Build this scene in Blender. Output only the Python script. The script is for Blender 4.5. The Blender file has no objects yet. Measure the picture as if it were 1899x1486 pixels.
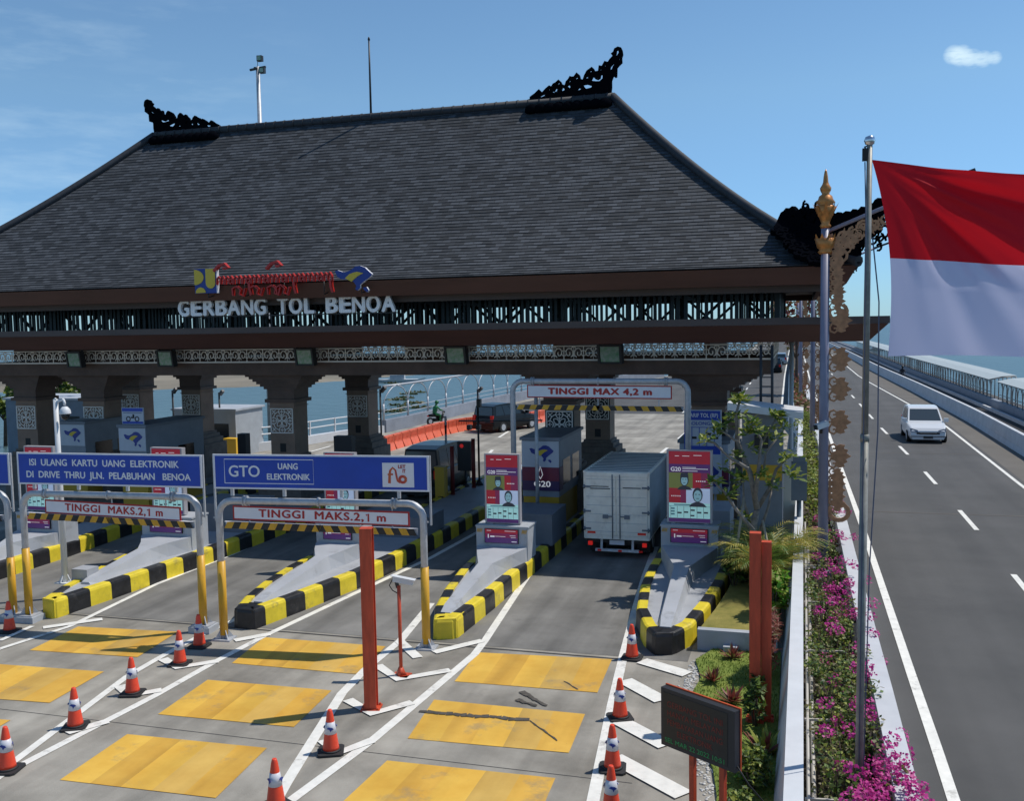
import bpy, bmesh, math, random
from mathutils import Vector, Matrix
import numpy as np
random.seed(7)
R_ = math.radians
sc = bpy.context.scene
# ------------------------------------------------------------------ camera
FPX, CAMH, CX, CY = 1800.0, 6.3, 949.5, 743.0          # focal length in pixels of a 1899 px wide frame, eye height in metres
PITCH, YAW, ROLL = math.atan(142/FPX), math.atan(540/FPX), R_(1.0)
R0 = Vector((math.cos(YAW), math.sin(YAW), 0)); F0 = Vector((-math.sin(YAW), math.cos(YAW), 0))
FW = F0*math.cos(PITCH) + Vector((0, 0, -math.sin(PITCH))); U0 = R0.cross(FW)
RT = R0*math.cos(ROLL) - U0*math.sin(ROLL); UP = U0*math.cos(ROLL) + R0*math.sin(ROLL)
EYE = Vector((0, 0, CAMH))
cam = bpy.data.cameras.new('camera'); cam.sensor_width = 36; cam.sensor_fit = 'HORIZONTAL'; cam.lens = FPX/1899*36
cam.clip_start = 0.1; cam.clip_end = 30000
camo = bpy.data.objects.new('camera', cam); sc.collection.objects.link(camo)
M = Matrix((RT, UP, -FW)).transposed().to_4x4(); M.translation = EYE
camo.matrix_world = M; sc.camera = camo
def ray(x, y): return FW + RT*((x-CX)/FPX) + UP*((CY-y)/FPX)
def g(x, y, z=0.0):                                    # image pixel cast onto the level z
    d = ray(x, y); return EYE + d*((z-CAMH)/d.z)
def aty(x, y, Y):                                      # image pixel cast onto the upright plane at distance Y
    d = ray(x, y); return EYE + d*(Y/d.y)
# ------------------------------------------------------------------ light
SUN_EL, SUN_AZ = R_(59), math.atan2(0.84, 0.54)        # high, from the right and slightly behind the gate
w = bpy.data.worlds.new('World'); sc.world = w; w.use_nodes = True
nt = w.node_tree; nt.nodes.clear()
sky = nt.nodes.new('ShaderNodeTexSky'); sky.sky_type = 'NISHITA'; sky.sun_disc = False
sky.sun_elevation = SUN_EL; sky.sun_rotation = SUN_AZ; sky.altitude = 300; sky.air_density = 1.0; sky.dust_density = 0.0; sky.ozone_density = 3.0
bg = nt.nodes.new('ShaderNodeBackground'); bg.inputs[1].default_value = 0.112
wo = nt.nodes.new('ShaderNodeOutputWorld')
tc = nt.nodes.new('ShaderNodeTexCoord')
def cloud(direction, tight, scale, lo, hi, amt, stretch, prev, seed):
    """wisps of cloud round a compass direction of the sky"""
    d = direction.normalized()
    dot = nt.nodes.new('ShaderNodeVectorMath'); dot.operation = 'DOT_PRODUCT'; dot.inputs[1].default_value = d
    nt.links.new(tc.outputs['Generated'], dot.inputs[0])
    mr = nt.nodes.new('ShaderNodeMapRange'); mr.inputs[1].default_value = tight; mr.inputs[2].default_value = 1.0; mr.clamp = True
    nt.links.new(dot.outputs['Value'], mr.inputs[0])
    mp = nt.nodes.new('ShaderNodeMapping'); mp.inputs['Scale'].default_value = stretch; mp.inputs['Location'].default_value = (seed, seed*.7, 0)
    nt.links.new(tc.outputs['Generated'], mp.inputs[0])
    nz = nt.nodes.new('ShaderNodeTexNoise'); nz.inputs['Scale'].default_value = scale; nz.inputs['Detail'].default_value = 7; nz.inputs['Roughness'].default_value = .6
    nt.links.new(mp.outputs[0], nz.inputs['Vector'])
    m2 = nt.nodes.new('ShaderNodeMapRange'); m2.inputs[1].default_value = lo; m2.inputs[2].default_value = hi; m2.clamp = True
    nt.links.new(nz.outputs[0], m2.inputs[0])
    mu = nt.nodes.new('ShaderNodeMath'); mu.operation = 'MULTIPLY'; nt.links.new(mr.outputs[0], mu.inputs[0]); nt.links.new(m2.outputs[0], mu.inputs[1])
    mu2 = nt.nodes.new('ShaderNodeMath'); mu2.operation = 'MULTIPLY'; mu2.inputs[1].default_value = amt; nt.links.new(mu.outputs[0], mu2.inputs[0])
    mx = nt.nodes.new('ShaderNodeMixRGB'); mx.inputs[2].default_value = (7.5, 8.0, 8.6, 1)
    nt.links.new(mu2.outputs[0], mx.inputs[0]); nt.links.new(prev, mx.inputs[1])
    return mx.outputs[0]
o = cloud(ray(60, 330), .955, 5, .52, .82, .34, (1, 1, 4.5), sky.outputs[0], 0.0)
o = cloud(ray(120, 60), .97, 5, .52, .85, .12, (1, 1, 5), o, 3.0)
for (x_, y_), t_, a_, sd_ in (((1768, 101), .99996, .75, 2.1), ((1783, 103), .99995, .85, 2.6), ((1803, 108), .99996, .7, 3.1), ((1824, 109), .99997, .65, 3.7), ((1845, 107), .99998, .6, 4.4)):
    o = cloud(ray(x_, y_), t_, 60, .28, .50, a_, (1, 1, 5), o, sd_)
tint = nt.nodes.new('ShaderNodeMixRGB'); tint.blend_type = 'MULTIPLY'; tint.inputs[0].default_value = 1; tint.inputs[2].default_value = (.80, .95, .98, 1)
# the low sky over the sea is clear blue, without the yellow band
sp = nt.nodes.new('ShaderNodeSeparateXYZ'); nt.links.new(tc.outputs['Generated'], sp.inputs[0])
hz_ = nt.nodes.new('ShaderNodeMapRange'); hz_.inputs[1].default_value = 0.0; hz_.inputs[2].default_value = .22; hz_.inputs[3].default_value = 1.0; hz_.inputs[4].default_value = 0.0; nt.links.new(sp.outputs[2], hz_.inputs[0])
hm = nt.nodes.new('ShaderNodeMixRGB'); hm.blend_type = 'MULTIPLY'; hm.inputs[2].default_value = (.46, .66, 1.02, 1); nt.links.new(hz_.outputs[0], hm.inputs[0]); nt.links.new(sky.outputs[0], hm.inputs[1])
for l_ in [l for l in nt.links if l.from_node == sky and l.to_node != hm]: to = l_.to_socket; nt.links.remove(l_); nt.links.new(hm.outputs[0], to)
nt.links.new(o, tint.inputs[1]); nt.links.new(tint.outputs[0], bg.inputs[0]); nt.links.new(bg.outputs[0], wo.inputs[0])
sl = bpy.data.lights.new('sun', 'SUN'); sl.energy = 3.5; sl.angle = R_(.5); sl.color = (1, .955, .88)
so = bpy.data.objects.new('sun', sl); sc.collection.objects.link(so)
sd = Vector((math.sin(SUN_AZ)*math.cos(SUN_EL), math.cos(SUN_AZ)*math.cos(SUN_EL), math.sin(SUN_EL)))
so.rotation_euler = sd.to_track_quat('Z', 'Y').to_euler(); so.location = (30, 20, 60)
sc.view_settings.view_transform = 'Standard'; sc.view_settings.look = 'None'; sc.view_settings.exposure = 0.16; sc.view_settings.gamma = 1
# ------------------------------------------------------------------ materials
MATS = {}
def mat(name, col, rough=.6, metal=0.0, var=.0, vscale=3.0, bump=0.0, bscale=30.0, spec=.5, emit=None, emstr=0.0, col2=None, detail=5, stretch=None, trans=0.0):
    if name in MATS: return MATS[name]
    m = bpy.data.materials.new(name); m.use_nodes = True; n = m.node_tree; b = n.nodes['Principled BSDF']
    b.inputs['Base Color'].default_value = (*col, 1); b.inputs['Roughness'].default_value = rough; b.inputs['Metallic'].default_value = metal
    b.inputs['Specular IOR Level'].default_value = spec
    if trans: b.inputs['Subsurface Weight'].default_value = 0
    t = n.nodes.new('ShaderNodeTexCoord'); src = t.outputs['Object']
    if stretch:
        mp = n.nodes.new('ShaderNodeMapping'); mp.inputs['Scale'].default_value = stretch; n.links.new(src, mp.inputs[0]); src = mp.outputs[0]
    if var or col2:
        nz = n.nodes.new('ShaderNodeTexNoise'); nz.inputs['Scale'].default_value = vscale; nz.inputs['Detail'].default_value = detail; nz.inputs['Roughness'].default_value = .62
        n.links.new(src, nz.inputs['Vector'])
        cr = n.nodes.new('ShaderNodeValToRGB'); cr.color_ramp.elements[0].position = .32; cr.color_ramp.elements[1].position = .68
        c2 = col2 if col2 else tuple(min(1, c*(1+var)) for c in col)
        c1 = col if col2 else tuple(c*(1-var) for c in col)
        cr.color_ramp.elements[0].color = (*c1, 1); cr.color_ramp.elements[1].color = (*c2, 1)
        n.links.new(nz.outputs[0], cr.inputs[0]); n.links.new(cr.outputs[0], b.inputs['Base Color'])
    if bump:
        nb = n.nodes.new('ShaderNodeTexNoise'); nb.inputs['Scale'].default_value = bscale; nb.inputs['Detail'].default_value = 4
        n.links.new(src, nb.inputs['Vector'])
        bp = n.nodes.new('ShaderNodeBump'); bp.inputs['Strength'].default_value = bump; bp.inputs['Distance'].default_value = .02
        n.links.new(nb.outputs[0], bp.inputs['Height']); n.links.new(bp.outputs[0], b.inputs['Normal'])
    if emit: b.inputs['Emission Color'].default_value = (*emit, 1); b.inputs['Emission Strength'].default_value = emstr
    MATS[name] = m; return m
def wear(m, col, sc_, lo, hi, amt):
    """worn spots with their own shape: chips, scuffs, dirt"""
    n = m.node_tree; b = n.nodes['Principled BSDF']; ls = [l for l in n.links if l.to_socket == b.inputs['Base Color']]
    t = n.nodes.new('ShaderNodeTexCoord'); nz = n.nodes.new('ShaderNodeTexNoise'); nz.inputs['Scale'].default_value = sc_; nz.inputs['Detail'].default_value = 10; nz.inputs['Roughness'].default_value = .7
    n.links.new(t.outputs['Object'], nz.inputs['Vector']); mr = n.nodes.new('ShaderNodeMapRange'); mr.inputs[1].default_value = lo; mr.inputs[2].default_value = hi; mr.inputs[4].default_value = amt
    n.links.new(nz.outputs[0], mr.inputs[0]); mx = n.nodes.new('ShaderNodeMixRGB'); mx.inputs[2].default_value = (*col, 1); n.links.new(mr.outputs[0], mx.inputs[0])
    if ls: n.links.new(ls[0].from_socket, mx.inputs[1])
    else: mx.inputs[1].default_value = b.inputs['Base Color'].default_value
    n.links.new(mx.outputs[0], b.inputs['Base Color']); return m
def leafmat(name, c1, c2):
    """leaf material: tone varies from leaf to leaf, some light passes through"""
    m = mat(name, c1, .55, col2=c2, vscale=6, detail=3); n = m.node_tree; b = n.nodes['Principled BSDF']
    tr = n.nodes.new('ShaderNodeBsdfTranslucent'); mx = n.nodes.new('ShaderNodeMixShader'); mx.inputs[0].default_value = .3
    src = [l for l in n.links if l.to_socket == b.inputs['Base Color']][0].from_socket
    n.links.new(src, tr.inputs[0]); n.links.new(b.outputs[0], mx.inputs[1]); n.links.new(tr.outputs[0], mx.inputs[2])
    n.links.new(mx.outputs[0], n.nodes['Material Output'].inputs[0]); return m
WHITE = mat('white_paint', (.62, .63, .64), .5, var=.06, vscale=2)
GREYP = mat('grey_paint', (.40, .42, .45), .55, var=.10, vscale=1.2, bump=.15, bscale=60)
GREYD = mat('dark_grey_paint', (.17, .19, .22), .55, var=.12, vscale=2)
STEEL = mat('galvanised_steel', (.46, .47, .49), .5, .25, var=.14, vscale=7)
DKSTEEL = mat('dark_steel', (.035, .036, .04), .5, .3)
YELP = mat('yellow_sleeve_paint', (.62, .33, .02), .45, var=.16, vscale=6, stretch=(1, 1, .25))
YELK = mat('yellow_kerb_paint', (.72, .56, .03), .5, var=.13, vscale=4)
BLKK = mat('black_kerb_paint', (.014, .014, .016), .42, var=.5, vscale=8)
REDS = mat('red_steel_paint', (.52, .068, .024), .5, var=.22, vscale=4, stretch=(3, 3, .5))
BLUE = mat('blue_sign_sheet', (.010, .055, .40), .4, var=.10, vscale=2)
SIGNW = mat('white_sign_sheet', (.74, .74, .78), .45, var=.04, vscale=3)
LETW = mat('white_letter_paint', (.72, .74, .78), .4)
REDL = mat('red_letter_paint', (.40, .02, .02), .45)
RUBBER = mat('black_rubber', (.02, .02, .021), .7)
GLASS = mat('dark_glass', (.010, .013, .016), .12, spec=.45)
WSCR = mat('windscreen_glass', (.040, .052, .060), .10, spec=.6)
CHROME = mat('chrome', (.7, .7, .72), .15, 1)
BROWN = mat('brown_fascia', (.085, .034, .024), .55, var=.18, vscale=1.0, stretch=(.4, 1, 3))
BROWN2 = mat('grey_brown_board', (.080, .058, .052), .6, var=.15, vscale=1.2, stretch=(.4, 1, 3))
DKBROWN = mat('dark_brown_paint', (.105, .062, .046), .6, var=.25, vscale=1.5)
COLM = mat('column_plaster', (.27, .180, .130), .7, var=.18, vscale=1.5, bump=.2, bscale=25)
COLB = mat('column_stone', (.16, .13, .11), .75, var=.25, vscale=3)
LATT = mat('lattice_paint', (.86, .80, .73), .55, var=.08, vscale=4)
BLKORN = mat('black_ornament', (.0035, .004, .006), .95, spec=.0)
GOLD = mat('gold_paint', (.52, .21, .055), .38, .35, var=.2, vscale=6)
BRONZE = mat('bronze_ornament', (.42, .20, .095), .5, .1, var=.25, vscale=8)
PURPOLE = mat('lamp_pole_paint', (.22, .215, .29), .45, var=.08, vscale=3)
ORANGE = mat('orange_plastic', (.76, .062, .024), .45, var=.08, vscale=8)
ORANGEB = mat('orange_barrier_plastic', (.75, .15, .075), .5, var=.14, vscale=4)
EMBY = mat('emblem_yellow', (.60, .44, .04), .45)
EMBB = mat('emblem_blue', (.010, .035, .24), .4)
wear(YELK, (.20, .17, .09), 2.2, .57, .70, .75); wear(BLKK, (.09, .085, .08), 2.6, .58, .72, .7); wear(STEEL, (.25, .24, .22), 3.5, .60, .72, .5); wear(REDS, (.12, .03, .02), 3.0, .58, .70, .6); wear(YELP, (.30, .18, .05), 3.2, .60, .72, .6)
# ------------------------------------------------------------------ mesh builder
COL = sc.collection
XF = [None]                                              # scaling about the camera eye for the structure being built: (factor, height shift)
def xf(p):
    p = Vector(p); return p if XF[0] is None else Vector((p.x*XF[0][0], p.y*XF[0][0], p.z*XF[0][0]+XF[0][1]))
def xs_(): return 1.0 if XF[0] is None else XF[0][0]
class MB:
    def __init__(s): s.v = []; s.f = []; s.m = []; s.sm = []; s.uv = None
    def add(s, vs, fs, m=0, sm=False):
        b = len(s.v); s.v += [Vector(p) for p in vs]
        for f in fs: s.f.append([i+b for i in f]); s.m.append(m); s.sm.append(sm)
        return s
    def box(s, x0, x1, y0, y1, z0, z1, m=0, rz=0, c=None):
        p = [(x, y, z) for z in (z0, z1) for x, y in ((x0, y0), (x1, y0), (x1, y1), (x0, y1))]
        if rz:
            cx, cy = c if c else ((x0+x1)/2, (y0+y1)/2); cc, ss = math.cos(rz), math.sin(rz)
            p = [(cx+(x-cx)*cc-(y-cy)*ss, cy+(x-cx)*ss+(y-cy)*cc, z) for x, y, z in p]
        return s.add(p, [(0, 3, 2, 1), (4, 5, 6, 7), (0, 1, 5, 4), (1, 2, 6, 5), (2, 3, 7, 6), (3, 0, 4, 7)], m)
    def bar(s, a, b, w, h=None, m=0):
        """square bar from a to b"""
        a = Vector(a); b = Vector(b); h = h or w; d = (b-a).normalized()
        u = d.cross(Vector((0, 0, 1))); u = u.normalized() if u.length > 1e-4 else Vector((1, 0, 0)); n = u.cross(d).normalized()
        p = []
        for q in (a, b): p += [q-u*w/2-n*h/2, q+u*w/2-n*h/2, q+u*w/2+n*h/2, q-u*w/2+n*h/2]
        return s.add(p, [(0, 3, 2, 1), (4, 5, 6, 7), (0, 1, 5, 4), (1, 2, 6, 5), (2, 3, 7, 6), (3, 0, 4, 7)], m)
    def tube(s, path, r, n=10, m=0, caps=True):
        """round tube along a path, r a number or one radius per point"""
        P = [Vector(p) for p in path]; k = len(P); rs = r if isinstance(r, (list, tuple)) else [r]*k
        b = len(s.v); prev = None
        for i in range(k):
            t = (P[min(i+1, k-1)]-P[max(i-1, 0)]).normalized()
            if prev is None:
                u = t.cross(Vector((0, 0, 1))); u = u.normalized() if u.length > 1e-3 else Vector((1, 0, 0))
            else: u = (prev - t*prev.dot(t)).normalized()
            prev = u; w_ = t.cross(u)
            for j in range(n):
                a = 2*math.pi*j/n; s.v.append(P[i] + (u*math.cos(a)+w_*math.sin(a))*rs[i])
        for i in range(k-1):
            for j in range(n):
                s.f.append([b+i*n+j, b+i*n+(j+1) % n, b+(i+1)*n+(j+1) % n, b+(i+1)*n+j]); s.m.append(m); s.sm.append(True)
        if caps:
            s.f.append([b+j for j in range(n)][::-1]); s.m.append(m); s.sm.append(False)
            s.f.append([b+(k-1)*n+j for j in range(n)]); s.m.append(m); s.sm.append(False)
        return s
    def lathe(s, prof, n=16, c=(0, 0, 0), m=0, ms=None):
        """profile of (radius, z) turned about z"""
        b = len(s.v); c = Vector(c)
        for r, z in prof:
            for j in range(n):
                a = 2*math.pi*j/n; s.v.append(c+Vector((r*math.cos(a), r*math.sin(a), z)))
        for i in range(len(prof)-1):
            for j in range(n):
                s.f.append([b+i*n+j, b+i*n+(j+1) % n, b+(i+1)*n+(j+1) % n, b+(i+1)*n+j]); s.m.append(ms[i] if ms else m); s.sm.append(True)
        s.f.append([b+j for j in range(n)][::-1]); s.m.append(ms[0] if ms else m); s.sm.append(False)
        e = len(prof)-1
        s.f.append([b+e*n+j for j in range(n)]); s.m.append(ms[-1] if ms else m); s.sm.append(False)
        return s
    def prism(s, poly, z0, z1, m=0, mside=None):
        """upright prism on a plan polygon"""
        k = len(poly); p = [(q[0], q[1], z0) for q in poly]+[(q[0], q[1], z1) for q in poly]
        s.add(p, [list(range(k, 2*k)), list(range(k))[::-1]], m)
        return s.add(p, [(i, (i+1) % k, k+(i+1) % k, k+i) for i in range(k)], m if mside is None else mside)
    def plate(s, poly, O, U, W, t, m=0, mside=None, off=0.0, holes=()):
        """flat plate: polygon in the plane O,U,W, thickness t along U x W, tessellated for concave outlines"""
        from mathutils.geometry import tessellate_polygon
        O = Vector(O); U = Vector(U); W = Vector(W); N = U.cross(W).normalized()
        f = [O+U*q[0]+W*q[1]+N*(off+t/2) for q in poly]; r = [O+U*q[0]+W*q[1]+N*(off-t/2) for q in poly]; k = len(poly)
        area = sum(poly[i][0]*poly[(i+1) % k][1]-poly[(i+1) % k][0]*poly[i][1] for i in range(k))
        if area < 0: f.reverse(); r.reverse(); poly = poly[::-1]
        if holes:
            loops = [list(poly)]+[list(h) for h in holes]; allp = [q for l in loops for q in l]; K = len(allp)
            ff = [O+U*q[0]+W*q[1]+N*(off+t/2) for q in allp]; rr = [O+U*q[0]+W*q[1]+N*(off-t/2) for q in allp]
            tt = []
            for a, b_, c in tessellate_polygon([[Vector((q[0], q[1], 0)) for q in l] for l in loops]):
                A = (allp[b_][0]-allp[a][0])*(allp[c][1]-allp[a][1])-(allp[c][0]-allp[a][0])*(allp[b_][1]-allp[a][1]); tt.append((a, b_, c) if A > 0 else (a, c, b_))
            s.add(ff+rr, tt+[(K+a, K+c, K+b_) for a, b_, c in tt], m); b0 = 0
            for l in loops:
                k = len(l); s.add([ff[b0+i] for i in range(k)]+[rr[b0+i] for i in range(k)], [(i, k+i, k+(i+1) % k, (i+1) % k) for i in range(k)], m); b0 += k
            return s
        tris = tessellate_polygon([[Vector((q[0], q[1], 0)) for q in poly]])
        tt = []
        for a, b_, c in tris:
            A = (poly[b_][0]-poly[a][0])*(poly[c][1]-poly[a][1])-(poly[c][0]-poly[a][0])*(poly[b_][1]-poly[a][1])
            tt.append((a, b_, c) if A > 0 else (a, c, b_))
        s.add(f+r, tt, m); s.add(f+r, [(k+a, k+c, k+b_) for a, b_, c in tt], m)
        return s.add(f+r, [(i, k+i, k+(i+1) % k, (i+1) % k) for i in range(k)], m if mside is None else mside)
    def ribbon(s, path, w, O, U, W, t, m=0, off=0.0):
        """flat ribbon of width w (number or list) along a 2-D path in the plane O,U,W"""
        O = Vector(O); U = Vector(U); W = Vector(W); N = U.cross(W).normalized(); k = len(path)
        ws = w if isinstance(w, (list, tuple)) else [w]*k; L = []; Rr = []
        for i in range(k):
            a = path[max(i-1, 0)]; b = path[min(i+1, k-1)]; dx, dy = b[0]-a[0], b[1]-a[1]; l = math.hypot(dx, dy) or 1
            nx, ny = -dy/l*ws[i]/2, dx/l*ws[i]/2
            L.append((path[i][0]+nx, path[i][1]+ny)); Rr.append((path[i][0]-nx, path[i][1]-ny))
        p = []
        for z in (off+t/2, off-t/2):
            p += [O+U*q[0]+W*q[1]+N*z for q in L]+[O+U*q[0]+W*q[1]+N*z for q in Rr]
        fs = []
        for i in range(k-1):
            fs += [(i, k+i, k+i+1, i+1), (2*k+i, 2*k+i+1, 3*k+i+1, 3*k+i), (i, i+1, 2*k+i+1, 2*k+i), (k+i, 3*k+i, 3*k+i+1, k+i+1)]
        fs += [(0, 2*k, 3*k, k), (k-1, 2*k-1, 4*k-1, 3*k-1)]
        return s.add(p, fs, m)
    def quad(s, a, b, c, d, m=0): return s.add([a, b, c, d], [(0, 1, 2, 3)], m)
    def build(s, name, mats, parent=None, org=None):
        if not isinstance(mats, (list, tuple)): mats = [mats]
        if org is None and parent is not None and parent.get('_w'): org = ORG[parent.name]
        if org is not None: o_ = xf(org); pts = [tuple(xf(p)-o_) for p in s.v]
        else: o_ = Vector((0, 0, 0)); pts = [tuple(p*xs_()) for p in s.v]
        me = bpy.data.meshes.new(name); me.from_pydata(pts, [], s.f)
        for mm in mats: me.materials.append(mm)
        me.polygons.foreach_set('material_index', s.m); me.polygons.foreach_set('use_smooth', s.sm); me.update()
        if s.uv:
            ul = me.uv_layers.new(name='uv')
            for lo in me.loops: ul.data[lo.index].uv = s.uv[lo.vertex_index]
        ob = bpy.data.objects.new(name, me); COL.objects.link(ob)
        if parent is not None: ob.parent = parent
        elif org is not None: ob.location = o_
        return ob
ORG = {}
def tag(o, label, cat, group=None):
    o['label'] = label; o['category'] = cat
    if group: o['group'] = group
    return o
def thing(name, label, cat, loc, rz=0, group=None, world=False):
    """an Empty at the thing's base; world=True: its parts are given in scene coordinates"""
    o = bpy.data.objects.new(name, None); COL.objects.link(o); o.location = xf(loc); o.rotation_euler = (0, 0, rz); o.empty_display_size = .3
    tag(o, label, cat, group)
    if world: o['_w'] = 1; ORG[o.name] = Vector(loc)
    return o
def one(mb, name, mats, label, cat, org, group=None):
    return tag(mb.build(name, mats, None, org), label, cat, group)
def struct(mb, name, mats): o = mb.build(name, mats); o['kind'] = 'structure'; return o
def stuff(mb, name, mats, label, cat): o = mb.build(name, mats); o['kind'] = 'stuff'; return tag(o, label, cat)
def dup(root, loc, rz, label, group=None):
    r = root.copy(); COL.objects.link(r); r.location = xf(loc); r.rotation_euler = (0, 0, rz); r['label'] = label
    if group: r['group'] = group
    for ch in list(root.children):
        c = ch.copy(); COL.objects.link(c); c.parent = r
        for gch in list(ch.children):
            d = gch.copy(); COL.objects.link(d); d.parent = c
    return r
def text(name, body, size, parent, O, U, W, matl, depth=.004, bold=0.0, align='CENTER', width=None, space=1.0, parent_org=None):
    """lettering: mesh made from the built-in font, standing in the plane O,U,W (O = middle of the line)"""
    cu = bpy.data.curves.new(name, 'FONT'); cu.body = body; cu.size = size; cu.extrude = depth; cu.offset = bold; cu.align_x = align; cu.align_y = 'CENTER'
    cu.space_character = space; cu.resolution_u = 4
    fat = 0.0
    if bold < .03: fat, cu.offset = bold, 0.0
    tmp = bpy.data.objects.new(name, cu); COL.objects.link(tmp)
    dg = bpy.context.evaluated_depsgraph_get(); me = bpy.data.meshes.new_from_object(tmp.evaluated_get(dg)); me.name = name
    if fat:                                              # heavier strokes: the same outlines set side by side, each a hair deeper
        bmx = bmesh.new()
        for i, (dx, dy) in enumerate(((0, 0), (fat, 0), (-fat, 0), (0, fat*.8), (0, -fat*.8))):
            k0 = len(bmx.verts); bmx.from_mesh(me); bmx.verts.ensure_lookup_table()
            for v in bmx.verts[k0:]: v.co.x += dx; v.co.y += dy; v.co.z += -.0003*i if v.co.z > 0 else 0
        bmx.to_mesh(me); bmx.free()
    bpy.data.objects.remove(tmp); bpy.data.curves.remove(cu)
    xs = [v.co.x for v in me.vertices]; sx = 1.0
    if width and xs: sx = width/max(1e-6, max(xs)-min(xs))
    U = Vector(U).normalized(); W = Vector(W).normalized(); N = U.cross(W)
    O = Vector(O)
    if parent is not None and parent.get('_w'): O = xf(O)-xf(ORG[parent.name])
    k_ = xs_()
    for v in me.vertices:
        c = v.co.copy()*k_; v.co = O+U*(c.x*sx)+W*c.y+N*c.z
    me.materials.clear(); me.materials.append(matl)
    ob = bpy.data.objects.new(name, me); COL.objects.link(ob)
    if parent is not None: ob.parent = parent
    return ob
X_, Y_, Z_ = Vector((1, 0, 0)), Vector((0, 1, 0)), Vector((0, 0, 1))
def leaves(mb, c, rad, n, size, m=0, flat=.7, aspect=.5, ms=None, shell=.35):
    """n leaf faces scattered through an ellipsoid"""
    c = Vector(c); rad = Vector(rad) if not isinstance(rad, (int, float)) else Vector((rad, rad, rad))
    for _ in range(n):
        d = Vector((random.gauss(0, 1), random.gauss(0, 1), random.gauss(0, 1))).normalized()*(shell+(1-shell)*random.random())**.6
        p = c+Vector((d.x*rad.x, d.y*rad.y, d.z*rad.z))
        a = Vector((random.gauss(0, 1), random.gauss(0, 1), random.gauss(0, .6))).normalized()
        b = a.cross(Vector((random.gauss(0, flat), random.gauss(0, flat), 1)).normalized())
        if b.length < .05: continue
        b.normalize(); l = size*random.uniform(.6, 1.3); wd = l*aspect
        mb.add([p-a*l*.5, p+b*wd*.5, p+a*l*.5, p-b*wd*.5], [(0, 1, 2, 3)], random.choice(ms) if ms else m)
# ================================================================== THE SETTING
CONC = mat('plaza_concrete', (.195, .178, .148), .85, col2=(.405, .375, .320), vscale=.55, detail=9, bump=.25, bscale=40)
def streak(m, amt, sc_, vec):
    """darker tyre wear running along the lanes"""
    n = m.node_tree; b = n.nodes['Principled BSDF']; src = [l for l in n.links if l.to_socket == b.inputs['Base Color']][0].from_socket
    t = n.nodes.new('ShaderNodeTexCoord'); mp = n.nodes.new('ShaderNodeMapping'); mp.inputs['Scale'].default_value = vec
    n.links.new(t.outputs['Object'], mp.inputs[0]); nz = n.nodes.new('ShaderNodeTexNoise'); nz.inputs['Scale'].default_value = sc_; nz.inputs['Detail'].default_value = 6
    n.links.new(mp.outputs[0], nz.inputs['Vector']); mr = n.nodes.new('ShaderNodeMapRange'); mr.inputs[1].default_value = .4; mr.inputs[2].default_value = .7
    mr.inputs[3].default_value = 1.0; mr.inputs[4].default_value = 1-amt; n.links.new(nz.outputs[0], mr.inputs[0])
    mu = n.nodes.new('ShaderNodeMixRGB'); mu.blend_type = 'MULTIPLY'; mu.inputs[0].default_value = 1
    n.links.new(src, mu.inputs[1]); n.links.new(mr.outputs[0], mu.inputs[2]); n.links.new(mu.outputs[0], b.inputs['Base Color'])
streak(CONC, .28, 1.0, (2.2, .12, 1))
LANEM = mat('lane_concrete', (.155, .148, .135), .85, col2=(.245, .235, .215), vscale=.8, detail=8, bump=.2, bscale=40); streak(LANEM, .40, 1.0, (1.5, .08, 1))
ASPH = mat('asphalt', (.068, .066, .063), .85, col2=(.096, .092, .088), vscale=.35, detail=9, bump=.35, bscale=90); streak(ASPH, .30, .7, (1.1, .02, 1))
ASPHR = mat('worn_asphalt', (.11, .099, .084), .88, col2=(.14, .126, .108), vscale=.5, detail=8, bump=.3, bscale=80)
SLABM = mat('slab_side_concrete', (.25, .24, .22), .85, var=.2, vscale=.8)
LINEW = mat('road_line_white', (.74, .72, .66), .7, var=.10, vscale=5, detail=8)
YELR = mat('yellow_rumble_paint', (.66, .36, .040), .65, col2=(.78, .48, .075), vscale=1.3, detail=9); streak(YELR, .22, .8, (1.2, .16, 1)); wear(YELR, (.24, .20, .13), 1.1, .56, .70, .7); wear(YELR, (.13, .11, .08), 9, .66, .74, .8); wear(LINEW, (.30, .28, .25), 3.0, .56, .68, .7); wear(CONC, (.10, .095, .085), .8, .60, .72, .45); wear(CONC, (.07, .065, .06), 6, .68, .74, .6); wear(LANEM, (.07, .067, .062), 1.0, .58, .72, .5); wear(ASPH, (.05, .048, .047), .25, .55, .7, .6)
def yel(n, c1, c2): m = mat(n, c1, .65, col2=c2, vscale=1.3, detail=9); streak(m, .26, .8, (2.0, .12, 1)); wear(m, (.24, .20, .13), 1.1, .56, .70, .7); wear(m, (.13, .11, .08), 9, .66, .74, .8); return m
YELR2, YELR3 = yel('yellow_rumble_paint_pass', (.60, .315, .036), (.72, .42, .065)), yel('yellow_rumble_paint_thin', (.57, .335, .065), (.68, .43, .10))
SEAM = mat('sea_water', (.045, .085, .090), .30, spec=.30, col2=(.070, .115, .115), vscale=.012, detail=7, stretch=(1, .35, 1))
_n = SEAM.node_tree; _nb = _n.nodes.new('ShaderNodeTexNoise'); _nb.inputs['Scale'].default_value = .55; _nb.inputs['Detail'].default_value = 8
_bp = _n.nodes.new('ShaderNodeBump'); _bp.inputs['Strength'].default_value = .55; _bp.inputs['Distance'].default_value = .5
_tc = _n.nodes.new('ShaderNodeTexCoord'); _n.links.new(_tc.outputs['Object'], _nb.inputs['Vector'])
_n.links.new(_nb.outputs[0], _bp.inputs['Height']); _n.links.new(_bp.outputs[0], _n.nodes['Principled BSDF'].inputs['Normal'])
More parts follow.
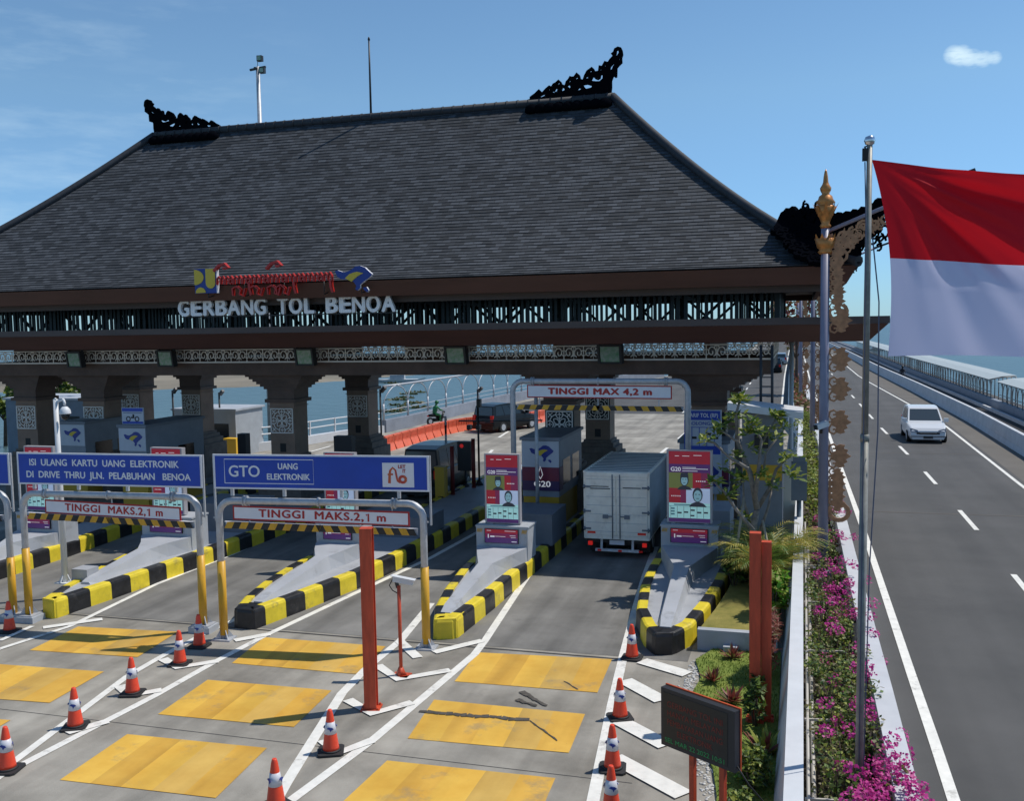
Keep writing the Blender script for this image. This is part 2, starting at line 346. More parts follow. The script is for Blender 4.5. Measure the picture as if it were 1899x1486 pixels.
mb = MB(); S = 20000; mb.quad((-S, -200, -3), (S, -200, -3), (S, S, -3), (-S, S, -3)); struct(mb, 'sea', SEAM)
def curve(px):
    pts = sorted([(p.y, p.x) for p in (g(*q) for q in px)])
    ys = [p[0] for p in pts]; xs = [p[1] for p in pts]
    def f(y):
        if y <= ys[0]: return xs[0]
        if y >= ys[-1]:
            k = (xs[-1]-xs[-2])/(ys[-1]-ys[-2]); return xs[-1]+k*(y-ys[-1])
        i = max(j for j in range(len(ys)) if ys[j] <= y); i = min(i, len(ys)-2)
        t = (y-ys[i])/(ys[i+1]-ys[i]); return xs[i]+t*(xs[i+1]-xs[i])
    return f
fL = curve([(1770, 1486), (1686, 1240), (1600, 980), (1523, 767), (1500, 697), (1489.5, 655), (1485, 630)])
fD = curve([(1800, 970), (1710, 870), (1630, 790), (1592, 747), (1545, 697), (1512, 655), (1493, 628)])
fR = curve([(1899, 905), (1740, 780), (1595, 700), (1559, 670), (1520, 643), (1498, 625)])
fJ = curve([(1899, 848), (1800, 786), (1700, 731), (1620, 690), (1560, 655), (1518, 634), (1500, 623)])
YS = [-3, 0, 3, 6, 9, 12, 15, 18, 22, 26, 30, 35, 40, 45, 50, 55, 60, 66, 73, 80, 90, 100, 112, 125, 140, 155, 170, 190, 215, 245, 280, 330, 400, 500]
def strip(mb, fa, fb, z, ys=YS, m=0):
    for a, b in zip(ys[:-1], ys[1:]):
        mb.quad((fa(a), a, z), (fb(a), a, z), (fb(b), b, z), (fa(b), b, z), m)
    return mb
def wall(mb, fa, fb, z0, z1, ys=YS, m=0, fat=None, fbt=None):
    """long wall between two plan curves, battered when top curves are given"""
    fat = fat or fa; fbt = fbt or fb; P = []
    for y in ys: P += [(fa(y), y, z0), (fb(y), y, z0), (fbt(y), y, z1), (fat(y), y, z1)]
    fs = []
    for i in range(len(ys)-1):
        k = i*4
        for a, b in ((0, 1), (1, 2), (2, 3), (3, 0)): fs.append((k+a, k+4+a, k+4+b, k+b))
    e = (len(ys)-1)*4; fs += [(0, 1, 2, 3), (e, e+3, e+2, e+1)]
    return mb.add(P, fs, m)
off = lambda f, d: (lambda y: f(y)+d)
fLb = [(-3, -46), (30, -46), (38, -36), (41, -28.5), (45, -26.4), (50, -25.2), (53, -23.9), (66, -23.3), (75, -22.7), (95, -20.2), (110, -15.5), (130, -12), (170, -10.5), (500, -14)]
def fleft(y):
    for (a, xa), (b, xb) in zip(fLb[:-1], fLb[1:]):
        if a <= y <= b: return xa+(xb-xa)*(y-a)/(b-a)
    return fLb[-1][1]
fmed = lambda y: -.12 if y < 60 else fL(y)-1.9
# plaza: one concrete slab on the causeway, its landward part reaching behind the gate
mb = MB(); strip(mb, fleft, fmed, 0.0)
wall(mb, lambda y: fleft(y)-.01, fleft, -3.5, -.005, m=1); struct(mb, 'plaza', [CONC, SLABM])
mb = MB(); strip(mb, fmed, off(fL, -.92), -.25); struct(mb, 'median_strip', mat('median_soil', (.045, .036, .026), .95, var=.5, vscale=5, bump=.6, bscale=25))
mb = MB(); strip(mb, off(fL, -.92), off(fJ, 5.6), 0.0); wall(mb, off(fJ, 5.6), off(fJ, 5.65), -3.5, -.005, m=1)
strip(mb, off(fR, .25), fJ, .004, m=2)
for y in (33.2, 47.9, 84): mb.quad((fL(y), y, .006), (fJ(y), y+.2, .006), (fJ(y), y+.28, .006), (fL(y), y+.08, .006), 2)
struct(mb, 'highway', [ASPH, SLABM, ASPHR])
mb = MB(); strip(mb, off(fJ, .5), off(fJ, 2.55), .006, [y for y in YS if y >= 30]); struct(mb, 'motorcycle_lane', mat('shaded_black_asphalt', (.012, .012, .013), .9, var=.3, vscale=1))  # newer black asphalt, its colour also holding the shadow of the lane roof
mb = MB(); ys2 = [66]+[y for y in YS if y > 66]
strip(mb, off(fleft, 1.2), off(fmed, -.1), .004, ys2); struct(mb, 'toll_road', ASPH)
# lane surfacing between the islands, cut by the joint in front of the noses
mb = MB(); mb.quad((-24.5, 17.5, .004), (-2.0, 17.7, .004), (-2.0, 42, .004), (-24.5, 42, .004)); struct(mb, 'lane_pavement', LANEM)
mb = MB(); mb.quad((-24.5, 17.42, .007), (-2.9, 17.52, .007), (-2.9, 17.57, .007), (-24.5, 17.47, .007))
for y in (9.2, 12.6):                                                # contraction joints of the plaza slab
    mb.quad((-30, y, .003), (-2.2, y+.12, .003), (-2.2, y+.135, .003), (-30, y+.015, .003))
for y in (52.5, 56.6, 60.4):
    mb.quad((-23, y, .003), (-.4, y, .003), (-.4, y+.05, .003), (-23, y+.05, .003))
struct(mb, 'pavement_joints', mat('joint_sealant', (.04, .04, .04), .8))
# ---- painted markings
def pline(mb, px, wd, z=.010, wd2=None):
    pts = [g(*q) for q in px]; P = []
    for i, p in enumerate(pts):
        d = (pts[min(i+1, len(pts)-1)]-pts[max(i-1, 0)]).normalized(); n = Vector((-d.y, d.x, 0)); ww = wd if wd2 is None else wd+(wd2-wd)*i/(len(pts)-1)
        P.append((p+n*ww/2, p-n*ww/2))
    for (a, b), (c, d) in zip(P[:-1], P[1:]):
        mb.quad(a+Z_*z, b+Z_*z, d+Z_*z, c+Z_*z)
mb = MB()
pline(mb, [(490, 1530), (540, 1486), (690, 1375), (880, 1215), (899, 1190), (985, 1060), (1084, 973), (1100, 955)], .16)
pline(mb, [(1085, 1560), (1100, 1486), (1135, 1310), (1155, 1222), (1176, 1140), (1196, 1070), (1216, 1015)], .17)
pline(mb, [(-60, 1485), (0, 1441), (287, 1292), (402, 1227), (490, 1181), (640, 1110), (800, 1035), (900, 980)], .15)
pline(mb, [(-30, 1449), (28, 1413), (236, 1256), (298, 1220), (372, 1180), (470, 1135)], .14, .0125)
pline(mb, [(505, 1500), (531, 1454), (634, 1288), (678, 1243), (742, 1190), (800, 1120)], .17, .0125)
pline(mb, [(-80, 1240), (0, 1205), (130, 1163), (290, 1085), (430, 1030), (520, 990)], .13, .0150)
pline(mb, [(0, 1190), (60, 1163)], .12, .0175)
for q in (((740, 1190), (775, 1222)), ((700, 1236), (738, 1262), (835, 1245)), ((645, 1300), (690, 1326), (765, 1305)), ((805, 1212), (870, 1196), (895, 1190)),
          ((600, 1375), (625, 1400), (690, 1376)), ((302, 1224), (330, 1240), (405, 1228)), ((222, 1274), (240, 1292), (300, 1282)), ((122, 1352), (130, 1360), (200, 1340)),
          ((80, 1166), (190, 1150)), ((435, 1190), (500, 1178))):
    pline(mb, q, .20, .0200)
for q in (((1190, 1228), (1275, 1253)), ((1158, 1264), (1228, 1302)), ((1150, 1340), (1236, 1386)), ((1138, 1408), (1268, 1478))): pline(mb, q, .32, .0225)
def dashes(mb, f, y0, y1, l, gap, wd, z=.010):
    y = y0
    while y < y1:
        mb.quad((f(y)-wd/2, y, z), (f(y)+wd/2, y, z), (f(y+l)+wd/2, y+l, z), (f(y+l)-wd/2, y+l, z)); y += l+gap
strip(mb, off(fL, -.08), off(fL, .08), .010, [y for y in YS if y < 330])
strip(mb, off(fR, -.07), off(fR, .07), .012, [y for y in YS if y < 330])
dashes(mb, fD, 22.6, 260, 3.1, 5.2, .14)
strip(mb, lambda y: fmed(y)-.75, lambda y: fmed(y)-.6, .012, ys2)
dashes(mb, lambda y: fmed(y)-3.9, 67, 240, 3, 4.6, .13, .012); dashes(mb, lambda y: fmed(y)-7.2, 67, 240, 3, 4.6, .13, .012)
for a, b in (((1215, 850), (1290, 788)), ((1085, 760+8), (1200, 718)), ((900, 850), (925, 822)), ((560, 843), (660, 815)), ((925, 812), (960, 790))):
    pa, pb = g(*a), g(*b); k = max(1, int((pb-pa).length/6))
    for i in range(k):
        p = pa.lerp(pb, i/k); q = pa.lerp(pb, (i+.5)/k); n = Vector((-(q-p).y, (q-p).x, 0)).normalized()*.08
        mb.quad(p+n+Z_*.0145, p-n+Z_*.0145, q-n+Z_*.0145, q+n+Z_*.0145)
struct(mb, 'road_markings', LINEW)
mb = MB()
for q in ([(885, 1211), (1135, 1224), (1108, 1286), (843, 1265)], [(805, 1299), (1085, 1326), (1055, 1398), (756, 1371)], [(718, 1412), (1030, 1445), (980, 1560), (575, 1545)],
          [(490, 1183), (715, 1200), (665, 1252), (430, 1231)], [(385, 1262), (615, 1282), (545, 1350), (293, 1326)], [(236, 1363), (495, 1389), (400, 1482), (111, 1448)],
          [(145, 1163), (330, 1173), (255, 1220), (55, 1207)], [(-70, 1228), (193, 1247), (92, 1305), (-180, 1285)], [(-90, 1330), (20, 1337), (-90, 1400), (-200, 1390)]):
    P = [g(*p) for p in q]; N = 5
    for i in range(N):                                               # laid in parallel passes
        a = P[0].lerp(P[1], i/N); b = P[0].lerp(P[1], (i+1)/N); c = P[3].lerp(P[2], (i+1)/N); d = P[3].lerp(P[2], i/N)
        mb.quad(d+Z_*(.006+.0006*i), c+Z_*(.006+.0006*i), b+Z_*(.006+.0006*i), a+Z_*(.006+.0006*i), (0, 1, 0, 2, 1)[i])
struct(mb, 'rumble_paint', [YELR, YELR2, YELR3])
mb = MB()                                                            # patched crack across a yellow band
def blotch(px, wd, z):
    pts = [g(*p) for p in px]; n = len(pts)
    for i in range(n-1):
        a, b = pts[i], pts[i+1]; d = (b-a).normalized(); q = Vector((-d.y, d.x, 0)); wa, wb = wd*random.uniform(.5, 1.3), wd*random.uniform(.5, 1.3)
        mb.quad(a+q*wa/2+Z_*z, a-q*wa/2+Z_*z, b-q*wb/2+Z_*z, b+q*wb/2+Z_*z)
def jag(a, b, n, e): return [(a[0]+(b[0]-a[0])*i/n+random.uniform(-e, e), a[1]+(b[1]-a[1])*i/n+random.uniform(-e, e)) for i in range(n+1)]
blotch(jag((778, 1322), (982, 1338), 16, 1.5), .12, .0165); blotch(jag((982, 1338), (1034, 1376), 8, .8), .03, .0175)
blotch(jag((968, 1285), (1014, 1312), 7, 1.2), .10, .0165); blotch(jag((960, 1300), (996, 1312), 5, 1.2), .09, .0175); blotch(jag((1046, 1265), (1072, 1281), 5, .5), .025, .0165)
struct(mb, 'sealed_cracks', mat('crack_sealant', (.075, .066, .055), .9, var=.3, vscale=8))
# ---- far shore and the gardens
SAND = mat('shore_sand', (.25, .215, .16), .95, col2=(.13, .115, .085), vscale=.05, detail=8)
mb = MB(); sh = [aty(x, y, 1) for x, y in ((-300, 720), (60, 716), (200, 712), (330, 722), (380, 735), (480, 727), (620, 712), (760, 704), (860, 697), (900, 693))]
A = [g(x, y, -2.9) for x, y in ((-500, 740), (-60, 735), (200, 733), (320, 727), (420, 724), (520, 719), (620, 711), (700, 703), (780, 697), (850, 690), (930, 686))]
B = [g(x, y, -2.9) for x, y in ((-500, 690), (-60, 686), (200, 686), (320, 686), (420, 685), (520, 684), (620, 680), (700, 678), (780, 676), (850, 674), (930, 673))]
for i in range(len(A)-1): mb.add([A[i]+Z_*-.3, A[i+1]+Z_*-.3, B[i+1]+Z_*1.6, B[i]+Z_*1.6], [(0, 1, 2, 3)])
struct(mb, 'far_shore', SAND)
LAWN2 = mat('planter_grass', (.17, .16, .03), .95, col2=(.30, .25, .06), vscale=3, detail=8, bump=.8, bscale=60)
LAWN = mat('lawn_base', (.11, .17, .022), .95, col2=(.22, .26, .045), vscale=3, detail=8, bump=.8, bscale=60)
GRASSM = leafmat('grass_blade', (.10, .18, .018), (.20, .26, .04))
lawn_poly = [g(*q) for q in [(1290, 1228), (1330, 1204), (1372, 1203), (1420, 1203), (1448, 1215), (1440, 1486), (1436, 1580), (1300, 1580), (1330, 1486), (1322, 1430), (1300, 1385), (1280, 1340), (1278, 1300), (1300, 1262)]]
mb = MB(); mb.prism([(p.x, p.y) for p in lawn_poly], -.02, .05); struct(mb, 'lawn', LAWN)
def inside(p, poly):
    c = False; n = len(poly)
    for i in range(n):
        a, b = poly[i], poly[i-1]
        if (a.y > p[1]) != (b.y > p[1]) and p[0] < (b.x-a.x)*(p[1]-a.y)/(b.y-a.y)+a.x: c = not c
    return c
mb = MB(); xs = [p.x for p in lawn_poly]; ysl = [p.y for p in lawn_poly]; k = 0
while k < 5200:
    p = (random.uniform(min(xs), max(xs)), random.uniform(min(ysl), max(ysl)))
    if not inside(p, lawn_poly): continue
    k += 1; h = random.uniform(.025, .06); a = random.uniform(0, 6.28); dx, dy = .008*math.cos(a), .008*math.sin(a); lx, ly = random.uniform(-.02, .02), random.uniform(-.02, .02)
    mb.add([(p[0]-dx, p[1]-dy, .048), (p[0]+dx, p[1]+dy, .048), (p[0]+lx, p[1]+ly, .048+h)], [(0, 1, 2)])
stuff(mb, 'grass', GRASSM, 'short green lawn grass of the garden beside the dark display board', 'grass')
mb = MB()                                                            # pebble edging between lawn and pavement
edge = [g(*q) for q in [(1296, 1232), (1283, 1262), (1268, 1290), (1270, 1320), (1286, 1352), (1300, 1385), (1312, 1425), (1318, 1486), (1300, 1560)]]
for i in range(len(edge)-1):
    for _ in range(70):
        p = edge[i].lerp(edge[i+1], random.random())+Vector((random.gauss(-.02, .07), random.gauss(0, .06), 0)); r = random.uniform(.014, .032)
        mb.lathe([(r*.55, -.01), (r, r*.2), (r*.8, r*.55), (r*.3, r*.75)], 6, (p.x, p.y, 0))
stuff(mb, 'pebbles', mat('white_pebble', (.50, .49, .46), .8, var=.35, vscale=30), 'white pebbles edging the curved lawn by the pavement', 'pebbles')
# ---- long walls and barriers of the carriageways
def fWl(y): return (-.38 if y < 60 else fL(y)-2.2)
ysw = [y for y in YS if y <= 245]
mb = MB(); wall(mb, fWl, off(fWl, .40), -.25, .95, ysw, fat=off(fWl, .22), fbt=off(fWl, .39)); wall(mb, off(fWl, .205), off(fWl, .42), .953, 1.03, ysw)
one(mb, 'parapet_wall', WHITE, 'long white parapet wall with a flat top between the garden and the flower bed', 'wall', (-.2, 12, -.25))
BARW = mat('barrier_concrete', (.46, .47, .49), .75, col2=(.56, .57, .59), vscale=1.2, detail=8)
mb = MB(); wall(mb, off(fL, -.90), off(fL, -.50), 0, .8, ysw, fat=off(fL, -.88), fbt=off(fL, -.60))
one(mb, 'median_barrier', BARW, 'pale concrete barrier beside the flowering bougainvillea along the highway edge', 'barrier', (1.4, 12, 0))
T = thing('motorcycle_lane_barrier', 'long pale concrete barrier right of the white van dividing highway from motorcycle lane', 'barrier', (fJ(40), 40, 0), world=True)
ysj = [y for y in YS if 30 <= y <= 280]; mb = MB()
for a, b in zip(ysj[:-1], ysj[1:]):
    k = max(1, int((b-a)/3)); 
    for i in range(k):
        y0 = a+(b-a)*i/k; y1 = a+(b-a)*(i+1)/k-.03
        if y0 > 150: y1 += .03
        wall(mb, fJ, off(fJ, .48), 0, .25, [y0, y1], fat=off(fJ, .08), fbt=off(fJ, .40)); wall(mb, off(fJ, .083), off(fJ, .397), .252, .86, [y0, y1], fat=off(fJ, .15), fbt=off(fJ, .33))
mb.build('barrier_blocks', BARW, T)
# ================================================================== THE GATE BUILDING
# gate coordinates scaled about the camera eye: nearer and smaller, same outline in view
XF[0] = (.85, .945); GZ = -.945/.85
SHING = mat('roof_shingle', (.07, .07, .07), .85)
def shingle(m):
    n = m.node_tree; b = n.nodes['Principled BSDF']; uv = n.nodes.new('ShaderNodeTexCoord')
    br = n.nodes.new('ShaderNodeTexBrick'); br.inputs['Scale'].default_value = 1.0; br.inputs['Brick Width'].default_value = .34; br.inputs['Row Height'].default_value = .20
    br.inputs['Mortar Size'].default_value = .010; br.inputs['Mortar Smooth'].default_value = .3; br.inputs['Bias'].default_value = 0
    br.inputs['Color1'].default_value = (.014, .017, .021, 1); br.inputs['Color2'].default_value = (.060, .067, .078, 1); br.inputs['Mortar'].default_value = (.018, .018, .02, 1)
    nz0 = n.nodes.new('ShaderNodeTexNoise'); nz0.inputs['Scale'].default_value = 2.5; nz0.inputs['Detail'].default_value = 3
    ad = n.nodes.new('ShaderNodeVectorMath'); ad.operation = 'MULTIPLY_ADD'; ad.inputs[1].default_value = (.16, .0, 0)
    n.links.new(uv.outputs['UV'], nz0.inputs['Vector']); n.links.new(nz0.outputs['Color'], ad.inputs[0]); n.links.new(uv.outputs['UV'], ad.inputs[2])
    n.links.new(ad.outputs[0], br.inputs['Vector'])
    nz = n.nodes.new('ShaderNodeTexNoise'); nz.inputs['Scale'].default_value = .45; nz.inputs['Detail'].default_value = 8
    n.links.new(uv.outputs['UV'], nz.inputs['Vector'])
    mr = n.nodes.new('ShaderNodeMapRange'); mr.inputs[1].default_value = .3; mr.inputs[2].default_value = .7; mr.inputs[3].default_value = .84; mr.inputs[4].default_value = 1.14
    n.links.new(nz.outputs[0], mr.inputs[0])
    mp = n.nodes.new('ShaderNodeMapping'); mp.inputs['Scale'].default_value = (2.6, 5.0, 1); n.links.new(uv.outputs['UV'], mp.inputs[0])
    nf = n.nodes.new('ShaderNodeTexNoise'); nf.inputs['Scale'].default_value = 1.6; nf.inputs['Detail'].default_value = 5; n.links.new(mp.outputs[0], nf.inputs['Vector'])
    mf = n.nodes.new('ShaderNodeMapRange'); mf.inputs[1].default_value = .25; mf.inputs[2].default_value = .75; mf.inputs[3].default_value = .72; mf.inputs[4].default_value = 1.28; n.links.new(nf.outputs[0], mf.inputs[0])
    m2 = n.nodes.new('ShaderNodeMath'); m2.operation = 'MULTIPLY'; n.links.new(mr.outputs[0], m2.inputs[0]); n.links.new(mf.outputs[0], m2.inputs[1])
    mu = n.nodes.new('ShaderNodeMixRGB'); mu.blend_type = 'MULTIPLY'; mu.inputs[0].default_value = 1
    n.links.new(br.outputs['Color'], mu.inputs[1]); n.links.new(m2.outputs[0], mu.inputs[2]); n.links.new(mu.outputs[0], b.inputs['Base Color'])
    sx = n.nodes.new('ShaderNodeSeparateXYZ'); n.links.new(ad.outputs[0], sx.inputs[0])
    dv = n.nodes.new('ShaderNodeMath'); dv.operation = 'DIVIDE'; dv.inputs[1].default_value = .20; n.links.new(sx.outputs[1], dv.inputs[0])
    fr = n.nodes.new('ShaderNodeMath'); fr.operation = 'FRACT'; n.links.new(dv.outputs[0], fr.inputs[0])
    su = n.nodes.new('ShaderNodeMath'); su.operation = 'SUBTRACT'; su.inputs[0].default_value = 1; n.links.new(fr.outputs[0], su.inputs[1])
    bp = n.nodes.new('ShaderNodeBump'); bp.inputs['Strength'].default_value = .25; bp.inputs['Distance'].default_value = .02
    n.links.new(su.outputs[0], bp.inputs['Height']); n.links.new(bp.outputs[0], b.inputs['Normal'])
shingle(SHING)
RIDGET = mat('ridge_tile', (.028, .030, .036), .7, var=.25, vscale=6)
XL, XR, YE0, YE1, ZE = -37.0, 1.55, 30.0, 47.0, 7.86           # eaves
RXL, RXR, RY, ZR = -28.3, -7.2, 38.5, 15.08                    # ridge
PW = 1.28
rz_ = lambda s: ZE+(ZR-ZE)*s**PW
B = thing('toll_gate_building', 'wide toll gate building with dark shingled hip roof, brown fascias and stone columns', 'building', (-17.7, 38.5, GZ), world=True)
def roofmesh():
    """four slopes laid in courses of shingles, every course overlapping the one below"""
    mb = MB(); mb.uv = []; rnd = random.Random(2); ROW = .20
    def side(cs0, cs1, r0, r1, horiz, inward):
        n = 400; tab = [(0.0, 0.0)]; acc = 0; lp = None
        for i in range(n+1):
            s = i/n; q = Vector((cs0[1 if horiz else 0]+(r0[1 if horiz else 0]-cs0[1 if horiz else 0])*s, rz_(s)))
            if lp is not None: acc += (q-lp).length; tab.append((acc, s))
            lp = q
        def s_at(d):
            lo = max(j for j in range(len(tab)) if tab[j][0] <= d); hi = min(lo+1, n); a, b = tab[lo], tab[hi]
            return a[1] if b[0] == a[0] else a[1]+(b[1]-a[1])*(d-a[0])/(b[0]-a[0])
        rows = int(acc/ROW); NX = 48
        for k in range(rows+1):
            sa, sb = s_at(k*ROW), s_at(min((k+1)*ROW, acc)); base = len(mb.v); jit = [rnd.uniform(-.007, .007) for _ in range(NX+1)]
            for s, lift, vv in ((sa, -.004, k*ROW+.002), (sa, .026, k*ROW+.003), (sb, .002, (k+1)*ROW-.003)):
                A = Vector((cs0[0]+(r0[0]-cs0[0])*s, cs0[1]+(r0[1]-cs0[1])*s, 0)); Bq = Vector((cs1[0]+(r1[0]-cs1[0])*s, cs1[1]+(r1[1]-cs1[1])*s, 0))
                for i in range(NX+1):
                    p = A.lerp(Bq, i/NX); mb.v.append(Vector((p.x, p.y, rz_(s)+lift+(jit[i] if lift > .01 else 0)))); mb.uv.append(((p.x if horiz else p.y)+60, vv))
            m = NX+1
            for r in range(2):
                for i in range(NX): mb.f.append([base+r*m+i, base+r*m+i+1, base+(r+1)*m+i+1, base+(r+1)*m+i]); mb.m.append(0); mb.sm.append(False)
    side((XL, YE0), (XR, YE0), (RXL, RY), (RXR, RY), True, 1)
    side((XR, YE0), (XR, YE1), (RXR, RY), (RXR, RY+.01), False, 1)
    side((XR, YE1), (XL, YE1), (RXR, RY+.01), (RXL, RY+.01), True, 1)
    side((XL, YE1), (XL, YE0), (RXL, RY+.01), (RXL, RY), False, 1)
    return mb
roof = roofmesh().build('roof', SHING, B)
def sub(mb, name, mats, part): return mb.build(name, mats, part, ORG[B.name])
mb = MB()                                                           # ridge and hip tiles, slightly proud
mb.tube([(RXL, RY, ZR+.05), (RXR, RY, ZR+.05)], .18, 8)
for k in range(46):
    x = RXL+.2+(RXR-RXL-.4)*k/45; mb.tube([(x-.03, RY, ZR+.05), (x+.03, RY, ZR+.05)], .20, 8)
sub(mb, 'ridge_cap', RIDGET, roof)
for (cx, cy, rx) in ((XR, YE0, RXR), (XL, YE0, RXL), (XR, YE1, RXR), (XL, YE1, RXL)):
    mb = MB(); P = [(cx+(rx-cx)*s, cy+(RY-cy)*s, rz_(s)+.07) for s in [i/24 for i in range(25)]]
    mb.tube(P, .17, 8); sub(mb, 'hip_cap', RIDGET, roof)
# fascias: outer board, lower board set back, soffit
def ringbox(mb, x0, x1, y0, y1, z0, z1, t, m=0, tap=0.0):
    """rectangular ring of boards of thickness t; tap leans the outer face inwards towards the bottom"""
    q = tap
    o0 = [(x0+q, y0+q, z0), (x1-q, y0+q, z0), (x1-q, y1-q, z0), (x0+q, y1-q, z0)]; o1 = [(x0, y0, z1), (x1, y0, z1), (x1, y1, z1), (x0, y1, z1)]
    i0 = [(x0+q+t, y0+q+t, z0), (x1-q-t, y0+q+t, z0), (x1-q-t, y1-q-t, z0), (x0+q+t, y1-q-t, z0)]; i1 = [(x0+t, y0+t, z1), (x1-t, y0+t, z1), (x1-t, y1-t, z1), (x0+t, y1-t, z1)]
    fs = []
    for a in range(4):
        b = (a+1) % 4; fs += [(a, b, 4+b, 4+a), (8+b, 8+a, 12+a, 12+b), (4+a, 4+b, 12+b, 12+a), (b, a, 8+a, 8+b)]
    mb.add(o0+o1+i0+i1, fs, m)
mb = MB(); ringbox(mb, XL+.02, XR-.02, YE0+.02, YE1-.02, 7.32, ZE-.03, .2, tap=.30); mb.build('fascia', BROWN, B)
mb = MB(); ringbox(mb, XL+1.0, XR-1.0, YE0+1.0, YE1-1.0, 7.12, 7.36, .15); mb.build('inner_fascia', BROWN2, B)
mb = MB(); mb.box(XL+.36, XR-.36, YE0+.36, YE1-.36, 7.40, 7.46); mb.build('soffit', DKBROWN, B)
# lower canopy
mb = MB(); ringbox(mb, -38.0, 2.42, 30.5, 46.5, 5.6, 6.13, .25, tap=.52); mb.build('canopy_fascia', BROWN, B)
mb = MB(); ringbox(mb, -38.03, 2.45, 30.47, 46.53, 6.135, 6.35, .3); mb.build('canopy_edge_board', BROWN2, B)
mb = MB(); mb.box(-37.2, 1.6, 31.3, 45.7, 5.70, 5.78); mb.box(-37.6, 2.0, 30.9, 46.1, 6.0, 6.08); mb.build('canopy_deck', DKBROWN, B)
# slatted storey between the two roofs
SX0, SX1, SY0, SY1 = -35.2, -.8, 33.0, 44.0
SLAT = mat('slat_metal', (.020, .026, .030), .45, .2)
def slats(y, dense):
    mb = MB(); x = SX0; 
    while x < SX1:
        wd = random.choice((.07, .09, .12)); mb.box(x, x+wd, y, y+.06, 6.09, 7.39); x += wd+random.choice((.07, .09, .14))*dense
    mb.box(SX0, SX1, y-.01, y+.08, 7.16, 7.395); return mb
slats(SY0, 1.0).build('slat_screen', SLAT, B)
slats(SY1, 1.35).build('slat_screen', SLAT, B)
for x in (SX0, SX1): 
    mb = MB()
    for y in [SY0+.5*i for i in range(1, 22)]: mb.box(x-.02, x+.02, y-.05, y+.05, 6.085, 7.385)
    for y in (SY0, SY1): mb.box(x-.09, x+.09, y-.1, y+.16, 6.08, 7.4)
    mb.build('end_screen', SLAT, B)
mb = MB()
for y in (35.2, 41.8):
    x = SX0+.4; k = 0
    mb.bar((SX0, y, 6.2), (SX1, y, 6.2), .16); mb.bar((SX0, y, 7.3), (SX1, y, 7.3), .16)
    while x < SX1-2.4:
        mb.bar((x, y, 6.2), (x+1.2, y, 7.3), .10); mb.bar((x+1.2, y, 7.3), (x+2.4, y, 6.2), .10); x += 2.4
for x in [SX0+2+4.8*i for i in range(7)]:
    mb.bar((x, 33.2, 7.2), (x, 44, 7.2), .14); mb.box(x-.2, x+.2, 37, 37.6, 6.09, 7.38)
mb.build('truss', mat('truss_steel', (.035, .045, .045), .5, .2), B)
# frieze: pierced scroll panels between canopy and beam
def arc(cx, cy, r, a0, a1, n=8): return [(cx+r*math.cos(R_(a0+(a1-a0)*i/n)), cy+r*math.sin(R_(a0+(a1-a0)*i/n))) for i in range(n+1)]
def scroll_panel(mb, O, U, W, wd, ht, t=.03):
    mb.ribbon([(0, 0), (wd, 0)], .06, O, U, W, t); mb.ribbon([(0, ht), (wd, ht)], .04, O, U, W, t*.9)
    mb.ribbon([(0, 0), (0, ht)], .035, O, U, W, t*.8)
    r = wd/4; k = .7
    for cx, sgn in ((wd*.25, 1), (wd*.75, -1)):
        P = [(cx+sgn*r*.95*(1-i/16)*math.cos(R_(-40+i*33)), ht*.52+ht*.42*(1-i/18)*math.sin(R_(-40+i*33))) for i in range(14)]
        mb.ribbon(P, .036, O, U, W, t*k); k -= .07
    P = [(wd*.5+ht*.17*math.cos(R_(a)), ht*.80+ht*.16*math.sin(R_(a))) for a in range(0, 361, 40)]; mb.ribbon(P, .032, O, U, W, t*.5)
    P = [(wd*.5+ht*.20*math.cos(R_(a)), ht*.18+ht*.17*math.sin(R_(a))) for a in range(0, 181, 30)]; mb.ribbon(P, .032, O, U, W, t*.45)
    mb.ribbon([(wd*.5, 0), (wd*.5, ht)], .018, O, U, W, t*.4)
    for cx in (0.0, wd):
        P = [(cx+ht*.18*math.cos(R_(a)), ht*.5+ht*.2*math.sin(R_(a))) for a in range(-90, 91, 30)] if cx == 0 else [(cx-ht*.18*math.cos(R_(a)), ht*.5+ht*.2*math.sin(R_(a))) for a in range(-90, 91, 30)]
        mb.ribbon(P, .03, O, U, W, t*.35)
mb = MB(); x = -36.3
while x < -1.7: scroll_panel(mb, (x, 34.0, 4.97), X_, Z_, .72, .50); x += .72
FX1 = x; mb.build('frieze', LATT, B)
mb = MB(); y = 34.05
while y < 42.4: scroll_panel(mb, (FX1+.05, y, 4.97), Y_, Z_, .72, .50); y += .72
mb.build('side_frieze', LATT, B)
mb = MB(); x = -36.3
while x < -1.7: scroll_panel(mb, (x, 43.0, 4.97), X_, Z_, .72, .50); x += .72
mb.build('rear_frieze', LATT, B)
mb = MB(); mb.box(-36.4, FX1, 34.05, 34.5, 4.44, 4.93); mb.build('front_beam', DKBROWN, B)
mb = MB(); mb.box(-36.4, FX1, 42.5, 42.95, 4.44, 4.93); mb.build('rear_beam', DKBROWN, B)
mb = MB(); mb.box(FX1-.45, FX1-.02, 34.52, 42.48, 4.45, 4.92); mb.box(-36.3, -35.9, 34.52, 42.48, 4.45, 4.92); mb.build('side_beam', DKBROWN, B)
for x in [-33, -29.4, -24.5, -20.3, -14.5, -8.65, -3.2]: mb = MB(); mb.bar((x, 34.52, 5.3), (x, 42.48, 5.3), .2, .5); mb.build('cross_beam', DKBROWN, B)
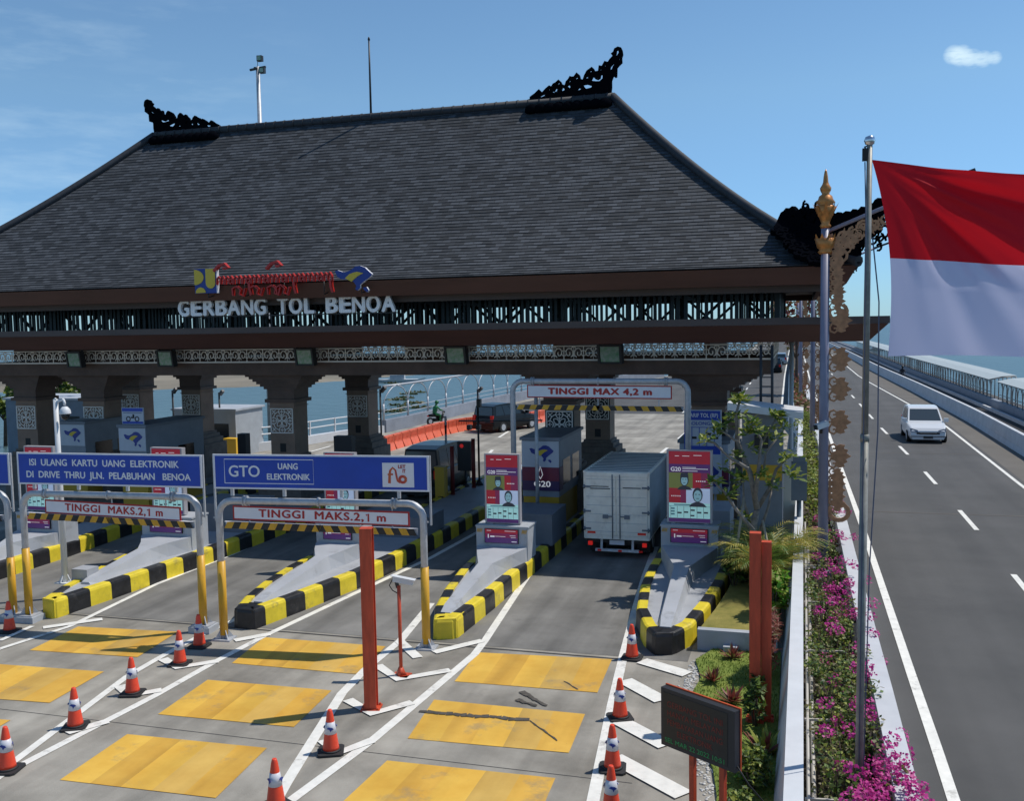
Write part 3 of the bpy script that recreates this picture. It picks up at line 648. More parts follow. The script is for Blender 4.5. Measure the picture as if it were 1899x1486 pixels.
# columns
def lattice(mb, O, U, W, a=1.0, t=.05):
    """square pierced panel: frame, four-petal flower, scrolled corners"""
    mb.ribbon([(0, 0), (a, 0), (a, a), (0, a), (0, 0)], .055*a, O, U, W, t)
    c = a/2; k = [.9]
    def rb(P, w_): mb.ribbon([(c+x*a, c+y*a) for x, y in P], w_*a, O, U, W, t*k[0]); k[0] -= .018
    for q in range(4):
        ca, sa = math.cos(R_(45+90*q)), math.sin(R_(45+90*q))
        rot = lambda P: [(x*ca-y*sa, x*sa+y*ca) for x, y in P]
        rb(rot([(.03, 0), (.10, .075), (.20, .085), (.27, .045), (.31, 0), (.27, -.045), (.20, -.085), (.10, -.075), (.03, 0)]), .032)
        rb(rot([(.34, -.20), (.40, -.10), (.42, 0), (.40, .10), (.34, .20)]), .032)
        rb(rot([(.42, 0), (.62, 0)]), .03); rb(rot([(.50, -.12), (.53, 0), (.50, .12)]), .028)
        ca, sa = math.cos(R_(90*q)), math.sin(R_(90*q))
        rot2 = lambda P: [(x*ca-y*sa, x*sa+y*ca) for x, y in P]
        rb(rot2([(.06, 0), (.46, 0)]), .022)
        rb(rot2([(.22, -.02), (.30, -.11), (.40, -.15), (.47, -.10)]), .03); rb(rot2([(.22, .02), (.30, .11), (.40, .15), (.47, .10)]), .03)
        rb(rot2([(.36, -.07), (.42, 0), (.36, .07)]), .026)
def column(cx, y0, w_=1.1, capx=0.0):
    x0, x1 = cx-w_/2, cx+w_/2; y1 = y0+w_; e = .002
    mb = MB(); mb.box(x0, x1, y0, y1, GZ, 3.45); mb.box(x0-.04, x1+.04, y0-.04, y1+.04, 3.1, 3.13)
    mb.box(x0+.42, x0+.68, y0-.012, y0+.1, 1.25, 1.6, 1)
    c = mb.build('column', [COLM, RUBBER], B)
    mb = MB(); mb.box(x0-.14, x1+.14, y0-.14, y1+.14, 3.28, 3.42); mb.box(x0-.05, x1+.05, y0-.05, y1+.05, 3.42, 3.72)
    for i in range(7):
        q = .06+.115*i; z = 3.72+.105*i; mb.box(x0-q, x1+q+capx*i/6, y0-q*.75, y1+q*.75, z, z+.1045)
    sub(mb, 'capital', DKBROWN, c)
    mb = MB(); mb.box(x0-.42, x1+.42, y0-.42, y1+.42, GZ, .55); mb.box(x0-.30, x1+.30, y0-.30, y1+.30, .55, .82); mb.box(x0-.18, x1+.18, y0-.18, y1+.18, .82, 1.0); mb.box(x0-.08, x1+.08, y0-.08, y1+.08, 1.0, 1.12)
    sub(mb, 'plinth', COLB, c)
    mb = MB(); lattice(mb, (x0+.06, y0-.03, 2.04), X_, Z_, .98)
    sub(mb, 'lattice_panel', LATT, c)
    if cx > -15:
        mb = MB(); mb.box(x0-.01, x1+.0, y0-.004, y0+.01, 2.0, 3.05); sub(mb, 'panel_recess', RUBBER, c)
    return c
for cx in (-33.05, -29.45, -20.28, -8.66): column(cx, 35.0); column(cx, 42.0)
column(-3.2, 35.0, 1.2, .55); column(-3.2, 42.0, 1.2, .5)
# carved black ornaments
def flame(mb, x, z, w_, h, lean, O, U, W, t, k):
    """leaf-shaped scroll with an open eye"""
    P = [(-.5, 0), (-.62, .35), (-.42, .62), (-.2, .72), (0, 1.0), (.16, .8), (.45, .66), (.6, .38), (.48, 0)]
    mb.ribbon([(x+(p[0]+lean*p[1])*w_, z+p[1]*h) for p in P], w_*.36, O, U, W, t*k)
    mb.ribbon([(x+(.28*math.cos(R_(a))+lean*.4)*w_, z+(.38+.2*math.sin(R_(a)))*h) for a in (200, 250, 300, 340, 20, 70, 120)], w_*.17, O, U, W, t*(k-.08))
FIN = [(525, 800), (535, 715), (540, 640), (565, 622), (600, 600), (625, 575), (650, 555), (672, 580), (685, 597), (725, 555), (770, 520), (795, 535), (812, 505), (845, 490), (880, 460), (910, 490), (920, 520), (950, 535), (965, 490), (990, 465), (1010, 430), (1035, 440), (1055, 440), (1090, 395), (1125, 430), (1135, 478), (1160, 486), (1175, 440), (1205, 385), (1235, 365), (1265, 345), (1292, 375), (1298, 402), (1335, 400), (1345, 335), (1378, 345), (1410, 290), (1445, 305), (1470, 270), (1500, 240), (1482, 210), (1508, 190), (1520, 155), (1560, 135), (1598, 150), (1612, 185), (1618, 235), (1606, 270), (1608, 330), (1575, 360), (1552, 385), (1550, 440), (1548, 490), (1530, 500), (1510, 480), (1490, 530), (1490, 610), (1480, 690), (1440, 760)]
FINH = [[(1528, 245), (1545, 215), (1548, 180), (1568, 178), (1570, 210), (1552, 238)], [(1470, 412), (1478, 365), (1505, 335), (1530, 332), (1505, 360), (1492, 395)], [(1255, 510), (1280, 465), (1300, 490), (1330, 505), (1360, 490), (1368, 450), (1388, 452), (1385, 495), (1350, 525), (1310, 522)], [(1165, 552), (1210, 548), (1268, 572), (1255, 592), (1200, 602), (1180, 580)], [(1090, 608), (1118, 582), (1140, 600), (1120, 610)], [(908, 605), (925, 560), (950, 580), (945, 598)], [(795, 595), (830, 598), (848, 565), (868, 570), (860, 600), (825, 614)], [(980, 545), (1005, 535), (1018, 565), (1000, 588), (998, 562)], [(655, 645), (690, 628), (725, 620), (715, 642), (680, 655)],
        [(1235, 400), (1252, 388), (1268, 402), (1252, 408)], [(1188, 470), (1208, 456), (1226, 474), (1208, 478)], [(1072, 470), (1090, 452), (1108, 468), (1090, 476)], [(990, 502), (1008, 484), (1024, 496), (1006, 506)], [(862, 515), (880, 498), (896, 512), (880, 520)], [(755, 572), (772, 560), (780, 574), (768, 580)], [(1345, 398), (1362, 382), (1376, 396)], [(1400, 350), (1412, 340), (1424, 356)], [(1562, 300), (1572, 276), (1586, 284), (1574, 296)], [(635, 602), (650, 592), (660, 604)]]
def finial(O, sgn, sx, sz, part, name='ridge_finial'):
    """pierced carved plate on the end of the ridge, drawn once and mirrored"""
    k = 1/44.0/6.33*.98; q = lambda P: [((x-525)*k*sx, (745-y)*k*sz) for x, y in P]
    mb = MB(); mb.plate(q(FIN), O, X_*sgn, Z_, .14, holes=[q(h) for h in FINH]); sub(mb, name, BLKORN, part)
    mb = MB(); L = (1480-525)*k*sx
    for i in range(9): x = L*(.06+.11*i); c = Vector(O)+X_*sgn*x; mb.lathe([(.20, -.42), (.30, -.34), (.28, -.16), (.10, -.02)], 8, c-Y_*.30); mb.lathe([(.20, -.42), (.30, -.34), (.28, -.16), (.10, -.02)], 8, c+Y_*.30)
    sub(mb, 'ridge_base_carving', BLKORN, part)
finial((-10.62, RY, ZR-.02), 1, 1.0, .92, roof); finial((-24.85, RY, ZR-.02), -1, 1.02, .80, roof)
COR = [(540, 190), (565, 130), (590, 75), (615, 60), (640, 30), (670, 35), (700, 12), (722, 30), (740, 58), (765, 50), (785, 30), (815, 40), (830, 25), (855, 42), (885, 30), (905, 50), (925, 20), (945, 55), (985, 80), (1010, 60), (1040, 95), (1080, 75), (1110, 95), (1150, 70), (1185, 90), (1230, 60), (1265, 75), (1300, 40), (1345, 55), (1380, 15), (1420, 25), (1455, -20), (1490, -10), (1515, -50), (1545, -70), (1580, -60), (1590, -20), (1570, 20), (1590, 60), (1565, 100), (1580, 150), (1550, 190), (1560, 240), (1540, 275), (1500, 285), (1480, 312), (1440, 335), (1395, 385), (1345, 425), (1352, 478), (1338, 520), (1342, 572), (1290, 590), (1180, 575), (1060, 578), (945, 555), (880, 582), (845, 575), (830, 535), (785, 530), (770, 470), (700, 470), (680, 420), (640, 400), (620, 345), (575, 330), (550, 300), (530, 250)]
CORH = [[(690, 105), (720, 100), (722, 118), (700, 122)], [(810, 115), (830, 145), (860, 150), (845, 130), (826, 108)], [(905, 190), (915, 150), (930, 120), (938, 150), (922, 185)], [(1065, 125), (1090, 122), (1080, 138)], [(785, 410), (800, 405), (796, 430)], [(835, 445), (852, 442), (846, 460)], [(790, 60), (805, 62), (798, 78)], [(1440, 215), (1462, 222), (1450, 240)], [(1510, 145), (1538, 125), (1530, 150)], [(1500, 205), (1530, 200), (1525, 215)], [(1230, 300), (1270, 330), (1300, 290), (1290, 250), (1305, 300), (1275, 340)][:4]]
_d = Vector((RXR-XR, RY-YE0, 0)).normalized(); _N = Vector((-_d.y, _d.x, 0)); _P0 = Vector((XR, YE0, 0))
def hipplane(P):
    """outline of the carved wing as image pixels cast onto the upright plane of the hip"""
    out = []
    for x, y in P:
        r = ray(1340+x/5.306, 380+y/5.306); p = EYE+r*((_P0-EYE).dot(_N)/r.dot(_N)); out.append(((p-_P0).dot(-_d), p.z))
    return out
CORP, CORHP = hipplane(COR), [hipplane(h) for h in CORH]
def corner(cx, cy, rx, part):
    """pierced carved wing standing on the hip above an eave corner"""
    d = Vector((rx-cx, RY-cy, 0)).normalized(); O = Vector((cx, cy, 0)); mb = MB()
    mb.plate(CORP, O, -d, Z_, .16, holes=CORHP)
    Nn = Vector((-d.y, d.x, 0)); rnd = random.Random(3)
    for i in range(46):                                  # carved leaf relief on both faces
        u = rnd.uniform(-2.2, 1.0); z = ZE+.35+rnd.uniform(0, 1.0)-.35*u*(u < 0); sg = 1 if i % 2 else -1; rr = rnd.uniform(.10, .2)
        if u < -1.5 and z < ZE+.9: continue
        mb.ribbon([(u+rr*(1-.06*j)*math.cos(R_(40*j+i*50)), z+rr*(1-.06*j)*math.sin(R_(40*j+i*50))) for j in range(8)], .06, O, -d, Z_, .03, off=sg*(.09+.002*(i % 9)))
    sub(mb, 'eave_finial', BLKORN, part)
SLP = Vector((0, 1, .66)).normalized()
def slopeplane(P):
    """outline of the carving that lies on the roof slope beside the corner"""
    n = X_.cross(SLP); p0 = Vector((XR, YE0, ZE+.22)); out = []
    for x, y in P: r = ray(1340+x/5.306, 380+y/5.306); p = EYE+r*((p0-EYE).dot(n)/r.dot(n)); out.append(((p-p0).x, (p-p0).dot(SLP)))
    return out
SLO = slopeplane([(520, 205), (512, 235), (530, 262), (552, 300), (548, 325), (585, 335), (620, 345), (628, 385), (645, 402), (672, 410), (680, 440), (695, 468), (735, 478), (768, 470), (772, 505), (790, 530), (825, 538), (842, 560), (848, 580), (905, 578), (945, 560), (1010, 572), (1100, 560), (1180, 560), (1230, 520), (1150, 440), (1000, 360), (850, 290), (700, 210), (600, 150), (555, 160)])
for cx_, sg in ((XR, 1), (XL, -1)):
    mb = MB(); mb.plate(SLO, (cx_, YE0, ZE+.22), X_*sg, SLP, .12)
    for i in range(26):
        q = SLO[(i*5) % len(SLO)]; r_ = SLO[(i*11+7) % len(SLO)]; f = .25+.5*((i*37) % 100)/100; u, v = q[0]+(r_[0]-q[0])*f, q[1]+(r_[1]-q[1])*f
        mb.ribbon([(u+.15*(1-.07*j)*math.cos(R_(42*j+i*50)), v+.15*(1-.07*j)*math.sin(R_(42*j+i*50))) for j in range(8)], .06, (cx_, YE0, ZE+.22), X_*sg, SLP, .16+.003*(i % 9))
    sub(mb, 'eave_carving', BLKORN, roof)
corner(XR, YE0, RXR, roof); corner(XL, YE0, RXL, roof); corner(XR, YE1, RXR, roof)
# ---- floodlights hung under the canopy
FGL = mat('floodlight_glass', (.40, .44, .40), .2, col2=(.14, .34, .18), vscale=9)
pos = [(138, 668), (307, 666), (565, 663), (845, 660), (1131, 658)]; where = ['leftmost, above the white dome camera', 'second from the left', 'right of the pale letters GERBANG', 'above the black minivan', 'above the tall height gantry']
fl0 = None
for (x, y), wh in zip(pos, where):
    p = aty(x, y, 33.5); lab = 'square black floodlight hung before the frieze, '+wh
    if fl0 is None:
        T = thing('floodlight', lab, 'floodlight', p, R_(-12), 'floodlights under the canopy'); fl0 = T
        mb = MB()
        for q in ((-.32, -.26, -.30, .34), (.26, .32, -.30, .34)): mb.box(q[0], q[1], -.05, .14, q[2], q[3])
        mb.box(-.258, .258, -.05, .14, .28, .34); mb.box(-.258, .258, -.05, .14, -.30, -.25); mb.box(-.255, .255, .08, .2, -.245, .275); mb.build('housing', DKSTEEL, T)
        mb = MB(); mb.box(-.25, .25, -.02, .0, -.24, .27); mb.build('lens', FGL, T)
        mb = MB(); mb.bar((-.3, .1, .1), (-.3, .1, .62), .05); mb.bar((.3, .1, .1), (.3, .1, .62), .05); mb.bar((-.33, .1, .62), (.33, .1, .62), .06); mb.build('bracket', DKSTEEL, T)
        for c in T.children: c.rotation_euler = (R_(8), 0, 0); c.scale = (1.42, 1.2, 1.05)
    else: dup(fl0, p, R_(-12), lab)
# ---- name lettering standing on the canopy edge
LET = mat('letter_shell', (.88, .89, .91), .4, .0)
T = thing('name_sign', 'big pale raised letters GERBANG TOL BENOA standing along the brown canopy edge', 'sign', (-17.6, 30.75, 6.36), world=True)
x = -21.88
for ch in 'GERBANG TOL BENOA':
    if ch == ' ': x += .40; continue
    wd = {'T': .42, 'L': .40, 'A': .52, 'O': .52, 'N': .49}.get(ch, .47)
    text('letter', ch, .80, T, (x+wd/2, 30.72, 7.05), X_, Z_, LET, .07, .0295, width=wd); x += wd+.045
mb = MB(); mb.bar((-21.9, 30.85, 6.76), (-13.3, 30.85, 6.76), .04)
for i in range(15): mb.bar((-21.7+.59*i, 30.85, 6.1), (-21.7+.59*i, 30.85, 6.75), .035)
mb.build('support_rail', DKSTEEL, T)
def pxpoly(P, Y): return [(q.x, q.z) for q in (aty(x, y, Y) for x, y in P)]
YS_ = 29.84
T = thing('square_emblem', 'square blue and yellow emblem on a rod above the pale letters', 'emblem', aty(380, 541, YS_), world=True)
a = aty(360, 499, YS_); b = aty(399, 541, YS_); ww = .88; x0, z1 = a.x, a.z; z0 = z1-.86
mb = MB(); mb.box(x0, x0+ww, YS_, YS_+.12, z0, z1, 0); mb.build('plate', [EMBB], T)
mb = MB(); O = (x0, YS_-.012, z0)
mb.plate([(0, .83)]+[(.0+.36*math.sin(R_(a))*1.05, .56+.27*math.cos(R_(a))) for a in range(10, 171, 16)]+[(0, .30)], O, X_, Z_, .02)
mb.plate([(.46, .85), (.46, .40)]+[(.65+.19*math.cos(R_(a)), .36-.20*math.sin(R_(a))) for a in range(0, 181, 18)][::-1]+[(.84, .40), (.84, .85)], O, X_, Z_, .02)
mb.plate([(.04, .01)]+[(.24+.20*math.cos(R_(a)), .02+.19*math.sin(R_(a))) for a in range(180, -1, -18)], O, X_, Z_, .021)
mb.build('yellow_shapes', EMBY, T)
mb = MB(); mb.box(x0+ww+.001, x0+ww+.03, YS_-.005, YS_+.125, z0, z1); mb.build('side_trim', SIGNW, T)
mb = MB(); mb.tube([(x0+.5, YS_+.06, 7.42), (x0+.5, YS_+.06, z0)], .02, 6); mb.bar((x0+.5, YS_+.06, 7.42), (x0+.5, 30.5, 7.55), .03); mb.build('rod', DKSTEEL, T)
REDSC = mat('red_script_paint', (.42, .018, .015), .4)
T = thing('script_sign', 'red curly traditional script on rods above the pale letters', 'sign', aty(510, 540, YS_), world=True)
a = aty(402, 522, YS_); b = aty(617, 514, YS_); n = 13; mb = MB(); random.seed(5)
for i in range(n):
    px = a.x+(b.x-a.x)*(i+.5)/n; z = a.z+(b.z-a.z)*(i+.5)/n-.12; s = (b.x-a.x)/n; kk = .10+.002*(i % 7)
    mb.ribbon([(px-s*.45, z), (px-s*.42, z+.20), (px-s*.22, z+.28), (px-.02, z+.21), (px, z+.04)], .042, (0, YS_, 0), X_, Z_, kk)
    mb.ribbon([(px, z+.02), (px+s*.05, z+.21), (px+s*.25, z+.29), (px+s*.42, z+.19), (px+s*.45, z)], .040, (0, YS_, 0), X_, Z_, kk+.016)
    if i % 2: mb.ribbon([(px+s*.2+.09*math.cos(R_(q)), z+.10+.08*math.sin(R_(q))) for q in range(0, 300, 40)], .05, (0, YS_, 0), X_, Z_, kk+.03)
    if i in (2, 4, 6, 7):
        mb.ribbon([(px-.2, z-.40), (px-.22, z-.15), (px-.05, z-.08), (px+.1, z-.2), (px+.05, z-.36), (px+.2, z-.42), (px+.28, z-.15)], .052, (0, YS_, 0), X_, Z_, kk+.045)
    if i in (3, 8, 12): mb.ribbon([(px+.1, z+.02), (px+.12, z-.2), (px+.18, z-.38)], .08, (0, YS_, 0), X_, Z_, kk+.055)
    if i in (0, 6): mb.ribbon([(px-.25, z+.48), (px-.05, z+.66), (px+.18, z+.72), (px+.32, z+.60), (px+.12, z+.56)], .08, (0, YS_, 0), X_, Z_, kk+.065)
mb.build('letters', REDSC, T)
mb = MB()
for px in (450, 524, 598): q = aty(px, 520, YS_); mb.tube([(q.x, YS_+.1, 7.42), (q.x, YS_+.1, q.z)], .018, 6); mb.bar((q.x, YS_+.1, 7.42), (q.x, 30.5, 7.55), .03)
mb.bar((a.x, YS_+.1, a.z), (b.x, YS_+.1, b.z), .03); mb.build('rods', DKSTEEL, T)
ISLE = [(621, 503), (626, 501), (634, 504), (641, 505), (652, 500), (659, 494), (668, 493), (677, 496), (684, 503), (690, 508), (687, 513), (679, 519), (673, 524), (668, 528), (668, 534), (663, 539), (659, 536), (661, 530), (656, 523), (648, 518), (634, 518), (626, 514)]
STRIPE = [(640.5, 516), (648, 508.5), (656, 505.5), (663, 504), (674, 506.5), (664, 512), (658, 517), (652.5, 522.5)]
DOT = [(673, 533.5), (680, 532), (684, 538), (681, 542), (676, 538)]
T = thing('island_emblem', 'blue island shaped emblem with yellow stripe on a rod above the pale letters', 'emblem', aty(668, 548, YS_), world=True)
mb = MB(); mb.plate(pxpoly(ISLE, YS_), (0, YS_+.05, 0), X_, Z_, .12, 0, 1); mb.plate(pxpoly(DOT, YS_), (0, YS_+.05, 0), X_, Z_, .12, 0, 1); mb.build('outline', [EMBB, SIGNW], T)
mb = MB(); mb.plate(pxpoly(STRIPE, YS_), (0, YS_-.02, 0), X_, Z_, .02); mb.build('stripe', EMBY, T)
mb = MB(); q = aty(668, 534, YS_); mb.tube([(q.x, YS_+.1, 7.42), (q.x, YS_+.1, q.z+.1)], .02, 6); mb.bar((q.x, YS_+.1, 7.42), (q.x, 30.5, 7.55), .03); mb.build('rod', DKSTEEL, T)
# lightning rod on the ridge and light mast behind
q = aty(688, 213, 38.5); mb = MB(); mb.tube([(q.x, 38.5, ZR+.2), (q.x, 38.5, ZR+1.6), (q.x, 38.5, 18.35)], [.05, .045, .035], 8); mb.lathe([(.06, 0), (.03, .12)], 8, (q.x, 38.5, 18.33))
one(mb, 'lightning_rod', DKSTEEL, 'thin dark lightning rod standing on the roof ridge', 'rod', (q.x, 38.5, ZR+.2))
q = aty(482, 232, 55); T = thing('light_mast', 'tall steel light mast with floodlights rising behind the roof ridge', 'light mast', (q.x, 55, GZ), world=True)
mb = MB(); mb.tube([(q.x, 55, GZ), (q.x, 55, 10), (q.x, 55, 22.6)], [.22, .18, .12], 10); mb.build('pole', STEEL, T)
mb = MB(); mb.bar((q.x-.55, 55, 22.45), (q.x+.55, 55, 22.55), .12); mb.bar((q.x, 54.6, 22.45), (q.x, 55.5, 22.45), .1); mb.tube([(q.x, 55, 22.4), (q.x, 55, 23.3)], .02, 6); mb.build('crossarm', DKSTEEL, T)
for dx, dz, rr in ((.28, .52, .2), (.42, -.22, -.3)):
    mb = MB(); mb.box(q.x+dx-.17, q.x+dx+.17, 54.7, 54.95, 22.5+dz-.16, 22.5+dz+.18); mb.box(q.x+dx-.13, q.x+dx+.13, 54.68, 54.698, 22.5+dz-.11, 22.5+dz+.14, 1); mb.build('floodlight_head', [DKSTEEL, FGL], T)
XF[0] = None
# ================================================================== ISLANDS, GANTRIES, SIGNS
DECK = mat('island_deck_paint', (.36, .37, .39), .6, var=.10, vscale=1.0, bump=.15, bscale=50)
NOSE = mat('island_nose_paint', (.40, .412, .435), .55, var=.07, vscale=1.3)
wear(DECK, (.16, .155, .145), 1.3, .56, .70, .55); wear(NOSE, (.20, .195, .185), 1.6, .58, .70, .5); wear(GREYP, (.20, .195, .185), 1.8, .58, .72, .5)
KH = .42
def resample(P, step):
    out = [Vector(P[0])]; acc = 0; want = step
    for a, b in zip(P[:-1], P[1:]):
        a, b = Vector(a), Vector(b); l = (b-a).length; d0 = 0
        while acc+(l-d0) >= want-1e-9 and l > 1e-9:
            d0 += want-acc; out.append(a+(b-a)*(d0/l)); acc = 0; want = step
        acc += l-d0
    return out
def kerb(T, right, left, step, first, origin):
    """painted kerb of alternating blocks; two chains starting at the nose"""
    mb = MB()
    for chain, sgn, ph in ((right, 1, first), (left, -1, first)):
        sub_ = resample(chain, step/4.0); n = len(sub_)
        N = []
        for i in range(n):
            d = (sub_[min(i+1, n-1)]-sub_[max(i-1, 0)]).normalized(); N.append(Vector((d.y, -d.x, 0))*sgn if True else None)
        prof = [(.0, 0), (-.01, KH-.07), (-.03, KH-.02), (-.07, KH), (-.24, KH), (-.24, KH-.12)]
        for i in range(n-1):
            m_ = ((i//4)+ph) % 2; vs = []
            for j in (i, i+1):
                for o_, z in prof: vs.append(Vector((sub_[j].x, sub_[j].y, z))+N[j]*o_)
            k = len(prof); fs = [(q, q+1, k+q+1, k+q) if sgn < 0 else (q, k+q, k+q+1, q+1) for q in range(k-1)]
            mb.add(vs, fs, m_)
            if i == 0: mb.add(vs[:k], [tuple(range(k))], m_)
    a, b = Vector(right[1]), Vector(left[1]); c = Vector(right[2]).lerp(Vector(left[2]), .5); f = (a+b)/2+Vector((0, .04, 0))
    mb.prism([(f.x+(q.x-f.x)*.93, f.y+.03+(q.y-f.y)*.9) for q in (a, a+Vector((0, .55, 0)), b+Vector((0, .55, 0)), b)], .02, KH-.006, first)
    return mb.build('kerb', [YELK, BLKK], T)
def island(label, right, left, px0, px1, py, first, nose_tip, ridge, group='toll islands'):
    cx = (right[0][0]+left[0][0])/2
    T = thing('toll_island', label, 'toll island', (cx, right[0][1], 0), 0, group, world=True)
    R3 = [Vector((x, y, 0)) for x, y in right]; L3 = [Vector((x, y, 0)) for x, y in left]
    R3 = [(R3[0]+L3[0])/2]+R3; L3 = [(Vector(R3[0]))]+L3
    kerb(T, R3, L3, .62, first, None)
    mb = MB(); ins = .10
    poly = [(x-ins, y+.06) for x, y in right]+[(x+ins, y+.06) for x, y in left[::-1]]
    mb.prism(poly, .0, KH-.045); mb.build('deck', DECK, T)
    xc = (px0+px1)/2; w2 = (px1-px0)/2; zt = 1.27
    # crash nose: narrow sloping ridge that flares into the pedestal
    S = []; tx, ty = nose_tip; kx, ky, kz = ridge
    kz = .70; secs = [(tx, ty, .10, .15, .43), (tx+(kx-tx)*.12, ty+(ky-ty)*.12, .13, .19, .50), (kx, ky, .17, .27, kz), (kx+(xc-kx)*.5, ky+(py-ky)*.45, .40, .46, kz+.03), (xc, py-.12, w2*.93, w2*.97, kz+.05), (xc, py+.02, w2-.02, w2-.005, kz+.055)]
    vs = []
    for x, y, a, b, z in secs: vs += [(x-b, y, KH-.06), (x-a, y, z), (x+a, y, z), (x+b, y, KH-.06)]
    fs = [(0, 1, 2, 3)]
    for i in range(len(secs)-1):
        k = 4*i
        for q in range(3): fs.append((k+q, k+4+q, k+5+q, k+1+q))
    mb = MB(); mb.add(vs, fs); mb.build('crash_nose', NOSE, T)
    mb = MB(); mb.box(px0, px1, py+.005, py+.75, KH-.05, zt-.04); mb.box(px0-.02, px1+.02, py-.0, py+.78, zt-.039, zt); ped = mb.build('pedestal', GREYP, T)
    return T, ped
def hazard(T, x0, x1, y, z0, z1):
    mb = MB(); n = 4; w_ = (x1-x0)/n
    for i in range(n): mb.plate([(i*w_, 0), ((i+.5)*w_, 0), ((i+1)*w_*1.0, z1-z0), ((i+.5)*w_, z1-z0)], (x0, y, z0), X_, Z_, .006, 0)
    return mb.build('hazard_patch', YELP, T)
SCR = lambda n, c, e=.0: mat('screen_'+n, c, .25, var=.10, vscale=3, emit=c, emstr=.32)
S_RED, S_PUR, S_DRED = SCR('red', (.28, .012, .03)), SCR('purple', (.065, .02, .12)), SCR('dark_red', (.16, .015, .07))
S_CYAN, S_LBLUE, S_WHT, S_INK, S_OLV, S_SKIN = SCR('cyan', (.36, .66, .64)), SCR('pale_blue', (.42, .52, .70)), SCR('white', (.7, .7, .72)), SCR('ink', (.015, .025, .045)), SCR('olive', (.13, .16, .05)), SCR('face', (.20, .38, .44))
def rects(mb, O, L, t0=.0):
    """flat printed fields: (x0,x1,z0,z1,material,layer)"""
    for x0, x1, z0, z1, m, k in L:
        mb.quad((O[0]+x0, O[1]-.0025*k, O[2]+z0), (O[0]+x1, O[1]-.0025*k, O[2]+z0), (O[0]+x1, O[1]-.0025*k, O[2]+z1), (O[0]+x0, O[1]-.0025*k, O[2]+z1), m)
def panel(part, px0, px1, py):
    a = .17*(px1-px0); x0, x1 = px0+a, px1-a; z0, z1 = .84, 1.20; w_ = x1-x0; h = z1-z0
    mb = MB(); mb.box(x0, x1, py-.03, py+.004, z0, z1)
    L = [(.02*w_, .98*w_, .03*h, .40*h, 1, 1), (.02*w_, .98*w_, .40*h, .70*h, 2, 1), (.02*w_, .98*w_, .70*h, .97*h, 3, 1), (.10*w_, .13*w_, .35*h, .62*h, 4, 2), (.17*w_, .30*w_, .42*h, .52*h, 4, 2), (.32*w_, .62*w_, .47*h, .50*h, 4, 2), (.75*w_, .92*w_, .55*h, .58*h, 4, 2), (.78*w_, .92*w_, .42*h, .45*h, 4, 2), (.80*w_, .95*w_, .12*h, .17*h, 4, 2), (.07*w_, .2*w_, .86*h, .89*h, 4, 2), (.60*w_, .92*w_, .86*h, .89*h, 4, 2)]
    rects(mb, (x0, py-.0305, z0), L); return mb.build('info_panel', [RUBBER, S_PUR, S_DRED, S_RED, S_WHT], part, ORG[part.parent.name])
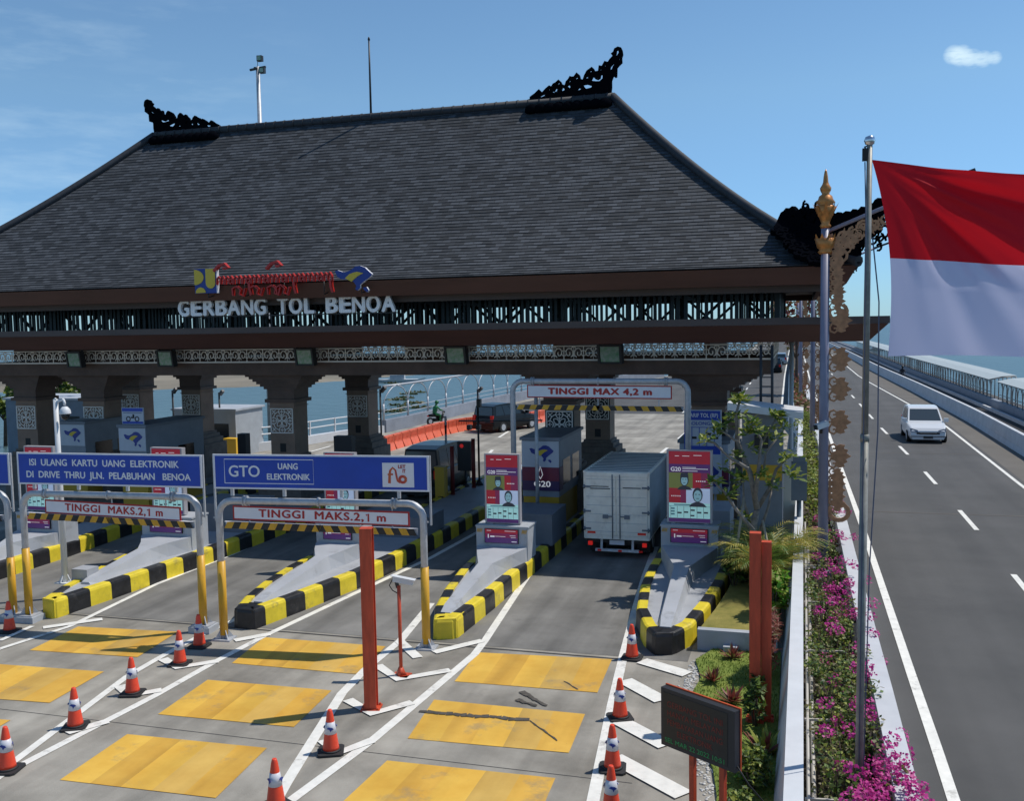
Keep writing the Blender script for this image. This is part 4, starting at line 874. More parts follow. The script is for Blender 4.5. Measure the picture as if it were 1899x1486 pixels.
def screen(label, x0, x1, y, z0, z1):
    w_, h = x1-x0, z1-z0; T = thing('display_screen', label, 'display screen', ((x0+x1)/2, y, z0), 0, 'tall display screens on the island pedestals', world=True)
    mb = MB(); mb.box(x0, x1, y, y+.16, z0, z1); mb.box(x0+.1, x0+.2, y+.02, y+.14, z0-.03, z0-.0); mb.box(x1-.2, x1-.1, y+.02, y+.14, z0-.03, z0); mb.build('case', mat('screen_case', (.42, .40, .42), .5, .2), T)
    mb = MB(); a = .05*w_; X0, W = x0+a, w_-2*a; O = (X0, y-.004, z0+.02); Hh = h-.05
    L = [(0, W, 0, Hh, 3, 0), (0, W, .0, .055*Hh, 0, 1), (0, W, .055*Hh, .27*Hh, 4, 1), (0, .42*W, .27*Hh, .48*Hh, 1, 1), (.42*W, W, .27*Hh, .48*Hh, 5, 1), (0, .58*W, .48*Hh, .70*Hh, 7, 1), (.58*W, .78*W, .48*Hh, .70*Hh, 1, 1), (.78*W, W, .48*Hh, .70*Hh, 2, 1), (0, W, .70*Hh, .82*Hh, 0, 1), (0, W, .82*Hh, Hh, 1, 1), (.28*W, .42*W, .27*Hh, .48*Hh, 2, 2),
         (.12*W, .88*W, .238*Hh, .252*Hh, 9, 2)]
    for i in range(6): L.append((.04*W+.16*W*i, .048*W+.16*W*i, .06*Hh, .225*Hh, 3, 2))
    for i, zz in enumerate((.12, .13, .16, .13, .13)): L.append((.21*W+.16*W*i, .31*W+.16*W*i, zz*Hh, (zz+.022)*Hh, 3, 3))
    L += [(.36*W+.16*W, .46*W+.16*W, .085*Hh, .105*Hh, 3, 4), (.05*W, .14*W, .10*Hh, .12*Hh, 9, 3), (.05*W, .14*W, .14*Hh, .16*Hh, 9, 3), (.05*W, .14*W, .18*Hh, .2*Hh, 9, 3), (.0, W, .222*Hh, .226*Hh, 9, 3)]
    for zz, a0, a1 in ((.77, .33, .66), (.75, .33, .95), (.72, .33, .7), (.93, .15, .25), (.93, .33, .5), (.94, .6, .8)): L.append((a0*W, a1*W, zz*Hh, (zz+.008)*Hh, 6, 3))
    for i in range(5): L += [(.66*W+.05*W*i, .69*W+.05*W*i, .575*Hh, .59*Hh, 6, 3), (.06*W+.05*W*i, .085*W+.05*W*i, .36*Hh, .375*Hh, 6, 3)]
    rects(mb, O, L)
    # two plain portrait heads
    def head(cx, cz, s, hat):
        e = lambda rx, rz, a, b, n=14: [(cx*W+rx*s*math.cos(R_(a+(b-a)*i/n)), cz*Hh+rz*s*math.sin(R_(a+(b-a)*i/n))) for i in range(n+1)]
        UO = (X0, y-.016, z0+.02)
        mb.plate([(cx*W-.9*s, cz*Hh-1.25*s), (cx*W+.95*s, cz*Hh-1.25*s), (cx*W+.6*s, cz*Hh-.9*s), (cx*W+.2*s, cz*Hh-.75*s), (cx*W-.25*s, cz*Hh-.75*s), (cx*W-.65*s, cz*Hh-.95*s)], UO, X_, Z_, .001, 3)
        mb.plate(e(.52, .78, 0, 360)[:-1], (X0, y-.018, z0+.02), X_, Z_, .001, 3)
        mb.plate([(p[0], p[1]-.1*s) for p in e(.40, .60, 0, 360)[:-1]], (X0, y-.020, z0+.02), X_, Z_, .001, 8)
        for dx in (-.17, .17): mb.plate([(cx*W+dx*s-.09*s, cz*Hh+.02*s), (cx*W+dx*s+.09*s, cz*Hh+.02*s), (cx*W+dx*s+.07*s, cz*Hh+.1*s), (cx*W+dx*s-.07*s, cz*Hh+.1*s)], (X0, y-.022, z0+.02), X_, Z_, .001, 3)
        mb.plate([(cx*W-.14*s, cz*Hh-.40*s), (cx*W+.14*s, cz*Hh-.40*s), (cx*W+.12*s, cz*Hh-.34*s), (cx*W-.12*s, cz*Hh-.34*s)], (X0, y-.022, z0+.02), X_, Z_, .001, 3)
        if hat: mb.plate([(cx*W-.5*s, cz*Hh+.28*s), (cx*W+.5*s, cz*Hh+.28*s), (cx*W+.42*s, cz*Hh+.9*s), (cx*W-.42*s, cz*Hh+.85*s)], (X0, y-.024, z0+.02), X_, Z_, .001, 3)
    head(.38, .60, .16*W/.8, True); head(.70, .39, .19*W/.8, False)
    mb.build('display', [S_PUR, S_RED, S_DRED, S_INK, S_CYAN, S_LBLUE, S_WHT, S_OLV, S_SKIN, mat('screen_teal', (.10, .30, .36), .3)], T)
    text('lettering', 'G20', .13*w_, T, (X0+.17*W, y-.016, z0+.735*h), X_, Z_, S_WHT, .001, .003)
    return T
IS = {}
IS[3] = island('toll island with grey crash nose left of the box truck', [(-6.62, 17.92), (-6.52, 20), (-6.46, 23), (-6.36, 26), (-6.30, 39)], [(-7.06, 17.74), (-7.40, 18.7), (-7.70, 20.1), (-7.98, 22), (-8.08, 24), (-8.2, 39)], -7.84, -6.50, 22.8, 0, (-6.98, 18.25), (-7.12, 21.3, .93))
IS[4] = island('toll island with grey crash nose and tree shadows, beside the garden', [(-2.30, 18.00), (-2.0, 18.7), (-1.8, 20.2), (-1.66, 21.8), (-1.62, 23), (-1.58, 39)], [(-2.66, 17.9), (-2.93, 18.4), (-3.27, 19.5), (-3.48, 21.4), (-3.55, 23), (-3.55, 39)], -3.34, -1.95, 23.8, 1, (-2.50, 18.35), (-2.62, 22.0, .93))
IS[2] = island('toll island with grey crash nose behind the square red post and GTO sign', [(-10.97, 17.46), (-10.63, 18.9), (-10.22, 20.9), (-9.98, 23), (-9.84, 27), (-9.8, 39)], [(-11.47, 17.5), (-11.78, 18.4), (-12.05, 19.6), (-12.25, 21.2), (-12.28, 23), (-12.08, 28), (-12.0, 39)], -12.05, -10.82, 22.3, 1, (-11.20, 18.05), (-11.28, 21.1, .90))
IS[1] = island('toll island carrying the white dome camera pole on its tip', [(-15.72, 17.10), (-15.52, 18.7), (-15.26, 21.8), (-15.18, 25), (-15.12, 39)], [(-16.14, 17.2), (-16.50, 18.2), (-16.92, 20), (-17.35, 22), (-17.5, 24), (-17.8, 39)], -17.22, -15.66, 22.1, 0, (-16.1, 18.55), (-16.2, 20.8, .90))
IS[0] = island('toll island at the left picture edge behind the two yellow gantry posts', [(-19.75, 17.3), (-19.62, 19.5), (-19.66, 22), (-20.05, 27), (-20.1, 39)], [(-20.3, 17.3), (-20.8, 19), (-21.3, 21), (-21.6, 23), (-22.2, 39)], -21.15, -19.72, 21.8, 1, (-20.3, 18.1), (-20.4, 20.6, .9))
for k, a, b, y in ((3, -7.84, -6.50, 22.8), (4, -3.34, -1.95, 23.8), (2, -12.05, -10.82, 22.3), (1, -17.22, -15.66, 22.1), (0, -21.15, -19.72, 21.8)):
    T, ped = IS[k]; panel(ped, a, b, y); hz = .10*(b-a)
    for q in (a+.02, b-.02-hz):
        m_ = MB(); n = 4; w_ = hz/n
        for i in range(n): m_.plate([(i*w_, 0), ((i+.55)*w_, 0), ((i+1.1)*w_, .09), ((i+.55)*w_, .09)], (q, y-.001, 1.10), X_, Z_, .006)
        m_.build('hazard_patch', YELP, ped, ORG[T.name])
screen('tall display screen left of the box truck', -7.66, -6.74, 23.0, 1.30, 3.06)
screen('tall display screen right of the box truck', -3.22, -2.10, 24.0, 1.30, 3.12)
screen('tall display screen behind the GTO sign, only its edges showing', -11.88, -11.0, 22.5, 1.30, 3.07)
screen('tall display screen behind the right end of the recharge sign', -17.0, -16.0, 22.3, 1.30, 3.12)
screen('tall display screen behind the left end of the recharge sign', -20.95, -19.95, 22.0, 1.30, 3.12)
# ---- height gantries
def gantry(label, A, Bp, H, zbar, plate_z, txt, tsz, rp, tilt, yel, base, group, bold=.007):
    A, Bp = Vector(A), Vector(Bp); U = (Bp-A).normalized(); L = (Bp-A).length; N = Vector((-U.y, U.x, 0)); rz = math.atan2(U.y, U.x)
    T = thing('height_gantry', label, 'height gantry', A, rz, group)
    mb = MB(); r = .10*rp; R = .30
    P = [(0, 0, .02), (0, 0, H-R)]+[(R-R*math.cos(R_(a)), 0, H-R+R*math.sin(R_(a))) for a in (15, 30, 45, 60, 75)]+[(R, 0, H), (L-R, 0, H)]+[(L-R+R*math.sin(R_(a)), 0, H-R+R*math.cos(R_(a))) for a in (15, 30, 45, 60, 75)]+[(L, 0, H-R), (L, 0, .02)]
    mb.tube(P, r, 14)
    for x in (R+.28, L*.5, L-R-.28): mb.tube([(x-.02, 0, H), (x+.02, 0, H)], r*1.35, 12)
    for x in (R+.25, R+.31, L-R-.31, L-R-.25): mb.tube([(x-.012, 0, H), (x+.012, 0, H)], r*1.55, 12)
    mb.build('pipe_frame', STEEL, T)
    if yel:
        for x in (0, L): mb = MB(); mb.tube([(x, 0, .10), (x, 0, yel)], r*1.18, 14); mb.build('yellow_sleeve', YELP, T)
    for x in (0, L):
        mb = MB()
        if base: mb.box(x-.24, x+.24, -.2, .2, 0, .13, 1)
        zb = .13 if base else 0
        mb.box(x-.20, x+.20, -.17, .17, zb, zb+.03)
        for a in range(4): c, s_ = math.cos(a*PI/2+PI/4), math.sin(a*PI/2+PI/4); mb.add([(x+c*r, s_*r, zb+.03), (x+c*.2, s_*.18, zb+.03), (x+c*r, s_*r, zb+.22), (x+c*r-s_*.015, s_*r+c*.015, zb+.03), (x+c*.2-s_*.015, s_*.18+c*.015, zb+.03), (x+c*r-s_*.015, s_*r+c*.015, zb+.22)], [(0, 1, 2), (3, 5, 4), (0, 3, 4, 1), (1, 4, 5, 2)])
        mb.build('base_plate', [STEEL, GREYP], T)
    # striped bar, hung by rods from the pipe; swings a little
    def za(x): return zbar+tilt*(x/L-.5)
    mb = MB(); n = 26; x0, x1 = .12, L-.12; hgt = .135
    for i in range(n):
        a = x0+(x1-x0)*i/n; b = x0+(x1-x0)*(i+1)/n; s_ = (.07 if i < n/2 else -.07); m_ = i % 2
        mb.add([(a, -.035, za(a)), (b, -.035, za(b)), (b+s_, -.035, za(b)+hgt), (a+s_, -.035, za(a)+hgt)], [(0, 1, 2, 3)], m_)
        mb.add([(a, -.035, za(a)), (b, -.035, za(b)), (b, .03, za(b)), (a, .03, za(a))], [(0, 3, 2, 1)], m_)
    mb.add([(x0, -.034, za(x0)+hgt), (x1, -.034, za(x1)+hgt), (x1, .03, za(x1)+hgt), (x0, .03, za(x0)+hgt)], [(0, 1, 2, 3)], 2)
    mb.add([(x0, .03, za(x0)), (x1, .03, za(x1)), (x1, .03, za(x1)+hgt), (x0, .03, za(x0)+hgt)], [(3, 2, 1, 0)], 2)
    mb.build('striped_bar', [YELP, BLKK, SIGNW], T)
    pz0, pz1, pa, pb = plate_z; t = tilt*.9
    mb = MB(); mb.add([(pa, 0, pz0-t*.5), (pb, 0, pz0+t*.5), (pb, 0, pz1+t*.5), (pa, 0, pz1-t*.5), (pa, .02, pz0-t*.5), (pb, .02, pz0+t*.5), (pb, .02, pz1+t*.5), (pa, .02, pz1-t*.5)], [(0, 1, 2, 3), (7, 6, 5, 4), (0, 4, 5, 1), (1, 5, 6, 2), (2, 6, 7, 3), (3, 7, 4, 0)])
    e = .032; mb.add([(pa+e, -.003, pz0+e-t*.5), (pb-e, -.003, pz0+e+t*.5), (pb-e, -.003, pz1-e+t*.5), (pa+e, -.003, pz1-e-t*.5)], [(0, 1, 2, 3)], 1)
    pl = mb.build('sign_plate', [REDL, SIGNW], T)
    Ud = Vector((pb-pa, 0, t)).normalized()
    Wd = Vector((-Ud.z, 0, Ud.x)); c0 = Vector(((pa+pb)/2+.04, -.006, (pz0+pz1)/2)); tw = (pb-pa)*.72
    if '2,1' in txt:                                     # the figure 1 is drawn with its flag
        text('lettering', 'TINGGI  MAKS.2,', tsz, T, c0-Ud*tw*.085, Ud, Wd, REDL, .002, bold, width=tw*.83, space=1.1)
        text('lettering', 'm', tsz, T, c0+Ud*tw*.465, Ud, Wd, REDL, .002, bold, width=tw*.07)
        mb = MB(); h_ = tsz*.36; o1 = c0+Ud*tw*.365; mb.ribbon([(-.045, h_*.55), (0, h_*.95), (0, -h_)], .032, o1, Ud, Wd, .006); mb.build('lettering', REDL, T)
    else: text('lettering', txt, tsz, T, c0, Ud, Wd, REDL, .002, bold, width=tw, space=1.1)
    mb = MB()
    for x in (pa+.35*(1), (pa+pb)/2, pb-.35): mb.bar((x, .02, H-r), (x, .02, pz1+t*(x/L-.5)-.03), .02); mb.bar((x, .02, pz0+t*(x/L-.5)+.02), (x, .0, za(x)+hgt-.005), .02)
    mb.build('hanger_rods', STEEL, T)
    return T
PI = math.pi
G2A, G2B = g(416, 1186), g(791, 1203); G1A, G1B = g(55, 1152), g(378, 1171); G0B = g(26, 1150); G0A = G0B+(G1A-G1B)
gantry('low height gantry under the GTO sign', G2A, G2B, 2.86, 2.27, (2.44, 2.73, .30, 3.98), 'TINGGI  MAKS.2,1  m', .22, .70, -.07, 1.62, False, 'low height gantries across the car lanes')
gantry('low height gantry under the blue recharge sign', G1A, G1B, 2.83, 2.23, (2.36, 2.66, .55, 3.80), 'TINGGI  MAKS.2,1  m', .22, .70, -.10, 1.62, True, 'low height gantries across the car lanes')
gantry('low height gantry cut off by the left picture edge', G0A, G0B, 2.83, 2.23, (2.40, 2.66, .5, 3.80), 'TINGGI  MAKS.2,1  m', .22, .70, -.08, 1.40, True, 'low height gantries across the car lanes')
A42 = aty(952, 800, 26.0); B42 = aty(1276, 800, 26.0)
gantry('tall height gantry marked 4,2 m above the box truck', (A42.x, 26.0, .37), (B42.x, 26.0, .37), 4.33, 3.53, (3.86, 4.22, .42, 4.44), 'TINGGI MAX 4,2 m', .24, .78, -.03, 0, False, 'tall height gantry', .014)
# ---- blue signs above the gantries
def bluesign(label, A, Bp, H, z0, z1, lines, flo=False, boxed=None):
    A, Bp = Vector(A), Vector(Bp); U = (Bp-A).normalized(); L = (Bp-A).length; rz = math.atan2(U.y, U.x)
    T = thing('blue_sign', label, 'sign', (A.x, A.y, H), rz, None); z0 -= H; z1 -= H
    mb = MB(); mb.box(-.02, L+.02, -.01, .02, z0, z1); mb.box(.02, L-.02, -.016, -.0105, z0+.035, z1-.035, 1); mb.build('panel', [SIGNW, BLUE], T)
    mb = MB()
    for x in (-.03, L+.03): mb.bar((x, .03, -.42), (x, .03, z1), .035)
    for x in (.35, L*.33, L*.6, L-.6): mb.bar((x, .03, .095), (x, .03, z0), .06, .05)
    for x in (-.03, L+.03): mb.bar((x-.05, .03, -.36), (x+.12*(1 if x < 0 else -1), .03, -.36), .03)
    mb.build('support_bars', STEEL, T)
    zm = (z0+z1)/2; h = z1-z0
    for s, x, z, sz, wd in lines: text('lettering', s, sz, T, (x*L, -.019, z0+z*h), X_, Z_, LETW, .0015, .0055, width=wd*L)
    if boxed:
        a, b, c, d = boxed; mb = MB(); P = [(a*L, c*h), (b*L, c*h), (b*L, d*h), (a*L, d*h), (a*L, c*h)]
        mb.ribbon(P, .014, (0, -.0185, z0), X_, Z_, .004); mb.build('white_border', LETW, T)
    if flo:
        mb = MB(); a, b = .795*L, .938*L; mb.box(a, b, -.024, -.0165, z0+.12*h, z0+.80*h); mb.build('white_label', SIGNW, T)
        FLO = mat('orange_red_logo', (.45, .03, .035), .5, col2=(.60, .16, .03), vscale=4)
        mb = MB(); sx = (b-a); sz = .68*h; O = (a, -.027, z0+.12*h); q = lambda P: [(x*sx, z*sz) for x, z in P]
        mb.ribbon(q([(.22, .16), (.23, .45), (.25, .68), (.33, .80), (.42, .70), (.45, .45), (.48, .26), (.56, .18)]), [.055, .05, .042, .036, .034, .038, .036, .025], O, X_, Z_, .004)
        mb.ribbon(q([(.17, .52), (.34, .53)]), .034, O, X_, Z_, .005)
        mb.ribbon(q([(.645+.10*math.cos(R_(t)), .325+.125*math.sin(R_(t))) for t in range(0, 361, 24)]), .052, O, X_, Z_, .006); mb.build('logo', FLO, T)
        text('lettering', 'LET', .095, T, (a+.62*sx, -.027, z0+.12*h+.84*sz), X_, Z_, REDL, .0015, .004, width=.24*sx)
        text('lettering', 'IT', .095, T, (a+.69*sx, -.027, z0+.12*h+.66*sz), X_, Z_, REDL, .0015, .004, width=.10*sx)
    return T
bluesign('blue GTO sign with white logo square above the right low gantry', G2A+Vector((-.06, 0, 0)), G2B+Vector((.12, 0, 0)), 2.86, 3.10, 3.80, [('GTO', .145, .50, .32, .15), ('UANG', .355, .66, .17, .095), ('ELEKTRONIK', .355, .36, .17, .205)], True, (.05, .475, .17, .86))
bluesign('blue sign with two white lines about recharging electronic money cards', G1A+Vector((-.06, 0, 0)), G1B+Vector((.1, 0, 0)), 2.83, 3.03, 3.72, [('ISI  ULANG  KARTU  UANG  ELEKTRONIK', .475, .69, .20, .82), ('DI  DRIVE  THRU  JLN.  PELABUHAN   BENOA', .495, .31, .20, .90)])
bluesign('blue sign cut off by the left picture edge', G0A+Vector((-.06, 0, 0)), G0B+Vector((.1, 0, 0)), 2.83, 3.0, 3.70, [('HANYA MELAYANI', .60, .68, .20, .70), ('UANG ELEKTRONIK', .52, .30, .20, .76)])
# ---- booths
BOOTHW = mat('booth_white_panel', (.46, .50, .56), .45, var=.05); BOOTHR = mat('booth_red_panel', (.22, .015, .035), .4, col2=(.12, .012, .06), vscale=1.2); BOOTHP = mat('booth_purple_panel', (.035, .015, .09), .4)
BOOTHY = mat('booth_yellow', (.50, .30, .02), .5); BOOTHG = mat('booth_grey', (.22, .25, .29), .5, var=.08)
def isle_logo(part, O, U, W, s, org):
    cx = sum(p[0] for p in ISLE)/len(ISLE); cy = sum(p[1] for p in ISLE)/len(ISLE); q = lambda P: [((x-655)*s, (516-y)*s) for x, y in P]
    mb = MB(); mb.plate(q(ISLE), O, U, W, .006, 0); mb.plate(q(DOT), O, U, W, .006, 0); n = Vector(U).cross(Vector(W)).normalized()
    mb.plate(q(STRIPE), Vector(O)+n*.006, U, W, .006, 1); mb.build('island_logo', [EMBB, EMBY], part, org)
def booth(label, x0, x1, y0, y1, zt, g20=True, red=True):
    T = thing('toll_booth', label, 'toll booth', ((x0+x1)/2, y0, KH-.05), 0, 'toll booths on the islands', world=True); z0 = KH-.05; org = ORG[T.name]
    mb = MB(); mb.box(x0, x1, y0, y1, z0+.9, zt, 0); mb.box(x0+.02, x1-.02, y0+.02, y1-.02, z0, z0+.9, 1)
    for y in (y0+.5, y0+1.7): 
        mb.box(x1-.01, x1+.006, y, y+.9, 1.55, 2.3, 2); mb.box(x0-.006, x0+.01, y, y+.9, 1.55, 2.3, 2)
    b = mb.build('cabin', [BOOTHG, BOOTHY, GLASS], T)
    mb = MB(); mb.box(x0-.06, x1+.06, y0-.06, y1+.06, zt+.002, zt+.09); mb.build('roof', GREYD, T)
    zs = zt-.78
    mb = MB(); mb.box(x0-.004, x1+.004, y0-.03, y0-.002, zs, zt-.02); wp = mb.build('white_panel', BOOTHW, T)
    isle_logo(wp, ((x0+x1)/2+.04, y0-.036, zs+.40), X_, Z_, .0105, org)
    if red:
        mb = MB(); n = 6; h = (zs-1.45)/n
        mb.box(x0-.004, x1+.004, y0-.03, y0-.002, 1.45+h*2.5, zs-.004, 0); mb.box(x0-.004, x1+.004, y0-.03, y0-.002, 1.45, 1.45+h*2.5-.002, 1)
        mb.box(x1+.002, x1+.02, y0+.001, y0+.42, 1.45, zs-.004, 1)
        pn = mb.build('printed_panel', [BOOTHR, BOOTHP], T)
        if g20: t_ = text('lettering', 'G20', .24, T, ((x0+x1)/2+.05, y0-.034, 1.64), X_, Z_, S_WHT, .001, .004, width=.50)
        mb = MB(); mb.ribbon([(0, 0), (-.07, .12), (-.03, .26), (0, .36), (.03, .26), (.07, .12), (0, 0)], .02, ((x0+x1)/2, y0-.035, 1.80), X_, Z_, .003); mb.build('leaf_mark', S_WHT, pn, org)
    return T
booth('toll booth with logo panel and red purple print, left of the box truck', -7.82, -6.72, 27.0, 30.0, 2.92)
booth('toll booth behind the tall tariff board and tree', -3.45, -2.05, 28.6, 31.4, 2.72)
booth('toll booth with logo panel under the small motorcycle sign', -21.75, -20.72, 27.0, 30.2, 3.10, red=False)
booth('toll booth with logo panel behind the white dome camera pole', -25.6, -24.5, 28.6, 31.5, 3.0, red=False)
mb = MB(); mb.box(-7.72, -6.36, 24.7, 26.3, .375, 1.22); one(mb, 'concrete_block', GREYD, 'dark grey block between display screen and toll booth', 'block', (-7.0, 24.7, .375))
mb = MB(); mb.box(-3.3, -1.8, 25.7, 27.2, .375, 1.30); one(mb, 'concrete_block', GREYP, 'grey block behind the right display screen', 'block', (-2.6, 25.7, .375))
mb = MB(); mb.box(-12.2, -10.0, 24.8, 26.2, .375, .95); one(mb, 'concrete_block', GREYD, 'low dark block behind the GTO sign', 'block', (-11, 24.8, .375))
mb = MB(); mb.box(-17.3, -15.4, 24.4, 26.0, .375, 1.2); one(mb, 'concrete_block', GREYD, 'dark block under the recharge sign', 'block', (-16.3, 24.4, .375))
# ---- tariff board, small motorcycle sign
T = thing('tariff_board', 'tall blue and white tariff board behind the frangipani tree', 'sign', (-2.8, 28.3, .37), world=True); a = aty(1270, 760, 28.3); b = aty(1338, 760, 28.3); x0, x1, zt = a.x-.02, b.x, a.z
mb = MB(); mb.box(x0, x1, 28.3, 28.36, zt-2.45, zt); mb.box(x0+.15, x0+.22, 28.38, 28.45, .37, zt-.1, 1); mb.box(x1-.22, x1-.15, 28.38, 28.45, .37, zt-.1, 1); mb.build('board', [BOOTHW, STEEL], T)
mb = MB(); W = x1-x0; O = (x0, 28.297, zt-2.45)
L = [(.03*W, .97*W, 2.15, 2.42, 0, 1), (.03*W, .97*W, 1.93, 1.95, 0, 1), (.03*W, .97*W, 1.16, 1.40, 0, 1), (0, .07*W, 1.16, 2.15, 0, 1)]
for i in range(1, 5): L.append((W*i/5, W*i/5+.02, 1.4, 1.94, 0, 2))
for i, zz in enumerate((1.60, 1.6, 1.72, 1.6)): L.append((W*(i+.95)/5.2+.02, W*(i+1.75)/5.2, zz, zz+.07, 1, 2))
rects(mb, O, L); mb.build('printed_fields', [BLUE, RUBBER], T)
text('lettering', 'TARIF TOL (RP)', .16, T, ((x0+x1)/2, 28.290, zt-.165), X_, Z_, LETW, .001, .003, width=W*.82); text('lettering', 'GOLONGAN', .14, T, ((x0+x1)/2, 28.290, zt-.40), X_, Z_, BLUE, .001, .002, width=W*.8)
mb = MB(); mb.box(x0+.02, x1-.02, 28.285, 28.299, zt-2.4, zt-1.36); wp = mb.build('logo_panel', BOOTHW, T); isle_logo(wp, ((x0+x1)/2, 28.28, zt-1.9), X_, Z_, .0135, ORG[T.name])
T = thing('motorcycle_sign', 'small blue and white sign with motorcycle picture on a toll booth roof', 'sign', (-21.2, 27.1, 3.19), world=True)
a, b = aty(226, 756, 27.1), aty(268, 799, 27.1); mb = MB(); mb.box(a.x, b.x, 27.08, 27.12, 3.20, a.z); mb.box(a.x+.1, a.x+.14, 27.13, 27.17, 3.19, a.z, 1); mb.box(b.x-.14, b.x-.1, 27.13, 27.17, 3.19, a.z, 1); mb.build('board', [BOOTHW, STEEL], T)
W = b.x-a.x; H_ = a.z-3.20; mb = MB(); O = (a.x, 27.077, 3.20); rects(mb, O, [(.02, W-.02, .77*H_, .97*H_, 0, 1), (.02, W-.02, .02, .17*H_, 0, 1), (.06, W-.06, .66*H_, .72*H_, 2, 1), (.42*W, .58*W, .36*H_, .45*H_, 1, 1), (.5*W, .58*W, .42*H_, .60*H_, 1, 2)])
for cx in (.30, .70): mb.ribbon([(cx*W+.075*math.cos(R_(t)), .32*H_+.075*math.sin(R_(t))) for t in range(0, 361, 30)], .03, O, X_, Z_, .012, 1)
mb.build('printed_fields', [BLUE, RUBBER, mat('grey_print', (.18, .22, .34), .5)], T)
# ================================================================== STREET FURNITURE
CONEW = mat('cone_white_band', (.62, .62, .66), .4)
def bp(x, y): return g(x, y)
# cones
cones = [((18, 1172), 'orange cone beside the yellow posts at the left picture edge'), ((370, 1200), 'orange cone leaning close to the right yellow post of the recharge sign gantry'), ((334, 1233), 'orange cone nearest to the gantry posts in the long left row'), ((246, 1288), 'orange cone second from the far end of the left row'),
         ((140, 1350), 'orange cone third from the far end of the left row'), ((14, 1430), 'orange cone nearest the camera in the left row, at the picture edge'), ((614, 1396), 'orange cone in front of the square red post'), ((512, 1497), 'orange cone cut by the bottom edge between two lanes'),
         ((1172, 1222), 'orange cone beside the black island nose'), ((1150, 1333), 'orange cone left of the white stripes, above the display board'), ((1136, 1428), 'orange cone left of the dark display board'), ((1134, 1512), 'orange cone cut by the bottom edge near the display board')]
c0 = None
def coneparts(T):
    mb = MB(); P = [(.125, .045), (.118, .10), (.095, .26), (.066, .46), (.045, .60), (.034, .64), (.028, .655)]
    mb.lathe(P, 18); mb.build('cone_body', ORANGE, T)
    mb = MB(); mb.lathe([(.0925, .30), (.0665, .475)], 18, m=0)
    for a in (-90, 30, 150):
        ca, sa = math.cos(R_(a)), math.sin(R_(a)); n = Vector((ca, sa, 0)); t = Vector((-sa, ca, 0))
        mb.plate([(-.05, .01), (-.02, .028), (.03, .02), (.055, .0), (.02, -.02), (.01, -.045), (-.005, -.01)], n*.089+Vector((0, 0, .385)), t, (Z_-n*.13).normalized(), .006, 1)
    mb.build('reflective_band', [CONEW, EMBB], T)
    mb = MB(); mb.prism([(-.19, -.15), (-.15, -.19), (.15, -.19), (.19, -.15), (.19, .15), (.15, .19), (-.15, .19), (-.19, .15)], 0, .035); mb.lathe([(.15, .034), (.128, .06)], 18); mb.build('base', RUBBER, T)
for (px, lab) in cones:
    p = bp(*px)
    if c0 is None: c0 = thing('traffic_cone', lab, 'traffic cone', p, .2, 'orange traffic cones on the plaza'); coneparts(c0)
    else: dup(c0, p, random.uniform(-.5, .5), lab)
for px, lab in (((822, 843), 'small far cone beside the dark van roof'), ((1176, 868), 'small far cone beyond the box truck'), ((972, 868), 'small far cone right of the left display screen')):
    q = g(*px); dup(c0, (q.x, q.y, 0), .3, lab)
# red posts
def hpost(label, p, h, s, group=None, rz=0.0):
    T = thing('steel_post', label, 'post', p, rz, group)
    mb = MB(); mb.box(-s/2, s/2, -s/2, -s/2+.02, .02, h); mb.box(-s/2, s/2, s/2-.02, s/2, .02, h); mb.box(-.012, .012, -s/2+.0205, s/2-.0205, .02, h-.01); mb.box(-s/2, s/2, -s/2+.001, s/2-.001, h, h+.012); mb.build('beam', REDS, T)
    mb = MB(); mb.box(-s*.8, s*.8, -s*.75, s*.75, 0, .025)
    for a, b in ((-1, -1), (1, -1), (1, 1), (-1, 1)): mb.lathe([(.018, .025), (.018, .055)], 6, (a*s*.62, b*s*.58, 0))
    mb.build('base_plate', REDS, T); return T
hpost('tall square red steel post standing between two lanes', g(689, 1315), 3.02, .20, rz=.25)
q = g(1400, 1342); hpost('taller red steel post in the garden by the planter', (q.x, q.y, .04), 2.98, .17, 'pair of red steel posts in the garden'); q = g(1417, 1352); hpost('shorter red steel post right beside the taller one in the garden', (q.x+.02, q.y+.25, .04), 2.83, .15, 'pair of red steel posts in the garden')
# camera on a thin red pole
p = g(744, 1254); T = thing('lane_camera', 'white camera on a thin red pole between two lanes', 'camera', p)
mb = MB(); mb.tube([(0, 0, .1), (0, 0, 1.66)], .035, 8); mb.box(-.16, .16, -.13, .13, 0, .02); mb.lathe([(.11, .02), (.04, .17)], 4); mb.build('pole', REDS, T)
mb = MB(); mb.bar((-.10, 0, 1.78), (.26, .05, 1.72), .10, .09); mb.bar((-.14, 0, 1.84), (.30, .05, 1.765), .12, .012); mb.build('camera_housing', WHITE, T)
mb = MB(); mb.bar((-.02, 0, 1.62), (-.05, 0, 1.75), .05); mb.tube([(-.12, 0, 1.76), (-.17, -.03, 1.66), (-.12, 0, 1.56), (-.03, 0, 1.52)], .010, 6); mb.build('bracket', DKSTEEL, T)
